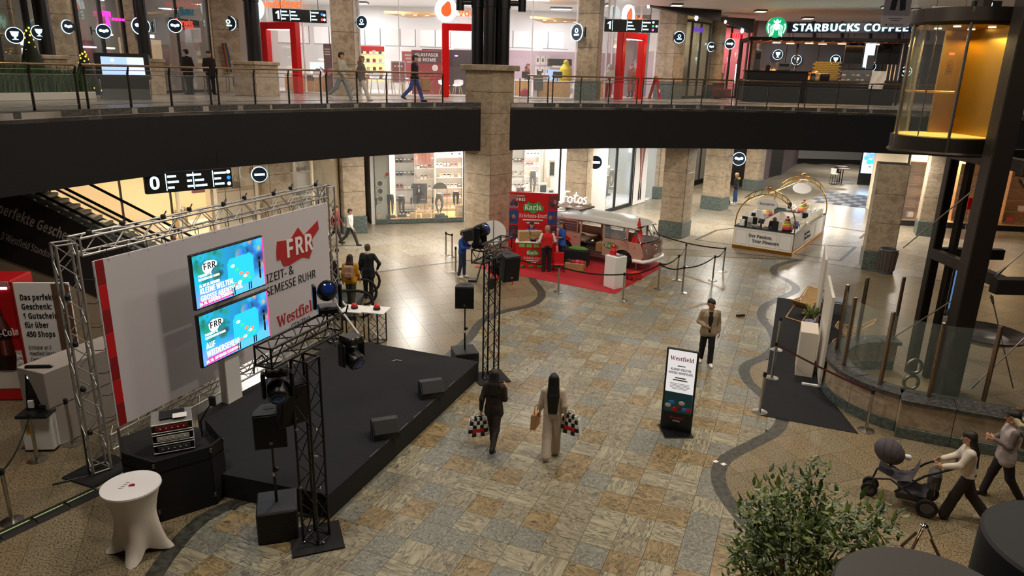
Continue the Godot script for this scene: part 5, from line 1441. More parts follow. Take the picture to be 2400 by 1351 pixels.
func coffee_stand()->void:
	var f:=fr(W(12.4,-40.3),W(20.4,-39.2),UP_Y)
	var k:=thf("coffee_stand","black coffee stand with a wooden lit canopy on the upper gallery","kiosk",f,Vector3())
	var bk:Material=M["matt black"]
	rbx("counter_base",V(3.9,0.6,-0.3),V(7.8,1.2,0.6),bk,k,0.02)
	rbx("raised_counter",V(1.7,1.4,-0.3),V(3.2,0.42,0.55),M["black"],k,0.02)
	rbx("counter_ledge",V(1.7,1.63,-0.3),V(3.5,0.06,0.7),M["satin black"],k,0.01)
	rbx("back_counter",V(3.4,0.6,-2.7),V(6.6,1.2,0.6),bk,k,0.02)
	for d in [[0.15,0.0],[3.2,-2.9],[7.95,0.0],[0.15,-3.0],[7.95,-3.0]]:
		rbx("post",V(d[0],1.7,d[1]),V(0.1,3.4,0.1),bk,k,0.01)
	for d in [[V(4.05,3.3,0),V(8.1,0.16,0.12)],[V(4.05,3.3,-3.0),V(8.1,0.16,0.12)],[V(0.1,3.3,-1.5),V(0.12,0.16,3.0)],[V(8.0,3.3,-1.5),V(0.12,0.16,3.0)]]:
		rbx("roof_beam",d[0],d[1],bk,k,0.01)
	for i in 15:
		rbx("ceiling_slat",V(0.35+i*0.53,3.2,-1.5),V(0.4,0.05,2.9),mt("slat wood",hx("#8a4a22"),0.5),k,0.01)
	for i in 7:
		rbx("lamp_bar",V(1.6+i*0.85,3.12,-0.8-0.6*(i % 2)),V(0.42,0.04,0.08),M["led warm"],k,0.01)
	var l:=area("stand_light",f*V(4,3.05,-1.4),W(5.5,1.2),Vector3.DOWN,hx("#ffc182"),26.0)
	l.transform.basis=f.basis*Basis(Vector3.RIGHT,-PI/2)
	var tile:=mt("tile olive",hx("#5a5424"),0.4)
	var nt:=0
	for r in 10:
		for c in 6:
			rbx("wall_tile",V(4.3+c*0.24+(0.12 if r % 2 else 0.0),1.3+r*0.1,-2.98),V(0.23,0.09,0.04),tile,k,0.01)
			nt+=1
	for d in [[5.7,0.95],[7.45,1.15]]:
		rbx("menu_screen",V(d[0],2.7,-0.9),V(d[1],1.15,0.06),M["black"],k,0.01)
	rbx("lit_panel",V(6.6,2.6,-1.2),V(0.5,1.3,0.05),glow("panel cyan",hx("#a8e6ff"),1.6),k,0.01)
	rbx("grey_door",V(6.6,2.1,-0.85),V(0.36,0.95,0.06),M["grey plastic"],k,0.01)
	for i in 4:bar("side_slat",V(8.02,1.3,-0.5-i*0.6),V(8.02,3.3,-0.5-i*0.6),0.03,M["off white"],k)
	# sign: logo disc and lettering
	var s:=thf("shop_sign","round green lady logo and long white lit lettering on a navy board","sign",f,V(0,3.85,0.15))
	rbx("board",V(5.0,0.03,0),V(6.3,0.52,0.1),mt("board navy",hx("#16243c"),0.4),s,0.01,Basis(Vector3.BACK,0.015))
	txt("lettering","STARBUCKS COFFEE",0.37,Transform3D(Basis(Vector3.BACK,0.015),V(5.0,0.03,0.07)),glow("letter mint",hx("#c4fbf4"),1.7),s,"Droid Sans",true,HORIZONTAL_ALIGNMENT_CENTER,0.05,1.2)
	for x in [2.2,5.0,7.7]:bar("strut",V(x,-0.5,0),V(x,-0.2,0),0.02,bk,s)
	var fwd:=Basis(Vector3.RIGHT,PI/2)
	ob("logo_disc",S().lathe([W(0,-0.06),W(0.52,-0.06),W(0.52,0.06),W(0,0.06)],28,Transform3D(fwd,V(1.3,0,0))),glow("logo green",hx("#0a9a5c"),0.9),s)
	var w:=glow("logo white",hx("#bff7ea"),1.4)
	var g:=Transform3D(Basis(),V(1.3,0,0.07))
	ob("logo_face",S().ball(g*V(0,0.03,0),V(0.15,0.19,0.015),14),w,s)
	ob("logo_crown",S().prism(plan([W(-0.16,0.22),W(0.16,0.22),W(0.19,0.36),W(0.09,0.3),W(0,0.42),W(-0.09,0.3),W(-0.19,0.36)]),0.015,g),w,s)
	for sx in [-1.0,1.0]:
		for j in 3:
			var q:=[]
			for i in 7:q.append(g*V(sx*(0.15+0.07*j+0.02*sin(i*1.3)),0.16-i*0.095-0.04*j,0.01))
			ob("logo_hair",S().path(q,0.018,5),w,s)
		ob("logo_tail",S().path([g*V(sx*0.36,-0.3,0.01),g*V(sx*0.44,-0.05,0.01),g*V(sx*0.42,0.18,0.01),g*V(sx*0.36,0.12,0.01)],0.03,5),w,s)
	# things on the counters
	for i in 9:
		var b:=thf("paper_bag",["first","second","third","fourth","fifth","sixth","seventh","eighth","ninth"][i]+" paper bag from the left on the back counter of the coffee stand","bag",f,V(1.1+i*0.29,1.2,-2.6+0.1*(i % 2)),0.15*(i % 3),"paper bags in the coffee stand")
		var h:float=[0.5,0.46,0.6,0.56,0.48,0.4,0.36,0.38,0.34][i]
		ob("bag_body",S().box(V(0,h/2,0),V(0.26,h,0.15),Basis(),0.015),mt("kraft %d" % (i % 2),[hx("#d09a4e"),hx("#dcb578")][i % 2],0.8),b)
		ob("handle",S().path([V(-0.06,h,0),V(-0.04,h+0.09,0),V(0.04,h+0.09,0),V(0.06,h,0)],0.008),M["carton"],b)
	var items:=[["coffee_machine","tall dark dispenser at the left end of the raised counter",0.6,1.66,-0.3,V(0.34,1.05,0.4),"grey plastic"],["coffee_machine","steel coffee machine in the middle of the raised counter",2.0,1.66,-0.3,V(0.7,0.42,0.4),"brushed"],["milk_jug","steel jug right of the coffee machine",2.65,1.66,-0.25,V(0.16,0.34,0.16),"steel"],["till","black till beside the glass display case",4.2,1.2,-0.3,V(0.5,0.36,0.3),"satin black"],["blender","grey blender left of the till",3.6,1.2,-0.3,V(0.25,0.4,0.25),"brushed"],["gift_box","orange gift box on the back counter",3.95,1.2,-2.6,V(0.62,0.46,0.3),"box orange"],["coffee_grinder","small dark grinder at the left of the raised counter",1.2,1.66,-0.3,V(0.22,0.3,0.3),"satin black"]]
	mt("box orange",hx("#d9772a"),0.6)
	for d in items:
		var t:=thf(d[0],d[1],String(d[0]).replace("_"," "),f,V(d[2],d[3],d[4]))
		var z:Vector3=d[5]
		rbx("body",V(0,z.y/2,0),z,M[d[6]],t,0.03)
		rbx("panel",V(0,z.y*0.7,z.z/2+0.005),V(z.x*0.7,z.y*0.3,0.015),M["ink"],t,0.004)
	for i in 3:
		var c:=thf("cup",["green cup","white cup","pale cup"][i]+" standing on the back counter right of the gift box","cup",f,V(4.55+0.17*i,1.2,-2.55),0.0,"cups in the coffee stand")
		ob("cup_body",S().lathe([W(0,0),W(0.055,0),W(0.08,0.34),W(0,0.34)],12),[mt("cup green",hx("#0f8a4d"),0.4),M["white"],M["off white"]][i],c)
		ob("lid",S().lathe([W(0.085,0.34),W(0.07,0.39),W(0,0.39)],12),M["white"],c)
	var dc:=thf("display_case","glass display case with three lit shelves in the coffee stand","display case",f,V(5.75,1.2,-0.25))
	rbx("glass_front",V(0,0.3,0.26),V(1.5,0.6,0.012),M["glass"],dc,0.002)
	for j in 3:rbx("shelf_board",V(0,0.02+j*0.24,0),V(1.5,0.03,0.5),M["steel"],dc,0.004)
	for j in 2:
		for i in 6:rbx("pastry",V(-0.6+i*0.24,0.08+j*0.24,0.1),V(0.16,0.08,0.14),[M["pale wood"],M["off white"],M["dark wood"]][(i+j) % 3],dc,0.03)
	rbx("top",V(0,0.62,0),V(1.55,0.04,0.55),M["satin black"],dc,0.008)
	var ws:=thf("white_sheet","white sheet hanging over the counter of the coffee stand","cloth",f,V(6.85,0.85,0.1))
	var rows:=[]
	for i in 7:
		var r:=[]
		for j in 7:r.append(V(-0.36+j*0.12-0.04*i*0.3,0.9-i*0.15,0.03*sin(j*1.9+i)))
		rows.append(r)
	ob("cloth",S().skin(rows,false,true),M["off white"],ws)
# ---------------------------------------------------------------- railing, plants, terminal
func upper_things()->void:
	var c:=Curve2D.new()
	for i in EDGE.size():
		var d:=Vector2.ZERO
		if i>0 and i<EDGE.size()-1:d=(EDGE[i+1]-EDGE[i-1])/6.0
		c.add_point(EDGE[i],-d,d)
	c.bake_interval=0.05
	var bays:=[[9.2,16.8],[16.95,20.57],[20.76,24.61],[24.8,28.52],[28.69,33.6],[37.3,38.27],[38.43,42.44],[42.62,46.89],[47.05,49.93],[50.14,54.27],[54.45,58.3],[58.5,63.0]]
	for n in bays.size():
		var a:float=bays[n][0]
		var b:float=bays[n][1]
		var t:=thing("railing",["railing bay beyond the left edge with steel posts and glass","railing bay in front of the green grass bed","railing bay in front of the black info terminal","railing bay in front of the sweet shop pillar","long railing bay before the walking people, ending at the great pier","short railing bay right of the great pier","railing bay in front of the wide oak desk","railing bay in front of the right red portal","railing bay at the left end of the coffee stand","railing bay in front of the coffee stand screens","railing bay behind the lift car","railing bay right of the lift"][n],"railing",Vector3(),0.0,"railing bays of the upper gallery")
		var m:=int(ceil((b-a)/0.35))
		var top:=[]
		var low:=[]
		for i in m+1:
			var p:=c.sample_baked(a+(b-a)*i/m)
			var q:=c.sample_baked(a+(b-a)*i/m+0.05)
			var inn:=W(-(q-p).y,(q-p).x).normalized()*-1.0
			if inn.dot(W(2,-16)-p)>0:inn=-inn
			p+=inn*0.16
			top.append(V(p.x,UP_Y+1.1,p.y))
			low.append([p,inn])
		ob("handrail",S().path(top.map(func(v):return v+V(low[0][1].x,0,low[0][1].y)*-0.0),0.032,8),mt("rail bronze",hx("#9a7f62"),0.3,0.9),t)
		for y in [0.98,0.86,0.12]:
			ob("thin_rail",S().path(top.map(func(v):return v+V(0,y-1.1,0)),0.011,5),M["brushed"],t)
		var rows:=[top.map(func(v):return v+V(0,-1.0,0)),top.map(func(v):return v+V(0,-0.22,0))]
		ob("glass_panel",S().skin(rows),M["glass"],t)
		var k:=maxi(1,int(round((b-a)/1.3)))
		for i in k+1:
			var s:=a+0.03+(b-a-0.06)*i/k
			var p:=c.sample_baked(s)
			var q:=c.sample_baked(s+0.05)
			var d:=(q-p).normalized()
			var nn:=W(-d.y,d.x)
			if nn.dot(W(2,-16)-p)>0:nn=-nn
			p+=nn*0.16
			var ps:=S()
			ps.prism(plan([W(-0.035,-0.02),W(0.035,-0.02),W(0.03,0.9),W(-0.05,1.08),W(-0.08,1.06),W(-0.03,0.88)]),0.03,Transform3D(Basis(V(nn.x,0,nn.y),Vector3.UP,V(nn.x,0,nn.y).cross(Vector3.UP)),V(p.x,UP_Y,p.y)))
			ob("post",ps,M["bronze frame"],t)
	# grass bed at the far left
	var bed:=thing("grass_planter","long bed of tall green grass behind the left railing","planter",V(-15.6,UP_Y,-22.6),1.15)
	rbx("trough",V(0,0.12,0),V(4.6,0.24,1.3),M["off white"],bed,0.02)
	var blade:=S()
	blade.tri(V(-0.012,0,0),V(0.012,0,0),V(0.02,0.3,0.05),Vector3.BACK,Vector3.BACK,Vector3.BACK)
	blade.tri(V(-0.012,0,0),V(0.02,0.3,0.05),V(0.0,0.3,0.05),Vector3.BACK,Vector3.BACK,Vector3.BACK)
	blade.tri(V(0.0,0.3,0.05),V(0.02,0.3,0.05),V(0.05,0.5,0.2),Vector3.BACK,Vector3.BACK,Vector3.BACK)
	var mm:=MultiMesh.new()
	mm.transform_format=MultiMesh.TRANSFORM_3D
	mm.mesh=blade.mesh()
	mm.instance_count=2600
	for i in 2600:
		var x:=rng.randf_range(-2.2,2.2)
		var z:=rng.randf_range(-0.58,0.58)
		var h:=rng.randf_range(0.9,1.75)*(1.15-0.1*absf(x)-0.35*absf(z))
		mm.set_instance_transform(i,Transform3D(Basis(Vector3.UP,rng.randf()*TAU)*Basis.from_scale(V(1.3,h*1.15,rng.randf_range(0.6,1.6))),V(x,0.22,z)))
	var gm:=MultiMeshInstance3D.new()
	gm.name="grass_blades"
	gm.multimesh=mm
	gm.material_override=mt("grass green",hx("#3d5a2c"),0.7)
	bed.add_child(gm)
	gm.set_meta("kind","stuff")
	# the info terminal
	var it:=thing("info_terminal","black info terminal with a tilted pale blue touch screen","terminal",V(-13.3,UP_Y,-24.9),0.5)
	ob("body",S().prism(plan([W(-0.35,0),W(0.3,0),W(0.2,0.35),W(0.32,0.72),W(0.05,0.72),W(-0.2,0.4)]),1.45,Transform3D(Basis(Vector3(0,0,1),Vector3.UP,Vector3(-1,0,0)),V(0.725,0,0))),M["satin black"],it)
	var tilt:=Basis(Vector3.RIGHT,-0.5)
	rbx("screen_case",V(0,1.08,0.05),V(1.62,0.92,0.1),M["satin black"],it,0.02,tilt)
	rbx("screen",V(0,1.06,0.05)+tilt*V(0,0.0,0.055),V(1.28,0.66,0.01),glow("screen blue",hx("#8fa9dd"),1.15),it,0.003,tilt)
	rbx("map_field",V(0,1.06,0.05)+tilt*V(0.38,0.0,0.062),V(0.5,0.64,0.006),glow("screen light",hx("#b4c6f2"),1.2),it,0.002,tilt)
	ob("round_mark",S().ball(V(0,1.06,0.05)+tilt*V(-0.3,0.2,0.062),V(0.06,0.06,0.006),10,tilt),M["letter white"],it)
	for sx in [-1.0,1.0]:
		ob("steel_edge",S().path([V(sx*0.76,0,0.2),V(sx*0.76,0.4,0.12),V(sx*0.8,0.75,0.22),V(sx*0.83,1.45,-0.2)],0.02),M["brushed"],it)
	# posters hung above the coffee stand and the lift
	var ps:=[["hanging_poster",V(11.35,9.05,-20.0),0.95,0.36,"white hanging poster board above the lift car"],["hanging_poster",V(17.0,9.95,-34.2),1.25,0.5,"white poster board under a figure picture above the coffee stand"]]
	for d in ps:
		var t:=thing(d[0],d[4],"poster",d[1])
		rbx("board",Vector3(),V(d[2],d[3],0.04),mt("poster lilac",hx("#b9b3bd"),0.6),t,0.006)
		txt("lettering","TOM TAILOR",d[3]*0.17,Transform3D(Basis(),V(0.06,-d[3]*0.3,0.022)),M["ink"],t,"Droid Sans",false)
		ob("round_mark",S().ball(V(-d[2]*0.3,-d[3]*0.3,0.022),V(d[3]*0.08,d[3]*0.08,0.003),8),M["ink"],t)
		for j in 2:blk("print_line",V(0,d[3]*(0.25-0.17*j),0.022),V(d[2]*(0.5-0.2*j),d[3]*0.05,0.003),M["grey plastic"],t)
		for sx in [-0.4,0.4]:bar("wire",V(sx*d[2],d[3]/2,0),V(sx*d[2],3.0,0),0.006,M["ink"],t)
	var fp:=thing("hanging_poster","picture of dark trousered legs hung above the coffee stand","poster",V(17.0,10.75,-34.2))
	rbx("board",Vector3(),V(1.2,1.1,0.04),mt("poster grey light",hx("#8d8893"),0.6),fp,0.006)
	for sx in [-0.16,0.2]:rbx("printed_leg",V(sx,0.1,0.021),V(0.26,0.85,0.006),mt("print navy",hx("#23232f"),0.6),fp,0.002,Basis(Vector3.BACK,sx*0.6))
	var ds:=thing("direction_board","black hanging board with a glowing 1 above the lift","sign",V(12.45,9.2,-20.3))
	rbx("case",Vector3(),V(0.75,0.46,0.12),M["black"],ds,0.01)
	txt("numeral","1",0.26,Transform3D(Basis(),V(-0.15,0,0.062)),M["letter white"],ds)
	rbx("divider",V(0.1,0,0.064),V(0.03,0.36,0.01),M["letter white"],ds,0.002)
	bar("hanger",V(0,0.23,0),V(0,1.5,0),0.012,M["black"],ds)
	var cs:=thing("camera_dome","white dome camera hanging right of the coffee sign","camera",V(17.75,10.5,-34.0))
	ob("dome",S().ball(Vector3(),Vector3.ONE*0.2,14),M["white"],cs)
	ob("band",S().tube(V(0,-0.02,0),V(0,0.02,0),0.205,0.205,16),M["ink"],cs)
	bar("stem",V(0,0.15,0),V(0,0.8,0),0.03,M["white"],cs)
# ---------------------------------------------------------------- the stage and its wall
func T(x:float,y:float,z:float,b:=Basis())->Transform3D:
	return Transform3D(b,V(x,y,z))
# four tubes with zigzag braces on every side
func truss(t:Node3D,a:Vector3,b:Vector3,w:float,m:Material,pitch:=0.3,up:=Vector3.UP,r:=0.024)->void:
	var d:=(b-a).normalized()
	if absf(d.dot(up))>0.95:up=V(0.93,0,0.367)
	var x:=d.cross(up).normalized()*w/2
	var y:=x.cross(d).normalized()*w/2
	var c:=[x+y,x-y,-x-y,y-x]
	var n:=int(round((b-a).length()/pitch))
	for k in 4:
		bar("chord",a+c[k],b+c[k],r,m,t)
		for i in n:
			var p:=a.lerp(b,float(i)/n)
			var q:=a.lerp(b,float(i+1)/n)
			var e:Vector3=c[(k+1) % 4]
			if i % 2:bar("brace",p+c[k],q+e,r*0.42,m,t)
			else:bar("brace",p+e,q+c[k],r*0.42,m,t)
		bar("end_bar",a+c[k],a+c[(k+1) % 4],r*0.7,m,t)
		bar("end_bar",b+c[k],b+c[(k+1) % 4],r*0.7,m,t)
func picture(seed_:int)->ImageTexture:
	var im:=Image.create(192,108,false,Image.FORMAT_RGB8)
	var g:=RandomNumberGenerator.new()
	g.seed=seed_
	var bl:=[]
	for i in 60:
		var left:=g.randf()<0.5
		bl.append([W(g.randf_range(0,75) if left else g.randf_range(110,192),g.randf_range(0,70)),g.randf_range(4,16),[hx("#0f5a3a"),hx("#0b2b2f"),hx("#7a2a1c"),hx("#1d7f5a")][g.randi() % 4] if left else [hx("#2a6fe0"),hx("#e09a3a"),hx("#1a2f6a"),hx("#35b0f0")][g.randi() % 4]])
	for y in 108:
		for x in 192:
			var c:=hx("#149fc0").lerp(hx("#1b4f8c"),clampf(x/220.0,0,1))
			for b in bl:
				var q:float=W(x,y).distance_to(b[0])
				if q<b[1]:c=c.lerp(b[2],0.75*(1-q/b[1])+0.1)
			var low:=clampf((y-62.0)/24.0,0,1)
			c=c.lerp(hx("#6f8de6") if x<90 else hx("#58b4f2"),low*0.85)
			im.set_pixel(x,y,c)
	return ImageTexture.create_from_image(im)
func tv(f:Transform3D,at:Vector3,lines:Array,label:String)->void:
	var t:=thf("monitor",label,"monitor",f,at)
	rbx("case",V(0,0,-0.04),V(1.98,1.1,0.08),M["satin black"],t,0.01)
	if not M.has("tv picture"):
		var m:=glow("tv picture",Color.WHITE,1.15)
		m.emission_texture=picture(5)
		m.emission=Color.BLACK
		m.albedo_color=hx("#222222")
	var s:=S()
	s.tri(V(-0.96,-0.52,0.004),V(0.96,-0.52,0.004),V(0.96,0.52,0.004),Vector3.BACK,Vector3.BACK,Vector3.BACK,W(0,1),W(1,1),W(1,0))
	s.tri(V(-0.96,-0.52,0.004),V(0.96,0.52,0.004),V(-0.96,0.52,0.004),Vector3.BACK,Vector3.BACK,Vector3.BACK,W(0,1),W(1,0),W(0,0))
	ob("screen",s,M["tv picture"],t)
	rbx("pink_border",V(0.965,0,0.006),V(0.03,1.04,0.008),glow("tv pink",hx("#ff2f7a"),1.2),t,0.002)
	var w:=glow("tv white",hx("#eef6ff"),1.3)
	var cy:=glow("tv cyan",hx("#22b6e0"),1.0)
	var sc:=[]
	for q in [W(-0.34,-0.42),W(0.3,-0.4),W(0.37,-0.3),W(0.37,0.12),W(0.28,0.22),W(-0.3,0.2),W(-0.37,0.1),W(-0.38,-0.34)]:sc.append(q)
	ob("printed_suitcase",S().prism(plan(sc),0.006,T(0.28,0.06,0.005)),cy,t)
	var hp:=[]
	for i in 9:hp.append(V(0.28+cos(PI*i/8)*0.17,0.27+sin(PI*i/8)*0.2,0.01))
	ob("printed_handle",S().path(hp,0.022,5),glow("tv teal",hx("#0f7f9c"),1.0),t)
	for k in 9:
		ob("printed_sticker",S().ball(V(0.05+0.055*k,0.1-0.4*absf(sin(k*1.7)),0.012),V(0.06,0.035,0.004),8),[w,glow("tv coral",hx("#f0806a"),1.0),glow("tv green",hx("#39c58a"),1.0)][k % 3],t)
	for x in [0.02,0.5]:
		for dx in [-0.03,0.03]:bar("printed_leg",V(x+dx,-0.5,0.01),V(x+dx,-0.34,0.01),0.012,M["ink"],t)
	ob("printed_figure",S().ball(V(0.82,-0.05,0.012),V(0.035,0.1,0.004),8).ball(V(0.82,0.1,0.012),V(0.03,0.04,0.004),8).box(V(0.82,-0.24,0.012),V(0.05,0.2,0.004)),M["ink"],t)
	ob("printed_cloud",S().ball(V(-0.55,0.27,0.01),V(0.2,0.09,0.004),10).ball(V(-0.6,0.24,0.01),V(0.14,0.13,0.004),10),w,t)
	txt("lettering","FRR",0.13,T(-0.56,0.26,0.014),M["ink"],t)
	txt("lettering","FREIZEIT- &",0.045,T(-0.86,0.1,0.01),w,t,"Droid Sans",true,HORIZONTAL_ALIGNMENT_LEFT)
	txt("lettering","REISEMESSE RUHR",0.045,T(-0.86,0.03,0.01),w,t,"Droid Sans",true,HORIZONTAL_ALIGNMENT_LEFT)
	var y:=-0.06
	for l in lines:
		txt("lettering",l[0],l[1],T(-0.86,y-l[1]*0.6,0.012),w,t,"Droid Sans",true,HORIZONTAL_ALIGNMENT_LEFT,0.004,0.72)
		y-=l[1]*1.3
	rbx("pink_label",V(-0.44,-0.44,0.008),V(0.86,0.12,0.006),M["tv pink"],t,0.002,Basis(Vector3.BACK,0.03))
	txt("lettering","26.10. OFFENER SONNTAG",0.062,T(-0.44,-0.44,0.014,Basis(Vector3.BACK,0.03)),w,t,"Droid Sans",true,HORIZONTAL_ALIGNMENT_CENTER,0.004,0.85)
func speaker(called:String,label:String,at:Vector3,s:Vector3,turn:float,tilt:=0.0)->Node3D:
	var t:=thing(called,label,"loudspeaker",at,turn)
	t.basis=Basis(Vector3.UP,turn)*Basis(Vector3.RIGHT,tilt)
	var x:=s.x/2; var z:=s.z/2
	ob("cabinet",S().prism(plan([W(-x,z),W(x,z),W(x*0.95,z*0.2),W(x*0.5,-z),W(-x*0.5,-z),W(-x*0.95,z*0.2)]),s.y,lying(s.y)),M["grey cab"],t)
	rbx("grille",V(0,s.y/2,z+0.008),V(s.x*0.96,s.y*0.94,0.02),M["grille"],t,0.006)
	rbx("handle_recess",V(0,s.y+0.002,-z*0.2),V(s.x*0.34,0.012,s.z*0.24),M["ink"],t,0.004)
	rbx("badge",V(0,s.y*0.16,z+0.02),V(0.05,0.04,0.006),M["brushed"],t,0.002)
	return t
func moving_head(at:Vector3,label:String,down:float,turn:float)->void:
	var t:=thing("stage_light",label,"stage light",at,turn)
	t.basis=Basis(Vector3.UP,turn)*Basis(Vector3.BACK,down)
	rbx("base",V(0,0.07,0),V(0.32,0.14,0.3),M["satin black"],t,0.03)
	for s in [-1.0,1.0]:rbx("yoke_arm",V(s*0.2,0.3,0),V(0.06,0.4,0.16),M["satin black"],t,0.02)
	ob("head",S().lathe([W(0,-0.2),W(0.12,-0.18),W(0.16,-0.05),W(0.15,0.16),W(0.12,0.2),W(0.1,0.2)],16,T(0,0.38,0,Basis(Vector3.RIGHT,1.1))),M["satin black"],t)
	ob("lens",S().lathe([W(0.11,0.19),W(0.07,0.21),W(0,0.215)],16,T(0,0.38,0,Basis(Vector3.RIGHT,1.1))),mt("lens blue",hx("#24418c"),0.08,0.3),t)
	for k in 3:rbx("clip",V(-0.1+0.1*k,0.02,0.16),V(0.04,0.05,0.03),M["brushed"],t,0.006)
	ob("cable",S().path([V(0.1,0.05,-0.15),V(0.2,-0.1,-0.2),V(0.3,-0.05,-0.1),V(0.32,0.1,0)],0.014),M["ink"],t)
func stage_set()->void:
	mt("grey cab",hx("#232326"),0.55)
	mt("grille",hx("#0c0c0d"),0.6)
	var f:=fr(W(-7.36,-11.7),W(-4.68,-18.55))
	var al:Material=M["aluminium"]
	# the truss frame
	var t:=thf("truss_frame","silver four tube truss frame round the white event wall","truss",f,Vector3())
	truss(t,V(-0.2,0.06,-0.17),V(-0.2,4.35,-0.17),0.3,al)
	truss(t,V(7.12,0.06,-0.17),V(7.12,4.35,-0.17),0.3,al)
	truss(t,V(0.0,4.25,-0.17),V(6.95,4.25,-0.17),0.3,al)
	truss(t,V(0.0,0.52,-0.17),V(6.95,0.52,-0.17),0.3,al)
	for i in 9:
		var c:=V(0.3+i*0.8,4.44,-0.17-0.15*(i % 2))
		rbx("clamp",c,V(0.1,0.1,0.07),M["ink"],t,0.02)
		bar("clamp_lever",c,c+V(0.09,0.1,0),0.012,M["ink"],t)
	for i in 8:
		rbx("clamp",V(-0.36 if i % 2 else 7.3,0.9+(i/2)*0.85,-0.05),V(0.08,0.1,0.1),M["ink"],t,0.02)
	for i in 16:
		ob("bungee",S().path([V(0.4+i*0.42,4.14,-0.02),V(0.37+i*0.42,4.02,0.02),V(0.43+i*0.42,3.93,0.05),V(0.46+i*0.42,4.12,0.0)],0.008,4),M["ink"],t)
	for i in 7:
		ob("bungee",S().path([V(-0.04,1.05+i*0.44,-0.02),V(0.08,1.02+i*0.44,0.03),V(0.2,1.08+i*0.44,0.05)],0.008,4),M["ink"],t)
		ob("bungee",S().path([V(0.8+i*0.8,0.69,-0.02),V(0.84+i*0.8,0.76,0.03),V(0.8+i*0.8,0.84,0.04)],0.008,4),M["ink"],t)
	for x in [0.0,7.1]:
		rbx("base_plate",V(x-0.2,0.015,-0.15),V(0.95,0.03,0.8),M["matt black"],t,0.004)
	ob("brace_pole",S().tube(V(7.2,1.2,0.1),V(7.75,0.05,0.95),0.03).tube(V(6.95,1.2,0.1),V(7.1,0.05,0.95),0.03),M["white"],t)
	# the printed wall
	var w:=thf("event_wall","large white printed event wall with red logos behind the stage","banner wall",f,Vector3())
	rbx("cloth",V(3.48,2.38,0.03),V(6.7,3.2,0.04),mt("wall cloth",hx("#cfcbd0"),0.8),w,0.006)
	for k in 7:rbx("red_strip",V(0.235,3.755-k*0.456,0.055),V(0.16,0.45,0.012),[M["deep red"],M["red"]][k % 2],w,0.002)
	var lg:=[]
	for q in [[0,38],[3,62],[32,58],[51,80],[63,58],[98,83],[100,62],[81,42],[83,24],[78,12],[73,0],[57,8],[42,5],[26,0],[13,3],[8,20],[0,20]]:lg.append(W(q[0]*0.0165-0.82,q[1]*0.0108-0.43))
	ob("red_logo",S().prism(plan(lg),0.01,T(5.6,3.12,0.05)),mt("logo red",hx("#b3262a"),0.6),w)
	txt("lettering","FRR",0.44,T(5.62,3.1,0.066),M["white"],w,"Droid Sans",true,HORIZONTAL_ALIGNMENT_CENTER,0.006,0.95)
	txt("lettering","FREIZEIT- &",0.2,T(3.93,2.55,0.056),M["ink"],w,"Droid Sans",false,HORIZONTAL_ALIGNMENT_LEFT,0.006,1.0)
	txt("lettering","REISEMESSE RUHR",0.2,T(3.93,2.24,0.056),M["ink"],w,"Droid Sans",false,HORIZONTAL_ALIGNMENT_LEFT,0.006,0.98)
	txt("lettering","Westfield",0.27,T(5.4,1.42,0.056,Basis(Vector3.BACK,0.03)),M["logo red"],w,"Droid Serif",true,HORIZONTAL_ALIGNMENT_CENTER,0.006,0.85)
	txt("lettering","CENTRO",0.15,T(5.5,1.12,0.056),M["ink"],w,"Droid Sans",false)
	# the two monitors on their white stand
	var st:=thf("monitor_stand","white square column that carries the two monitors","stand",f,V(2.42,0,0.65))
	rbx("column",V(0,1.9,-0.05),V(0.42,2.95,0.2),M["white"],st,0.01)
	tv(f,V(2.52,3.3,0.8),[["25. BIS 26. OKTOBER",0.055],["KLEINE WELTEN.",0.115],["GROSSE ABENTEUER.",0.115]],"upper of the two monitors, showing a blue suitcase")
	tv(f,V(2.53,2.1,0.8),[["AUF",0.125],["WIEDERSEHEN!",0.125]],"lower of the two monitors, showing a blue suitcase and a farewell")
	# the stage
	var sg:=thing("stage","low black carpeted stage in front of the white event wall","stage")
	var sp:=plan([W(-0.78,-16.15),W(-2.97,-10.27),W(-5.05,-10.85),W(-6.35,-13.0),W(-4.42,-17.5)])
	ob("deck",S().prism(sp,0.05,lying(0.46)),M["carpet black"],sg)
	ob("skirt",S().prism(sp,0.41,lying(0.41)),M["matt black"],sg)
	for i in 7:
		var p:=W(-0.8,-16.1).lerp(W(-2.96,-10.3),0.2+i*0.09)
		var q:=W(-0.8,-16.1).lerp(W(-2.96,-10.3),0.25+i*0.09)
		bar("edge_tape",V(p.x-0.03,0.462,p.y),V(q.x-0.03,0.462,q.y),0.008,M["brushed"],sg)
	ob("tape_mark",S().path([V(-2.9,0.465,-16.0),V(-2.8,0.465,-16.1),V(-2.65,0.465,-16.05)],0.012),M["brushed"],sg)
	for i in 2:
		var c:Vector2=[W(-1.72,-14.2),W(-2.4,-12.35)][i]
		var m:=thing("stage_monitor",["farther","nearer"][i]+" black floor monitor wedge at the stage edge","loudspeaker",V(c.x,0.46,c.y),0.37+PI/2+PI)
		ob("cabinet",S().prism(plan([W(-0.2,0),W(0.2,0),W(0.2,0.12),W(0.02,0.34),W(-0.12,0.34),W(-0.2,0.22)]),0.5,Transform3D(Basis(),V(0,0,-0.25))),M["grey cab"],m)
		rbx("grille",V(0.125,0.24,0),V(0.28,0.015,0.46),M["grille"],m,0.004,Basis(Vector3.BACK,-0.885))
		for s in [-1,1]:ob("port",S().ball(V(0.0,0.17,s*0.25),V(0.08,0.08,0.012),12),M["ink"],m)
	# black truss towers with a cross piece each
	var bk:Material=M["satin black"]
	var dir:=V(0.367,0,-0.93)
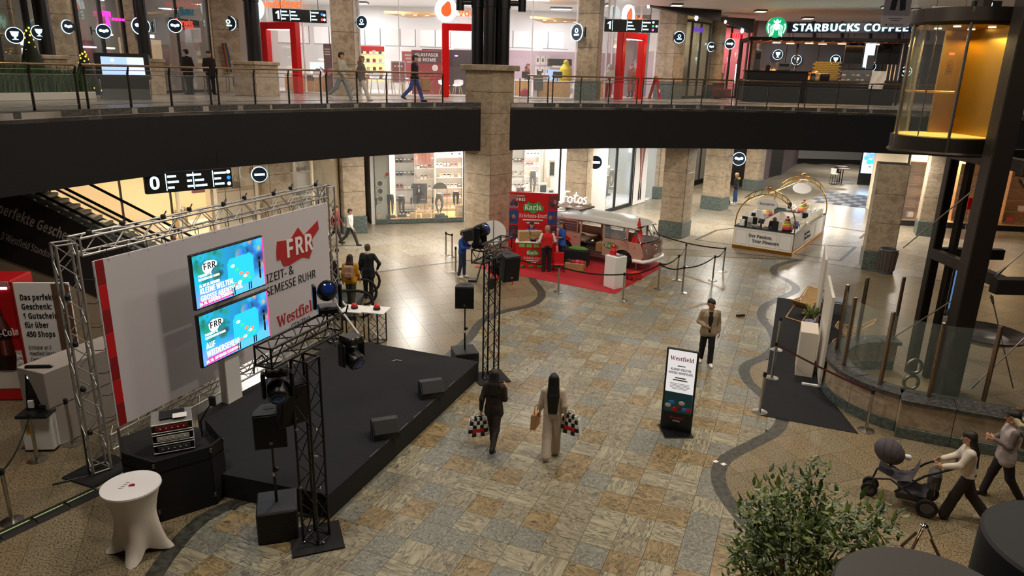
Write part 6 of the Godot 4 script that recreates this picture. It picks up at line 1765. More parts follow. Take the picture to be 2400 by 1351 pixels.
	for d in [["near",V(-3.05,0,-9.72),3.15,V(-0.14,3.33,-0.35),0.0],["far",V(-0.48,0,-16.2),3.1,V(0.0,3.3,0.0),0.0]]:
		var tw:=thing("light_tower","black truss tower with a cross beam at the %s end of the stage" % d[0],"truss",d[1])
		truss(tw,V(0,0.03,0),V(0,d[2],0),0.29,bk,0.33,Vector3.UP,0.022)
		truss(tw,d[3]-dir*0.85,d[3]+dir*0.85,0.29,bk,0.28,Vector3.UP,0.022)
		rbx("base_plate",V(0,0.015,0),V(0.8,0.03,0.75),M["matt black"],tw,0.004,Basis(Vector3.UP,0.37))
		for k in 12:ob("bolt",S().ball(V([-1,1,1,-1][k % 4]*0.15,[0.05,1.05,2.05][k/4],[-1,-1,1,1][k % 4]*0.15),Vector3.ONE*0.025,6),M["chrome"],tw)
		rbx("tape_tag",V(0.1,1.6,0.16),V(0.1,0.03,0.01),M["white"],tw,0.002)
	moving_head(V(-2.95,3.5,-10.75),"black moving head lamp standing on the near cross beam",0.0,0.4)
	moving_head(V(-2.62,3.1,-10.85),"black moving head lamp with a blue lens hanging from the near cross beam",PI,0.9)
	moving_head(V(-3.4,3.12,-9.5),"black lamp with steel clips hung under the near end of the cross beam",PI,0.3)
	moving_head(V(-0.75,3.48,-15.6),"black moving head lamp on the far cross beam",0.0,1.2)
	moving_head(V(-0.3,3.1,-16.6),"black lamp hung under the far cross beam",PI,0.5)
	# loudspeakers
	for d in [[V(-3.72,0,-9.92),0.75,1.62,"near"],[V(-1.2,0,-17.3),0.42,1.5,"far"]]:
		var at:Vector3=d[0]
		var s:=thing("subwoofer","black subwoofer box on the floor at the %s end of the stage" % d[3],"loudspeaker",at,0.3)
		rbx("cabinet",V(0,d[1]/2*0.75,0),V(0.62,d[1]*0.75,0.66),M["grey cab"],s,0.02)
		for k in 2:rbx("grille",V(0,d[1]*(0.19+0.37*k),0.332),V(0.56,d[1]*0.32,0.015),M["grille"],s,0.006)
		var p:=thing("speaker_pole","black speaker pole standing on the %s subwoofer" % d[3],"stand",at+V(0,d[1]*0.75,0))
		bar("lower_tube",Vector3(),V(0,0.6,0),0.025,bk,p)
		bar("upper_tube",V(0,0.55,0),V(0,d[2]-d[1]*0.75,0),0.018,bk,p)
		ob("lock_knob",S().ball(V(0.04,0.58,0),Vector3.ONE*0.04,8),bk,p)
		rbx("tag",V(0,0.5,0.03),V(0.04,0.07,0.008),M["white"],p,0.002)
		speaker("loudspeaker","black loudspeaker on a pole at the %s end of the stage" % d[3],at+V(0,d[2],0),V(0.48,0.58,0.4),0.3 if d[3]=="near" else 0.0)
	speaker("loudspeaker","black loudspeaker hung tilted on the near black truss tower",V(-3.4,2.1,-9.85),V(0.44,0.72,0.42),0.75,0.2)
	speaker("loudspeaker","black loudspeaker hung on the far black truss tower",V(-0.12,2.66,-15.95),V(0.4,0.62,0.4),0.5,0.12)
	# control desk
	var cd:=thing("control_desk","black panelled control desk beside the white table","desk")
	var ring:=[W(-6.9,-11.15),W(-6.4,-10.35),W(-5.72,-10.06),W(-5.02,-10.6),W(-4.95,-10.95),W(-5.5,-11.6),W(-6.5,-11.7)]
	for i in 5:
		var a:Vector2=ring[i]; var b:Vector2=ring[i+1]
		ob("panel",wall_strip([a.lerp(b,0.01),a.lerp(b,0.99)],0.0,1.12,-0.04),mt("desk cloth",hx("#0e0c0d"),0.9),cd)
		for y in [0.2,1.05]:rbx("hinge",V(b.x,y,b.y),V(0.03,0.08,0.03),M["brushed"],cd,0.004)
	ob("table",S().prism(plan(ring),0.04,lying(0.92)),M["matt black"],cd)
	for i in 3:
		var r:=thing("flight_case",["lowest","middle","topmost"][i]+" black and silver equipment case on the control desk","case",V(-5.8,0.94+0.19*i,-10.95),0.45)
		rbx("body",V(0,0.09,0),V(0.62,0.16,0.52),M["satin black"],r,0.01)
		for y in [0.02,0.165]:rbx("alu_edge",V(0,y,0),V(0.64,0.025,0.54),al,r,0.006)
		rbx("faceplate",V(0,0.09,0.265),V(0.5,0.09,0.01),[M["grey plastic"],M["off white"],M["deep red"]][i],r,0.003)
		for k in 5:rbx("button",V(-0.18+0.09*k,0.09,0.272),V(0.02,0.02,0.01),M["white"],r,0.003)
	var lt:=thing("laptop","open black laptop on the topmost equipment case","laptop",V(-5.8,1.51,-10.98),0.45)
	rbx("keyboard",V(0,0.015,0),V(0.4,0.025,0.3),M["satin black"],lt,0.006)
	rbx("paper",V(0.12,0.03,0.13),V(0.22,0.004,0.18),M["white"],lt,0.001)
	var mi:=thing("microphone","black microphone on a bent arm behind the equipment cases","microphone",V(-5.45,0.94,-11.25))
	ob("arm",S().path([Vector3(),V(0,0.3,0),V(0.1,0.5,-0.05),V(0.2,0.62,-0.1)],0.015),bk,mi)
	rbx("head",V(0.2,0.66,-0.1),V(0.12,0.2,0.06),bk,mi,0.02)
	# white stretch cover on the bar table
	var tb:=thing("bar_table","round bar table in a white stretch cover beside the control desk","table",V(-5.72,0,-9.38),0.2)
	var rows:=[]
	for i in 13:
		var u:=float(i)/12
		var row:=[]
		for j in 40:
			var a:=TAU*j/40
			var waist:=lerpf(0.27,0.41,pow(u,3.0))
			var foot:=0.2+0.28*pow(absf(cos(a*2)),3.0)
			var r:=lerpf(foot,waist,smoothstep(0.0,0.5,u)) if u<0.5 else waist
			r=lerpf(foot+0.02,waist,clampf(pow(u*1.7,0.6),0,1))
			var y:=u*1.12+(0.10*(1-pow(absf(cos(a*2)),2.0))*(1-u))
			row.append(V(cos(a)*r,y,sin(a)*r))
		rows.append(row)
	ob("stretch_cover",S().skin(rows,true,true),mt("table cloth",hx("#e9e2d8"),0.75),tb)
	ob("top",S().lathe([W(0.4,1.09),W(0.425,1.115),W(0.42,1.14),W(0,1.145)],40),mt("table top white",hx("#e6e5e6"),0.6),tb)
	ob("printed_mark",S().prism(plan([W(-0.04,-0.03),W(0.05,-0.03),W(0.04,0.03),W(0,0.045),W(-0.045,0.02)]),0.002,T(0.02,1.146,0.02,Basis(Vector3.RIGHT,-PI/2))),M["deep red"],tb)
	for k in 4:blk("printed_line",V(-0.12+0.02*k,1.147,0.08-0.05*k),V(0.06,0.002,0.008),M["grey plastic"],tb)
	# floor cable cover with green strip
	var cr:=thing("cable_cover","long black floor cable cover with a pale green line","cable cover")
	for i in 5:
		var a:=V(-8.35,0,-9.1).lerp(V(-7.0,0,-11.35),i/5.0)
		var b:=V(-8.35,0,-9.1).lerp(V(-7.0,0,-11.35),(i+0.97)/5.0)
		ob("rubber_piece",S().prism(plan([W(-0.17,0),W(0.17,0),W(0.1,0.05),W(-0.1,0.05)]),a.distance_to(b),Transform3D(face(a,(b-a).cross(Vector3.UP)).basis,a).rotated_local(Vector3.UP,0.0)),M["rubber"],cr)
		bar("green_strip",a.lerp(b,0.04)+V(0.0,0.05,0),a.lerp(b,0.94)+V(0.0,0.05,0),0.012,mt("strip green",hx("#c9e8a0"),0.5),cr)
	var cb:=thing("cable_coil","coil of white cable at the foot of the left truss","cable",V(-6.98,0.03,-11.12))
	for k in 4:
		var q:=[]
		for i in 12:q.append(V(cos(TAU*i/12)*(0.1+0.01*k),0.02+0.02*k,sin(TAU*i/12)*0.09))
		ob("loop",S().path(q,0.014,5,true),M["white"],cb)
	var ms:=thing("microphone_stand","thin black microphone stand left of the truss tower","stand",V(-7.75,0,-11.35))
	bar("pole",V(0.1,0.03,0),V(-0.1,1.25,-0.3),0.014,bk,ms)
	ob("clip",S().ball(V(-0.1,1.27,-0.3),V(0.03,0.06,0.03),8),bk,ms)
	bar("foot",V(-0.4,0.02,0.3),V(0.2,0.02,-0.1),0.018,bk,ms)
	# two small black truss tables with red buttons
	for i in 2:
		var p:Vector2=[W(-4.35,-18.55),W(-3.72,-18.5)][i]
		var k:=thing("truss_table",["left","right"][i]+" small black truss table with a white top behind the stage","table",V(p.x,0,p.y),-0.2)
		truss(k,V(0,0.02,0),V(0,0.9,0),0.34,bk,0.3,Vector3.UP,0.02)
		rbx("tabletop",V(0,0.93,0),V(0.62,0.03,0.6),M["white"],k,0.004)
		var bt:=thing("buzzer_button","red buzzer button on the %s small truss table" % ["left","right"][i],"button",V(p.x,0.945,p.y))
		ob("ring",S().lathe([W(0,0),W(0.1,0),W(0.1,0.06),W(0.07,0.08),W(0,0.08)],16),M["ink"],bt)
		ob("red_dome",S().ball(V(0,0.09,0),V(0.085,0.07,0.085),12),M["red gloss"],bt)
	# camera crane and reflector behind the far tower
	var cc:=thing("camera_rig","large black film camera on a support before the great pier","camera",V(-1.15,0,-25.0))
	rbx("camera_body",V(-0.15,1.6,0),V(0.6,0.28,0.26),bk,cc,0.04)
	rbx("matte_box",V(-0.45,1.68,0.05),V(0.36,0.4,0.36),M["matt black"],cc,0.02,Basis(Vector3.BACK,0.3))
	ob("arm",S().path([V(0.1,1.5,0),V(0.3,1.2,0),V(0.1,0.9,0),V(0.4,0.7,0)],0.05),bk,cc)
	for k in 4:ob("wheel",S().tube(V([-0.1,0.35,-0.1,0.35][k],[0.95,0.95,0.6,0.6][k],0.1),V([-0.1,0.35,-0.1,0.35][k],[0.95,0.95,0.6,0.6][k],0.14),0.06,0.06,12),M["off white"],cc)
	for k in 3:bar("tripod_leg",V(0.1,0.9,0),V(0.1+cos(k*2.1)*0.5,0,sin(k*2.1)*0.5),0.025,bk,cc)
	rbx("red_cable_box",V(-0.3,0.05,0.3),V(0.3,0.1,0.2),bk,cc,0.02)
	var rf:=thing("reflector","round white reflector leaning at the foot of the great pier","reflector",V(-0.75,0.0,-26.2))
	ob("disc",S().lathe([W(0,-0.012),W(0.48,-0.012),W(0.48,0.012),W(0,0.012)],26,T(0,1.5,0,Basis(Vector3.RIGHT,PI/2))),M["white"],rf)
	bar("pole",V(0,0,0.02),V(0,1.98,0.02),0.012,bk,rf)
	for k in 3:bar("foot",V(0,0.3,0.02),V(cos(k*2.1)*0.4,0,sin(k*2.1)*0.4),0.012,bk,rf)
# ---------------------------------------------------------------- things on the ground floor
func stanchion(at:Vector3,label:String,group:="barrier posts")->void:
	if not lib.has("stanchion"):
		var t:=thing("barrier_post",label,"barrier post")
		ob("foot",S().lathe([W(0.175,0),W(0.175,0.012),W(0.06,0.03),W(0,0.03)],24),M["steel"],t)
		ob("pole",S().tube(V(0,0.02,0),V(0,0.9,0),0.032,0.032,14),M["steel"],t)
		ob("belt_head",S().lathe([W(0,0.88),W(0.038,0.88),W(0.038,0.97),W(0.03,0.985),W(0,0.985)],14),M["ink"],t)
		lib.stanchion=t
		t.position=at
	else:
		copy_of(lib.stanchion,Transform3D(Basis(),at),label)
func belt(a:Vector2,b:Vector2,label:String,m:Material,sag:=0.1)->void:
	var s:=S()
	var r0:=[]; var r1:=[]
	for i in 13:
		var u:=i/12.0
		var p:=a.lerp(b,u)
		var y:=0.95-sag*4*u*(1-u)
		r0.append(V(p.x,y,p.y)); r1.append(V(p.x,y-0.05,p.y))
	s.skin([r1,r0])
	s.skin([r1.map(func(v):return v+V(0,0,-0.004)),r0.map(func(v):return v+V(0,0,-0.004))],false,true)
	tag(ob("barrier_belt",s,m),label,"belt","barrier belts")
func ground_things()->void:
	stage_set()
	escalator()
	photo_stand()
	sweet_kiosk()
	lift()
	plants()
	var bm:Material=M["ink"]
	var P:={"a":W(1.62,-23.65),"b":W(3.76,-22.85),"c":W(5.24,-24.32),"d":W(6.01,-23.92),"e":W(7.54,-25.62),"f":W(6.18,-25.56),"g":W(8.3,-26.96),"k":W(6.9,-27.5),"l":W(6.0,-29.6),"h":W(5.73,-14.69),"i":W(7.79,-13.91),"j":W(7.48,-18.6),"m":W(6.67,-16.63),"n":W(-8.96,-11.89),"o":W(-8.67,-12.52),"p":W(-8.15,-9.99),"q":W(-2.16,-25.93),"r":W(-2.78,-28.5),"s":W(-2.5,-28.2)}
	var L:={"a":"steel barrier post in front of the red counter","b":"steel barrier post nearest to the camera beside the white pedestal","c":"steel barrier post right of the closed red parasol","d":"steel barrier post at the outer corner of the barrier","e":"steel barrier post at the right bend of the barrier","f":"steel barrier post between the two belts right of the van","g":"steel barrier post at the far right corner of the barrier","k":"steel barrier post beside the front of the van","l":"steel barrier post behind the van at the stone pillar","h":"steel barrier post at the near left corner of the black carpet","i":"steel barrier post at the near right corner of the black carpet","j":"steel barrier post farthest along the black carpet edge","m":"middle steel barrier post on the left edge of the black carpet","n":"steel barrier post in front of the voucher machine","o":"steel barrier post beside the grey box wall","p":"steel barrier post at the left picture edge by the cable cover","q":"steel barrier post beside the man in the blue pullover","r":"left of two steel barrier posts before the great pier","s":"right of two steel barrier posts before the great pier"}
	for k in P:stanchion(V(P[k].x,0,P[k].y),L[k])
	for d in [["a","b","black belt in front of the white pedestal"],["b","c","black belt from the pedestal to the parasol"],["c","d","short black belt right of the parasol"],["c","f","black belt running back beside the van front"],["d","e","black belt at the outer corner"],["e","g","black belt at the far right corner"],["g","l","black belt running behind the van"],["f","k","black belt along the van front"],["p","n","black belt before the voucher machine"],["r","s","short black belt before the great pier"]]:
		belt(P[d[0]],P[d[1]],d[2],bm,0.12 if d[0]!="r" else 0.02)
	belt(W(-0.6,-25.4),P.a,"black belt across the red counter",bm)
	belt(P.m,P.i,"dark red belt across the black carpet",mt("belt red",hx("#4e1318"),0.7),0.04)
	# upright sign on the path
	var s:=thing("advertising_stand","upright white advertising stand with a black base on the stone path","sign",V(3.58,0,-13.66),-0.4)
	rbx("base_plate",V(0,0.012,0),V(0.62,0.024,0.62),M["satin black"],s,0.005,Basis(Vector3.UP,0.45))
	rbx("frame",V(0,0.96,0),V(0.66,1.86,0.06),M["satin black"],s,0.01)
	for z in [1.0,-1.0]:rbx("panel",V(0,1.18,z*0.031),V(0.58,1.36,0.006),glow("stand white",hx("#e9e4e2"),0.55),s,0.002)
	txt("lettering","Westfield",0.085,T(0,1.68,0.038),M["logo red"],s,"Droid Serif",true,HORIZONTAL_ALIGNMENT_CENTER,0.004,0.85)
	txt("lettering","KLEINE WELTEN,",0.05,T(0,1.44,0.038),M["ink"],s,"Droid Sans",true,HORIZONTAL_ALIGNMENT_CENTER,0.004,0.8)
	txt("lettering","GROSSE ABENTEUER.",0.05,T(0,1.36,0.038),M["ink"],s,"Droid Sans",true,HORIZONTAL_ALIGNMENT_CENTER,0.004,0.75)
	for k in 8:blk("print_line",V(0,[1.52,1.25,1.2,1.12,1.09,1.06,1.03,1.0][k],0.036),V([0.16,0.22,0.3,0.42,0.4,0.43,0.38,0.3][k],[0.02,0.025,0.025,0.008,0.008,0.008,0.008,0.008][k],0.003),M["grey plastic"],s)
	rbx("picture",V(0,0.69,0.035),V(0.58,0.46,0.006),mt("picture teal",hx("#1d5667"),0.5),s,0.002)
	for k in 7:ob("printed_shape",S().ball(V(-0.2+0.07*k,0.6+0.09*sin(k*2.0),0.039),V(0.07,0.05,0.004),8),[M["off white"],mt("print blue",hx("#2d8fd0"),0.5),M["red"],M["deep red"]][k % 4],s)
	txt("lettering","Westfield",0.05,T(0,0.33,0.034),M["logo red"],s,"Droid Serif",true,HORIZONTAL_ALIGNMENT_CENTER,0.004,0.85)
	txt("lettering","CENTRO",0.03,T(0,0.26,0.034),M["white"],s,"Droid Sans",false)
	# litter bin at the right pillar
	var b:=thing("litter_bin","round slatted litter bin at the foot of the right pillar","bin",V(14.9,0,-27.35))
	ob("bucket",S().lathe([W(0,0),W(0.27,0),W(0.27,0.12),W(0.33,0.92),W(0.35,0.95),W(0.33,1.0),W(0.26,1.0),W(0.24,0.8),W(0,0.8)],22),M["grey plastic"],b)
	for k in 14:
		var a:=TAU*k/14
		bar("slat",V(cos(a)*0.285,0.14,sin(a)*0.285),V(cos(a)*0.335,0.88,sin(a)*0.335),0.028,mt("bin wood",hx("#5b4636"),0.6),b)
	# black carpet with panels, box and deck chair
	var cp:=thing("carpet","long black carpet beside the lift with exhibition panels","carpet")
	ob("pile",S().prism(plan([W(9.28,-23.6),W(11.6,-22.9),W(9.2,-18.3),W(7.75,-16.4),W(7.55,-13.75),W(5.69,-14.5)]),0.012,lying(0.013)),M["carpet black"],cp)
	for d in [[V(7.62,0,-16.0),V(8.35,0,-18.0),2.35,"nearer"],[V(9.0,0,-19.7),V(9.9,0,-21.9),2.35,"farther"]]:
		var a:Vector3=d[0]; var v:Vector3=d[1]-d[0]
		var p:=thing("exhibition_panel","%s tall white exhibition panel on the black carpet" % d[3],"panel",Vector3())
		p.transform=face(a,v)
		rbx("board",V(v.length()/2,d[2]/2+0.08,0),V(v.length(),d[2]-0.1,0.07),M["off white"],p,0.008)
		for k in 9:blk("print_line",V(v.length()*0.5,d[2]-0.3-0.2*k,0.037),V(v.length()*(0.7-0.12*(k % 3)),0.07,0.003),mt("print lilac",hx("#8f8ba6"),0.6),p)
		for x in [0.12,v.length()-0.2]:rbx("foot",V(x,0.04,0),V(0.06,0.06,0.8),M["white"],p,0.01)
	var wb:=thing("display_box","plain white display box leaning beside the near exhibition panel","box",V(7.68,0.013,-17.15),1.2)
	rbx("box_body",V(0,0.6,0),V(0.9,1.2,0.42),mt("box cream",hx("#ddd3c4"),0.6),wb,0.012)
	for i in 2:
		var dc:=thing("deck_chair",["wooden folding deck chair on the black carpet","second wooden folding chair behind the exhibition panel"][i],"chair",[V(9.35,0.013,-21.5),V(9.7,0.013,-18.9)][i],[2.2,1.0][i])
		var wd:Material=M["pale wood"]
		for sx in [-0.28,0.28]:
			bar("side_rail",V(sx,0.02,-0.5),V(sx,0.9,0.5),0.02,wd,dc)
			bar("side_rail",V(sx*0.9,0.02,0.4),V(sx*0.9,0.62,-0.45),0.02,wd,dc)
			bar("arm_rail",V(sx,0.55,-0.35),V(sx,0.58,0.3),0.018,wd,dc)
		for k in 4:bar("cross_bar",V(-0.28,[0.02,0.9,0.62,0.3][k],[-0.5,0.5,-0.45,0.0][k]),V(0.28,[0.02,0.9,0.62,0.3][k],[-0.5,0.5,-0.45,0.0][k]),0.018,wd,dc)
		ob("cloth_seat",S().skin([[V(-0.25,0.9,0.5),V(0.25,0.9,0.5)],[V(-0.25,0.55,0.2),V(0.25,0.55,0.2)],[V(-0.25,0.32,-0.1),V(0.25,0.32,-0.1)],[V(-0.25,0.62,-0.45),V(0.25,0.62,-0.45)]]),M["carton"],dc)
	var pt:=thing("potted_plant","small potted plant at the foot of the far exhibition panel","plant",V(8.75,0.013,-19.6))
	ob("pot",S().lathe([W(0,0),W(0.13,0),W(0.15,0.55),W(0.12,0.55),W(0,0.5)],14),mt("pot lilac",hx("#8c86a4"),0.5),pt)
	for k in 9:ob("leaf",S().ball(V(cos(k*2.4)*0.14,0.75+0.05*(k % 4),sin(k*2.4)*0.14),V(0.05,0.17,0.02),6,Basis(Vector3.UP,-k*2.4)*Basis(Vector3.BACK,-0.5)),mt("leaf dull",hx("#6d7a38"),0.6),pt)
	var st:=thing("side_table","low grey table behind the far exhibition panel","table",V(10.3,0.013,-21.6),-0.4)
	rbx("tabletop",V(0,0.6,0),V(0.7,0.04,0.6),mt("table grey",hx("#8d97a3"),0.5),st,0.01)
	for k in 4:bar("leg",V([-0.3,0.3,0.3,-0.3][k],0,[-0.25,-0.25,0.25,0.25][k]),V([-0.3,0.3,0.3,-0.3][k],0.6,[-0.25,-0.25,0.25,0.25][k]),0.02,M["steel"],st)
	var cl:=thing("cable_clip","small black object lying on the grey border stones","object",V(7.35,0.0,-21.5),0.3)
	rbx("clip_body",V(0,0.03,0),V(0.3,0.06,0.1),M["ink"],cl,0.015)
	for i in 2:tag(rbx("paper_scrap",[V(4.25,0.004,-12.35),V(4.12,0.004,-12.45)][i],V(0.1,0.004,0.08),M["white"],null,0.001,Basis(Vector3.UP,0.5)),["white paper scrap on the dark border stone","smaller white paper scrap beside the dark border stone"][i],"litter")
	# dark inlaid strips that frame the kiosk
	var ins:=Node3D.new()
	ins.name="trim_inlay"
	add_child(ins)
	ins.set_meta("kind","structure")
	for q in [[W(8.6,-32.6),W(10.2,-34.9)],[W(10.2,-34.9),W(12.6,-36.4)],[W(8.6,-32.6),W(11.9,-30.6)],[W(11.9,-30.6),W(13.9,-29.2)],[W(13.9,-29.2),W(15.8,-31.9)],[W(15.8,-31.9),W(13.8,-32.2)],[W(16.9,-33.8),W(18.0,-35.4)],[W(18.0,-35.4),W(16.0,-37.2)],[W(9.0,-46.0),W(6.4,-41.4)]]:
		var dd:Vector2=q[1]-q[0]
		rbx("inlay_strip",V((q[0].x+q[1].x)/2,0.001,(q[0].y+q[1].y)/2),V(dd.length(),0.006,0.14),M["dark stone"],ins,0.001,Basis(Vector3.UP,-atan2(dd.y,dd.x)))
func escalator()->void:
	var d:=W(-0.9945,0.1045)
	var n:=W(-4.6,-20.2)
	var e:=fr(n+d*17.0,n)
	var t:=thf("escalator","pair of escalators rising to the left behind the event wall","escalator",e,Vector3())
	var inc:=func(x:float)->float:return maxf(0.0,(17.0-x-3.6)*0.577)
	for k in 3:
		var z:=-1.25*k
		var top:=[]
		for i in 9:top.append(V(17.0+cos(-PI/2+PI*i/8)*0.42,0.52+sin(-PI/2+PI*i/8)*0.42,z))
		top.append_array([V(14.0,0.94,z),V(13.5,0.97,z)])
		for x in [12.5,10.0,7.0,4.0,1.0]:top.append(V(x,0.95+inc.call(x),z))
		ob("handrail",S().path(top,0.045,8),M["rubber"],t)
		var r0:=[]; var r1:=[]
		for i in 15:
			var x:=16.5-i*1.1
			r0.append(V(x,0.2+inc.call(x),z)); r1.append(V(x,0.9+inc.call(x),z))
		ob("glass_balustrade",S().skin([r0,r1]),M["green glass"],t)
		ob("skirt_trim",S().path(r0,0.04,5),M["brushed"],t)
	var st:=S()
	for lane in 2:
		for i in 52:
			var x:=16.6-i*0.3
			st.box(V(x,0.06+inc.call(x),-0.62-1.25*lane),V(0.3,0.1,1.0))
	ob("steps",st,M["brushed"],t).set_meta("kind","stuff")
	ob("underside",S().prism(plan([W(16.9,0.0),W(16.9,0.12),W(13.4,0.12),W(1.0,6.9),W(1.0,5.9),W(12.0,0.0)]),2.6,T(0,0,-2.62)),M["dark paint"],t)
	var f:=thf("printed_cladding","dark printed cladding with white lettering along the escalator side","banner",e,V(0,0,0.03))
	ob("film",S().prism(plan([W(2.0,7.25),W(13.4,0.7),W(14.5,0.0),W(11.0,0.0),W(8.55,1.4),W(7.14,2.0),W(2.0,4.2)]),0.03),mt("film dark",hx("#2c282a"),0.6),f)
	txt("lettering","Das perfekte Geschenk",0.3,T(6.95,3.62,0.032,Basis(Vector3.BACK,-0.45)),mt("film grey",hx("#c9c4bf"),0.6),f,"Droid Sans",true,HORIZONTAL_ALIGNMENT_LEFT,0.004,0.56)
	txt("lettering","Einlösbar an 3 Westfield Standorten",0.2,T(6.5,3.0,0.032,Basis(Vector3.BACK,-0.43)),M["film grey"],f,"Droid Sans",false,HORIZONTAL_ALIGNMENT_LEFT,0.004,0.55)
	struct("wall_escalator",S().prism(plan([W(2.0,0),W(11.0,0),W(8.55,1.4),W(7.14,2.0),W(2.0,4.2)]),0.1,T(0,0,-0.08)),M["warm beige"]).transform=e
	var lb:=thf("round_notice","white notice with red bands on the escalator newel","sign",e,V(16.2,0.55,0.03))
	ob("plate",S().lathe([W(0,-0.008),W(0.22,-0.008),W(0.22,0.008),W(0,0.008)],18,Transform3D(Basis(Vector3.RIGHT,PI/2),Vector3())),M["white"],lb)
	for y in [-0.18,0.18]:rbx("red_band",V(0,y,0.012),V(0.2,0.06,0.006),M["red"],lb,0.002)
	# display screens and shop wall seen under the gallery at the left
	var pw:=thf("picture_wall","picture of a man with crossed arms behind the escalator","picture",e,V(4.6,4.0,-3.6))
	rbx("board",V(0,0,0),V(2.6,1.0,0.06),mt("picture sky",hx("#3f5f80"),0.6),pw,0.01)
	rbx("board_edge",V(-1.0,0,0.032),V(0.5,0.96,0.006),M["warm paint"],pw,0.002)
	ob("printed_shirt",S().ball(V(0,-0.12,0.032),V(0.36,0.36,0.006),12),mt("print shirt",hx("#8e99a5"),0.6),pw)
	ob("printed_head",S().ball(V(-0.02,0.34,0.034),V(0.13,0.15,0.006),10),M["print skin"],pw)
	ob("printed_arms",S().path([V(-0.3,-0.25,0.036),V(0.1,-0.32,0.036),V(0.35,-0.2,0.036)],0.06),M["print skin"],pw)
	# drinks machine, voucher board, voucher terminal
	var c:=fr(W(-12.22,-14.23),W(-8.22,-14.6))
	var co:=thf("drinks_machine","red drinks machine front with a large bottle picture at the left edge","vending machine",c,V(0.9,0,0))
	rbx("cabinet",V(0,1.4,-0.4),V(1.3,2.8,0.8),M["red"],co,0.03)
	rbx("lower_white",V(0,0.75,0.002),V(1.28,0.9,0.01),M["off white"],co,0.003)
	rbx("header",V(0.1,2.72,0.01),V(1.0,0.12,0.02),mt("header pink",hx("#c88f92"),0.5),co,0.005)
	rbx("lit_edge",V(0.3,2.63,0.012),V(0.5,0.05,0.02),M["led white"],co,0.004)
	ob("printed_bottle",S().lathe([W(0,2.4),W(0.09,2.4),W(0.1,2.25),W(0.13,2.0),W(0.24,1.7),W(0.22,1.45),W(0.26,1.1),W(0.2,0.75),W(0,0.75)],16,T(0.24,0,0.02),0.06),mt("bottle brown",hx("#4a1f14"),0.25),co)
	ob("printed_cap",S().lathe([W(0,2.55),W(0.1,2.53),W(0.1,2.4),W(0,2.4)],14,T(0.24,0,0.02),0.1),M["red gloss"],co)
	txt("lettering","Coca-Cola",0.15,T(0.27,1.62,0.05,Basis(Vector3.BACK,0.1)),M["white"],co,"Droid Serif",true,HORIZONTAL_ALIGNMENT_CENTER,0.006,0.75)
	for k in 16:ob("printed_ice",S().ball(V(-0.1+0.05*k,0.95+0.1*sin(k*2.2),0.01),V(0.09,0.07,0.01),6),M["white"],co)
	var vb:=thf("voucher_board","white voucher board with black lettering beside the red drinks machine","sign",c,V(2.05,0,0.05))
	rbx("board",V(0.12,1.4,0),V(1.15,2.75,0.06),M["white"],vb,0.01)
	rbx("photo_strip",V(0.52,1.4,0.034),V(0.36,2.7,0.008),mt("photo brown",hx("#6f4f3d"),0.5),vb,0.002)
	rbx("red_edge",V(-0.45,1.4,0.02),V(0.06,2.78,0.08),M["deep red"],vb,0.01)
	var ls:=["Das perfekte","Geschenk:","1 Gutschein","für über","450 Shops"]
	for k in 5:txt("lettering",ls[k],0.125,T(-0.33,2.45-k*0.21,0.036),M["ink"],vb,"Droid Sans",true,HORIZONTAL_ALIGNMENT_LEFT,0.004,0.72)
	ls=["Einlösbar an 3","Westfield Standorten:","Centro | Ruhr Park","Hamburg"]
	for k in 4:txt("lettering",ls[k],0.085,T(-0.33,1.3-k*0.14,0.036),M["grey plastic"],vb,"Droid Sans",false,HORIZONTAL_ALIGNMENT_LEFT,0.004,0.62)
	var bx:=thing("box_wall","long pale grey box behind the voucher machine","box",V(-8.55,0,-13.05),0)
	bx.transform=face(V(-8.9,0,-12.35),V(0.5,0,-1.3))
	rbx("box_body",V(0.95,0.8,-0.35),V(1.9,1.58,0.75),mt("box grey",hx("#b9b0a8"),0.6),bx,0.012)
	rbx("joint",V(0.95,0.85,0.026),V(1.9,0.012,0.006),M["grey plastic"],bx,0.001)
	var vm:=thing("voucher_machine","voucher machine with a black tilted screen on a white case","terminal",V(-9.12,0,-12.42),0.1)
	rbx("case",V(0,0.4,0),V(0.55,0.72,0.5),M["white"],vm,0.02)
	rbx("shelf",V(0,0.79,0.08),V(0.58,0.06,0.55),M["satin black"],vm,0.015)
	var tl:=Basis(Vector3.RIGHT,-0.22)
	rbx("screen_case",V(0,1.22,-0.12),V(0.5,0.86,0.1),M["satin black"],vm,0.02,tl)
	rbx("screen",V(0,1.22,-0.12)+tl*V(0,0.26,0.052),V(0.4,0.17,0.01),glow("screen mint",hx("#d8fbff"),2.0),vm,0.003,tl)
	rbx("dark_screen",V(0,1.22,-0.12)+tl*V(0,0.0,0.052),V(0.4,0.32,0.01),M["ink"],vm,0.003,tl)
	rbx("card_reader",V(-0.14,0.92,0.02),V(0.1,0.16,0.06),M["white"],vm,0.01)
	rbx("slot",V(0.1,0.88,0.02),V(0.16,0.09,0.08),M["brushed"],vm,0.01)
	rbx("yellow_sticker",V(-0.1,0.5,0.252),V(0.16,0.2,0.004),mt("sticker yellow",hx("#d9a31c"),0.5),vm,0.001)
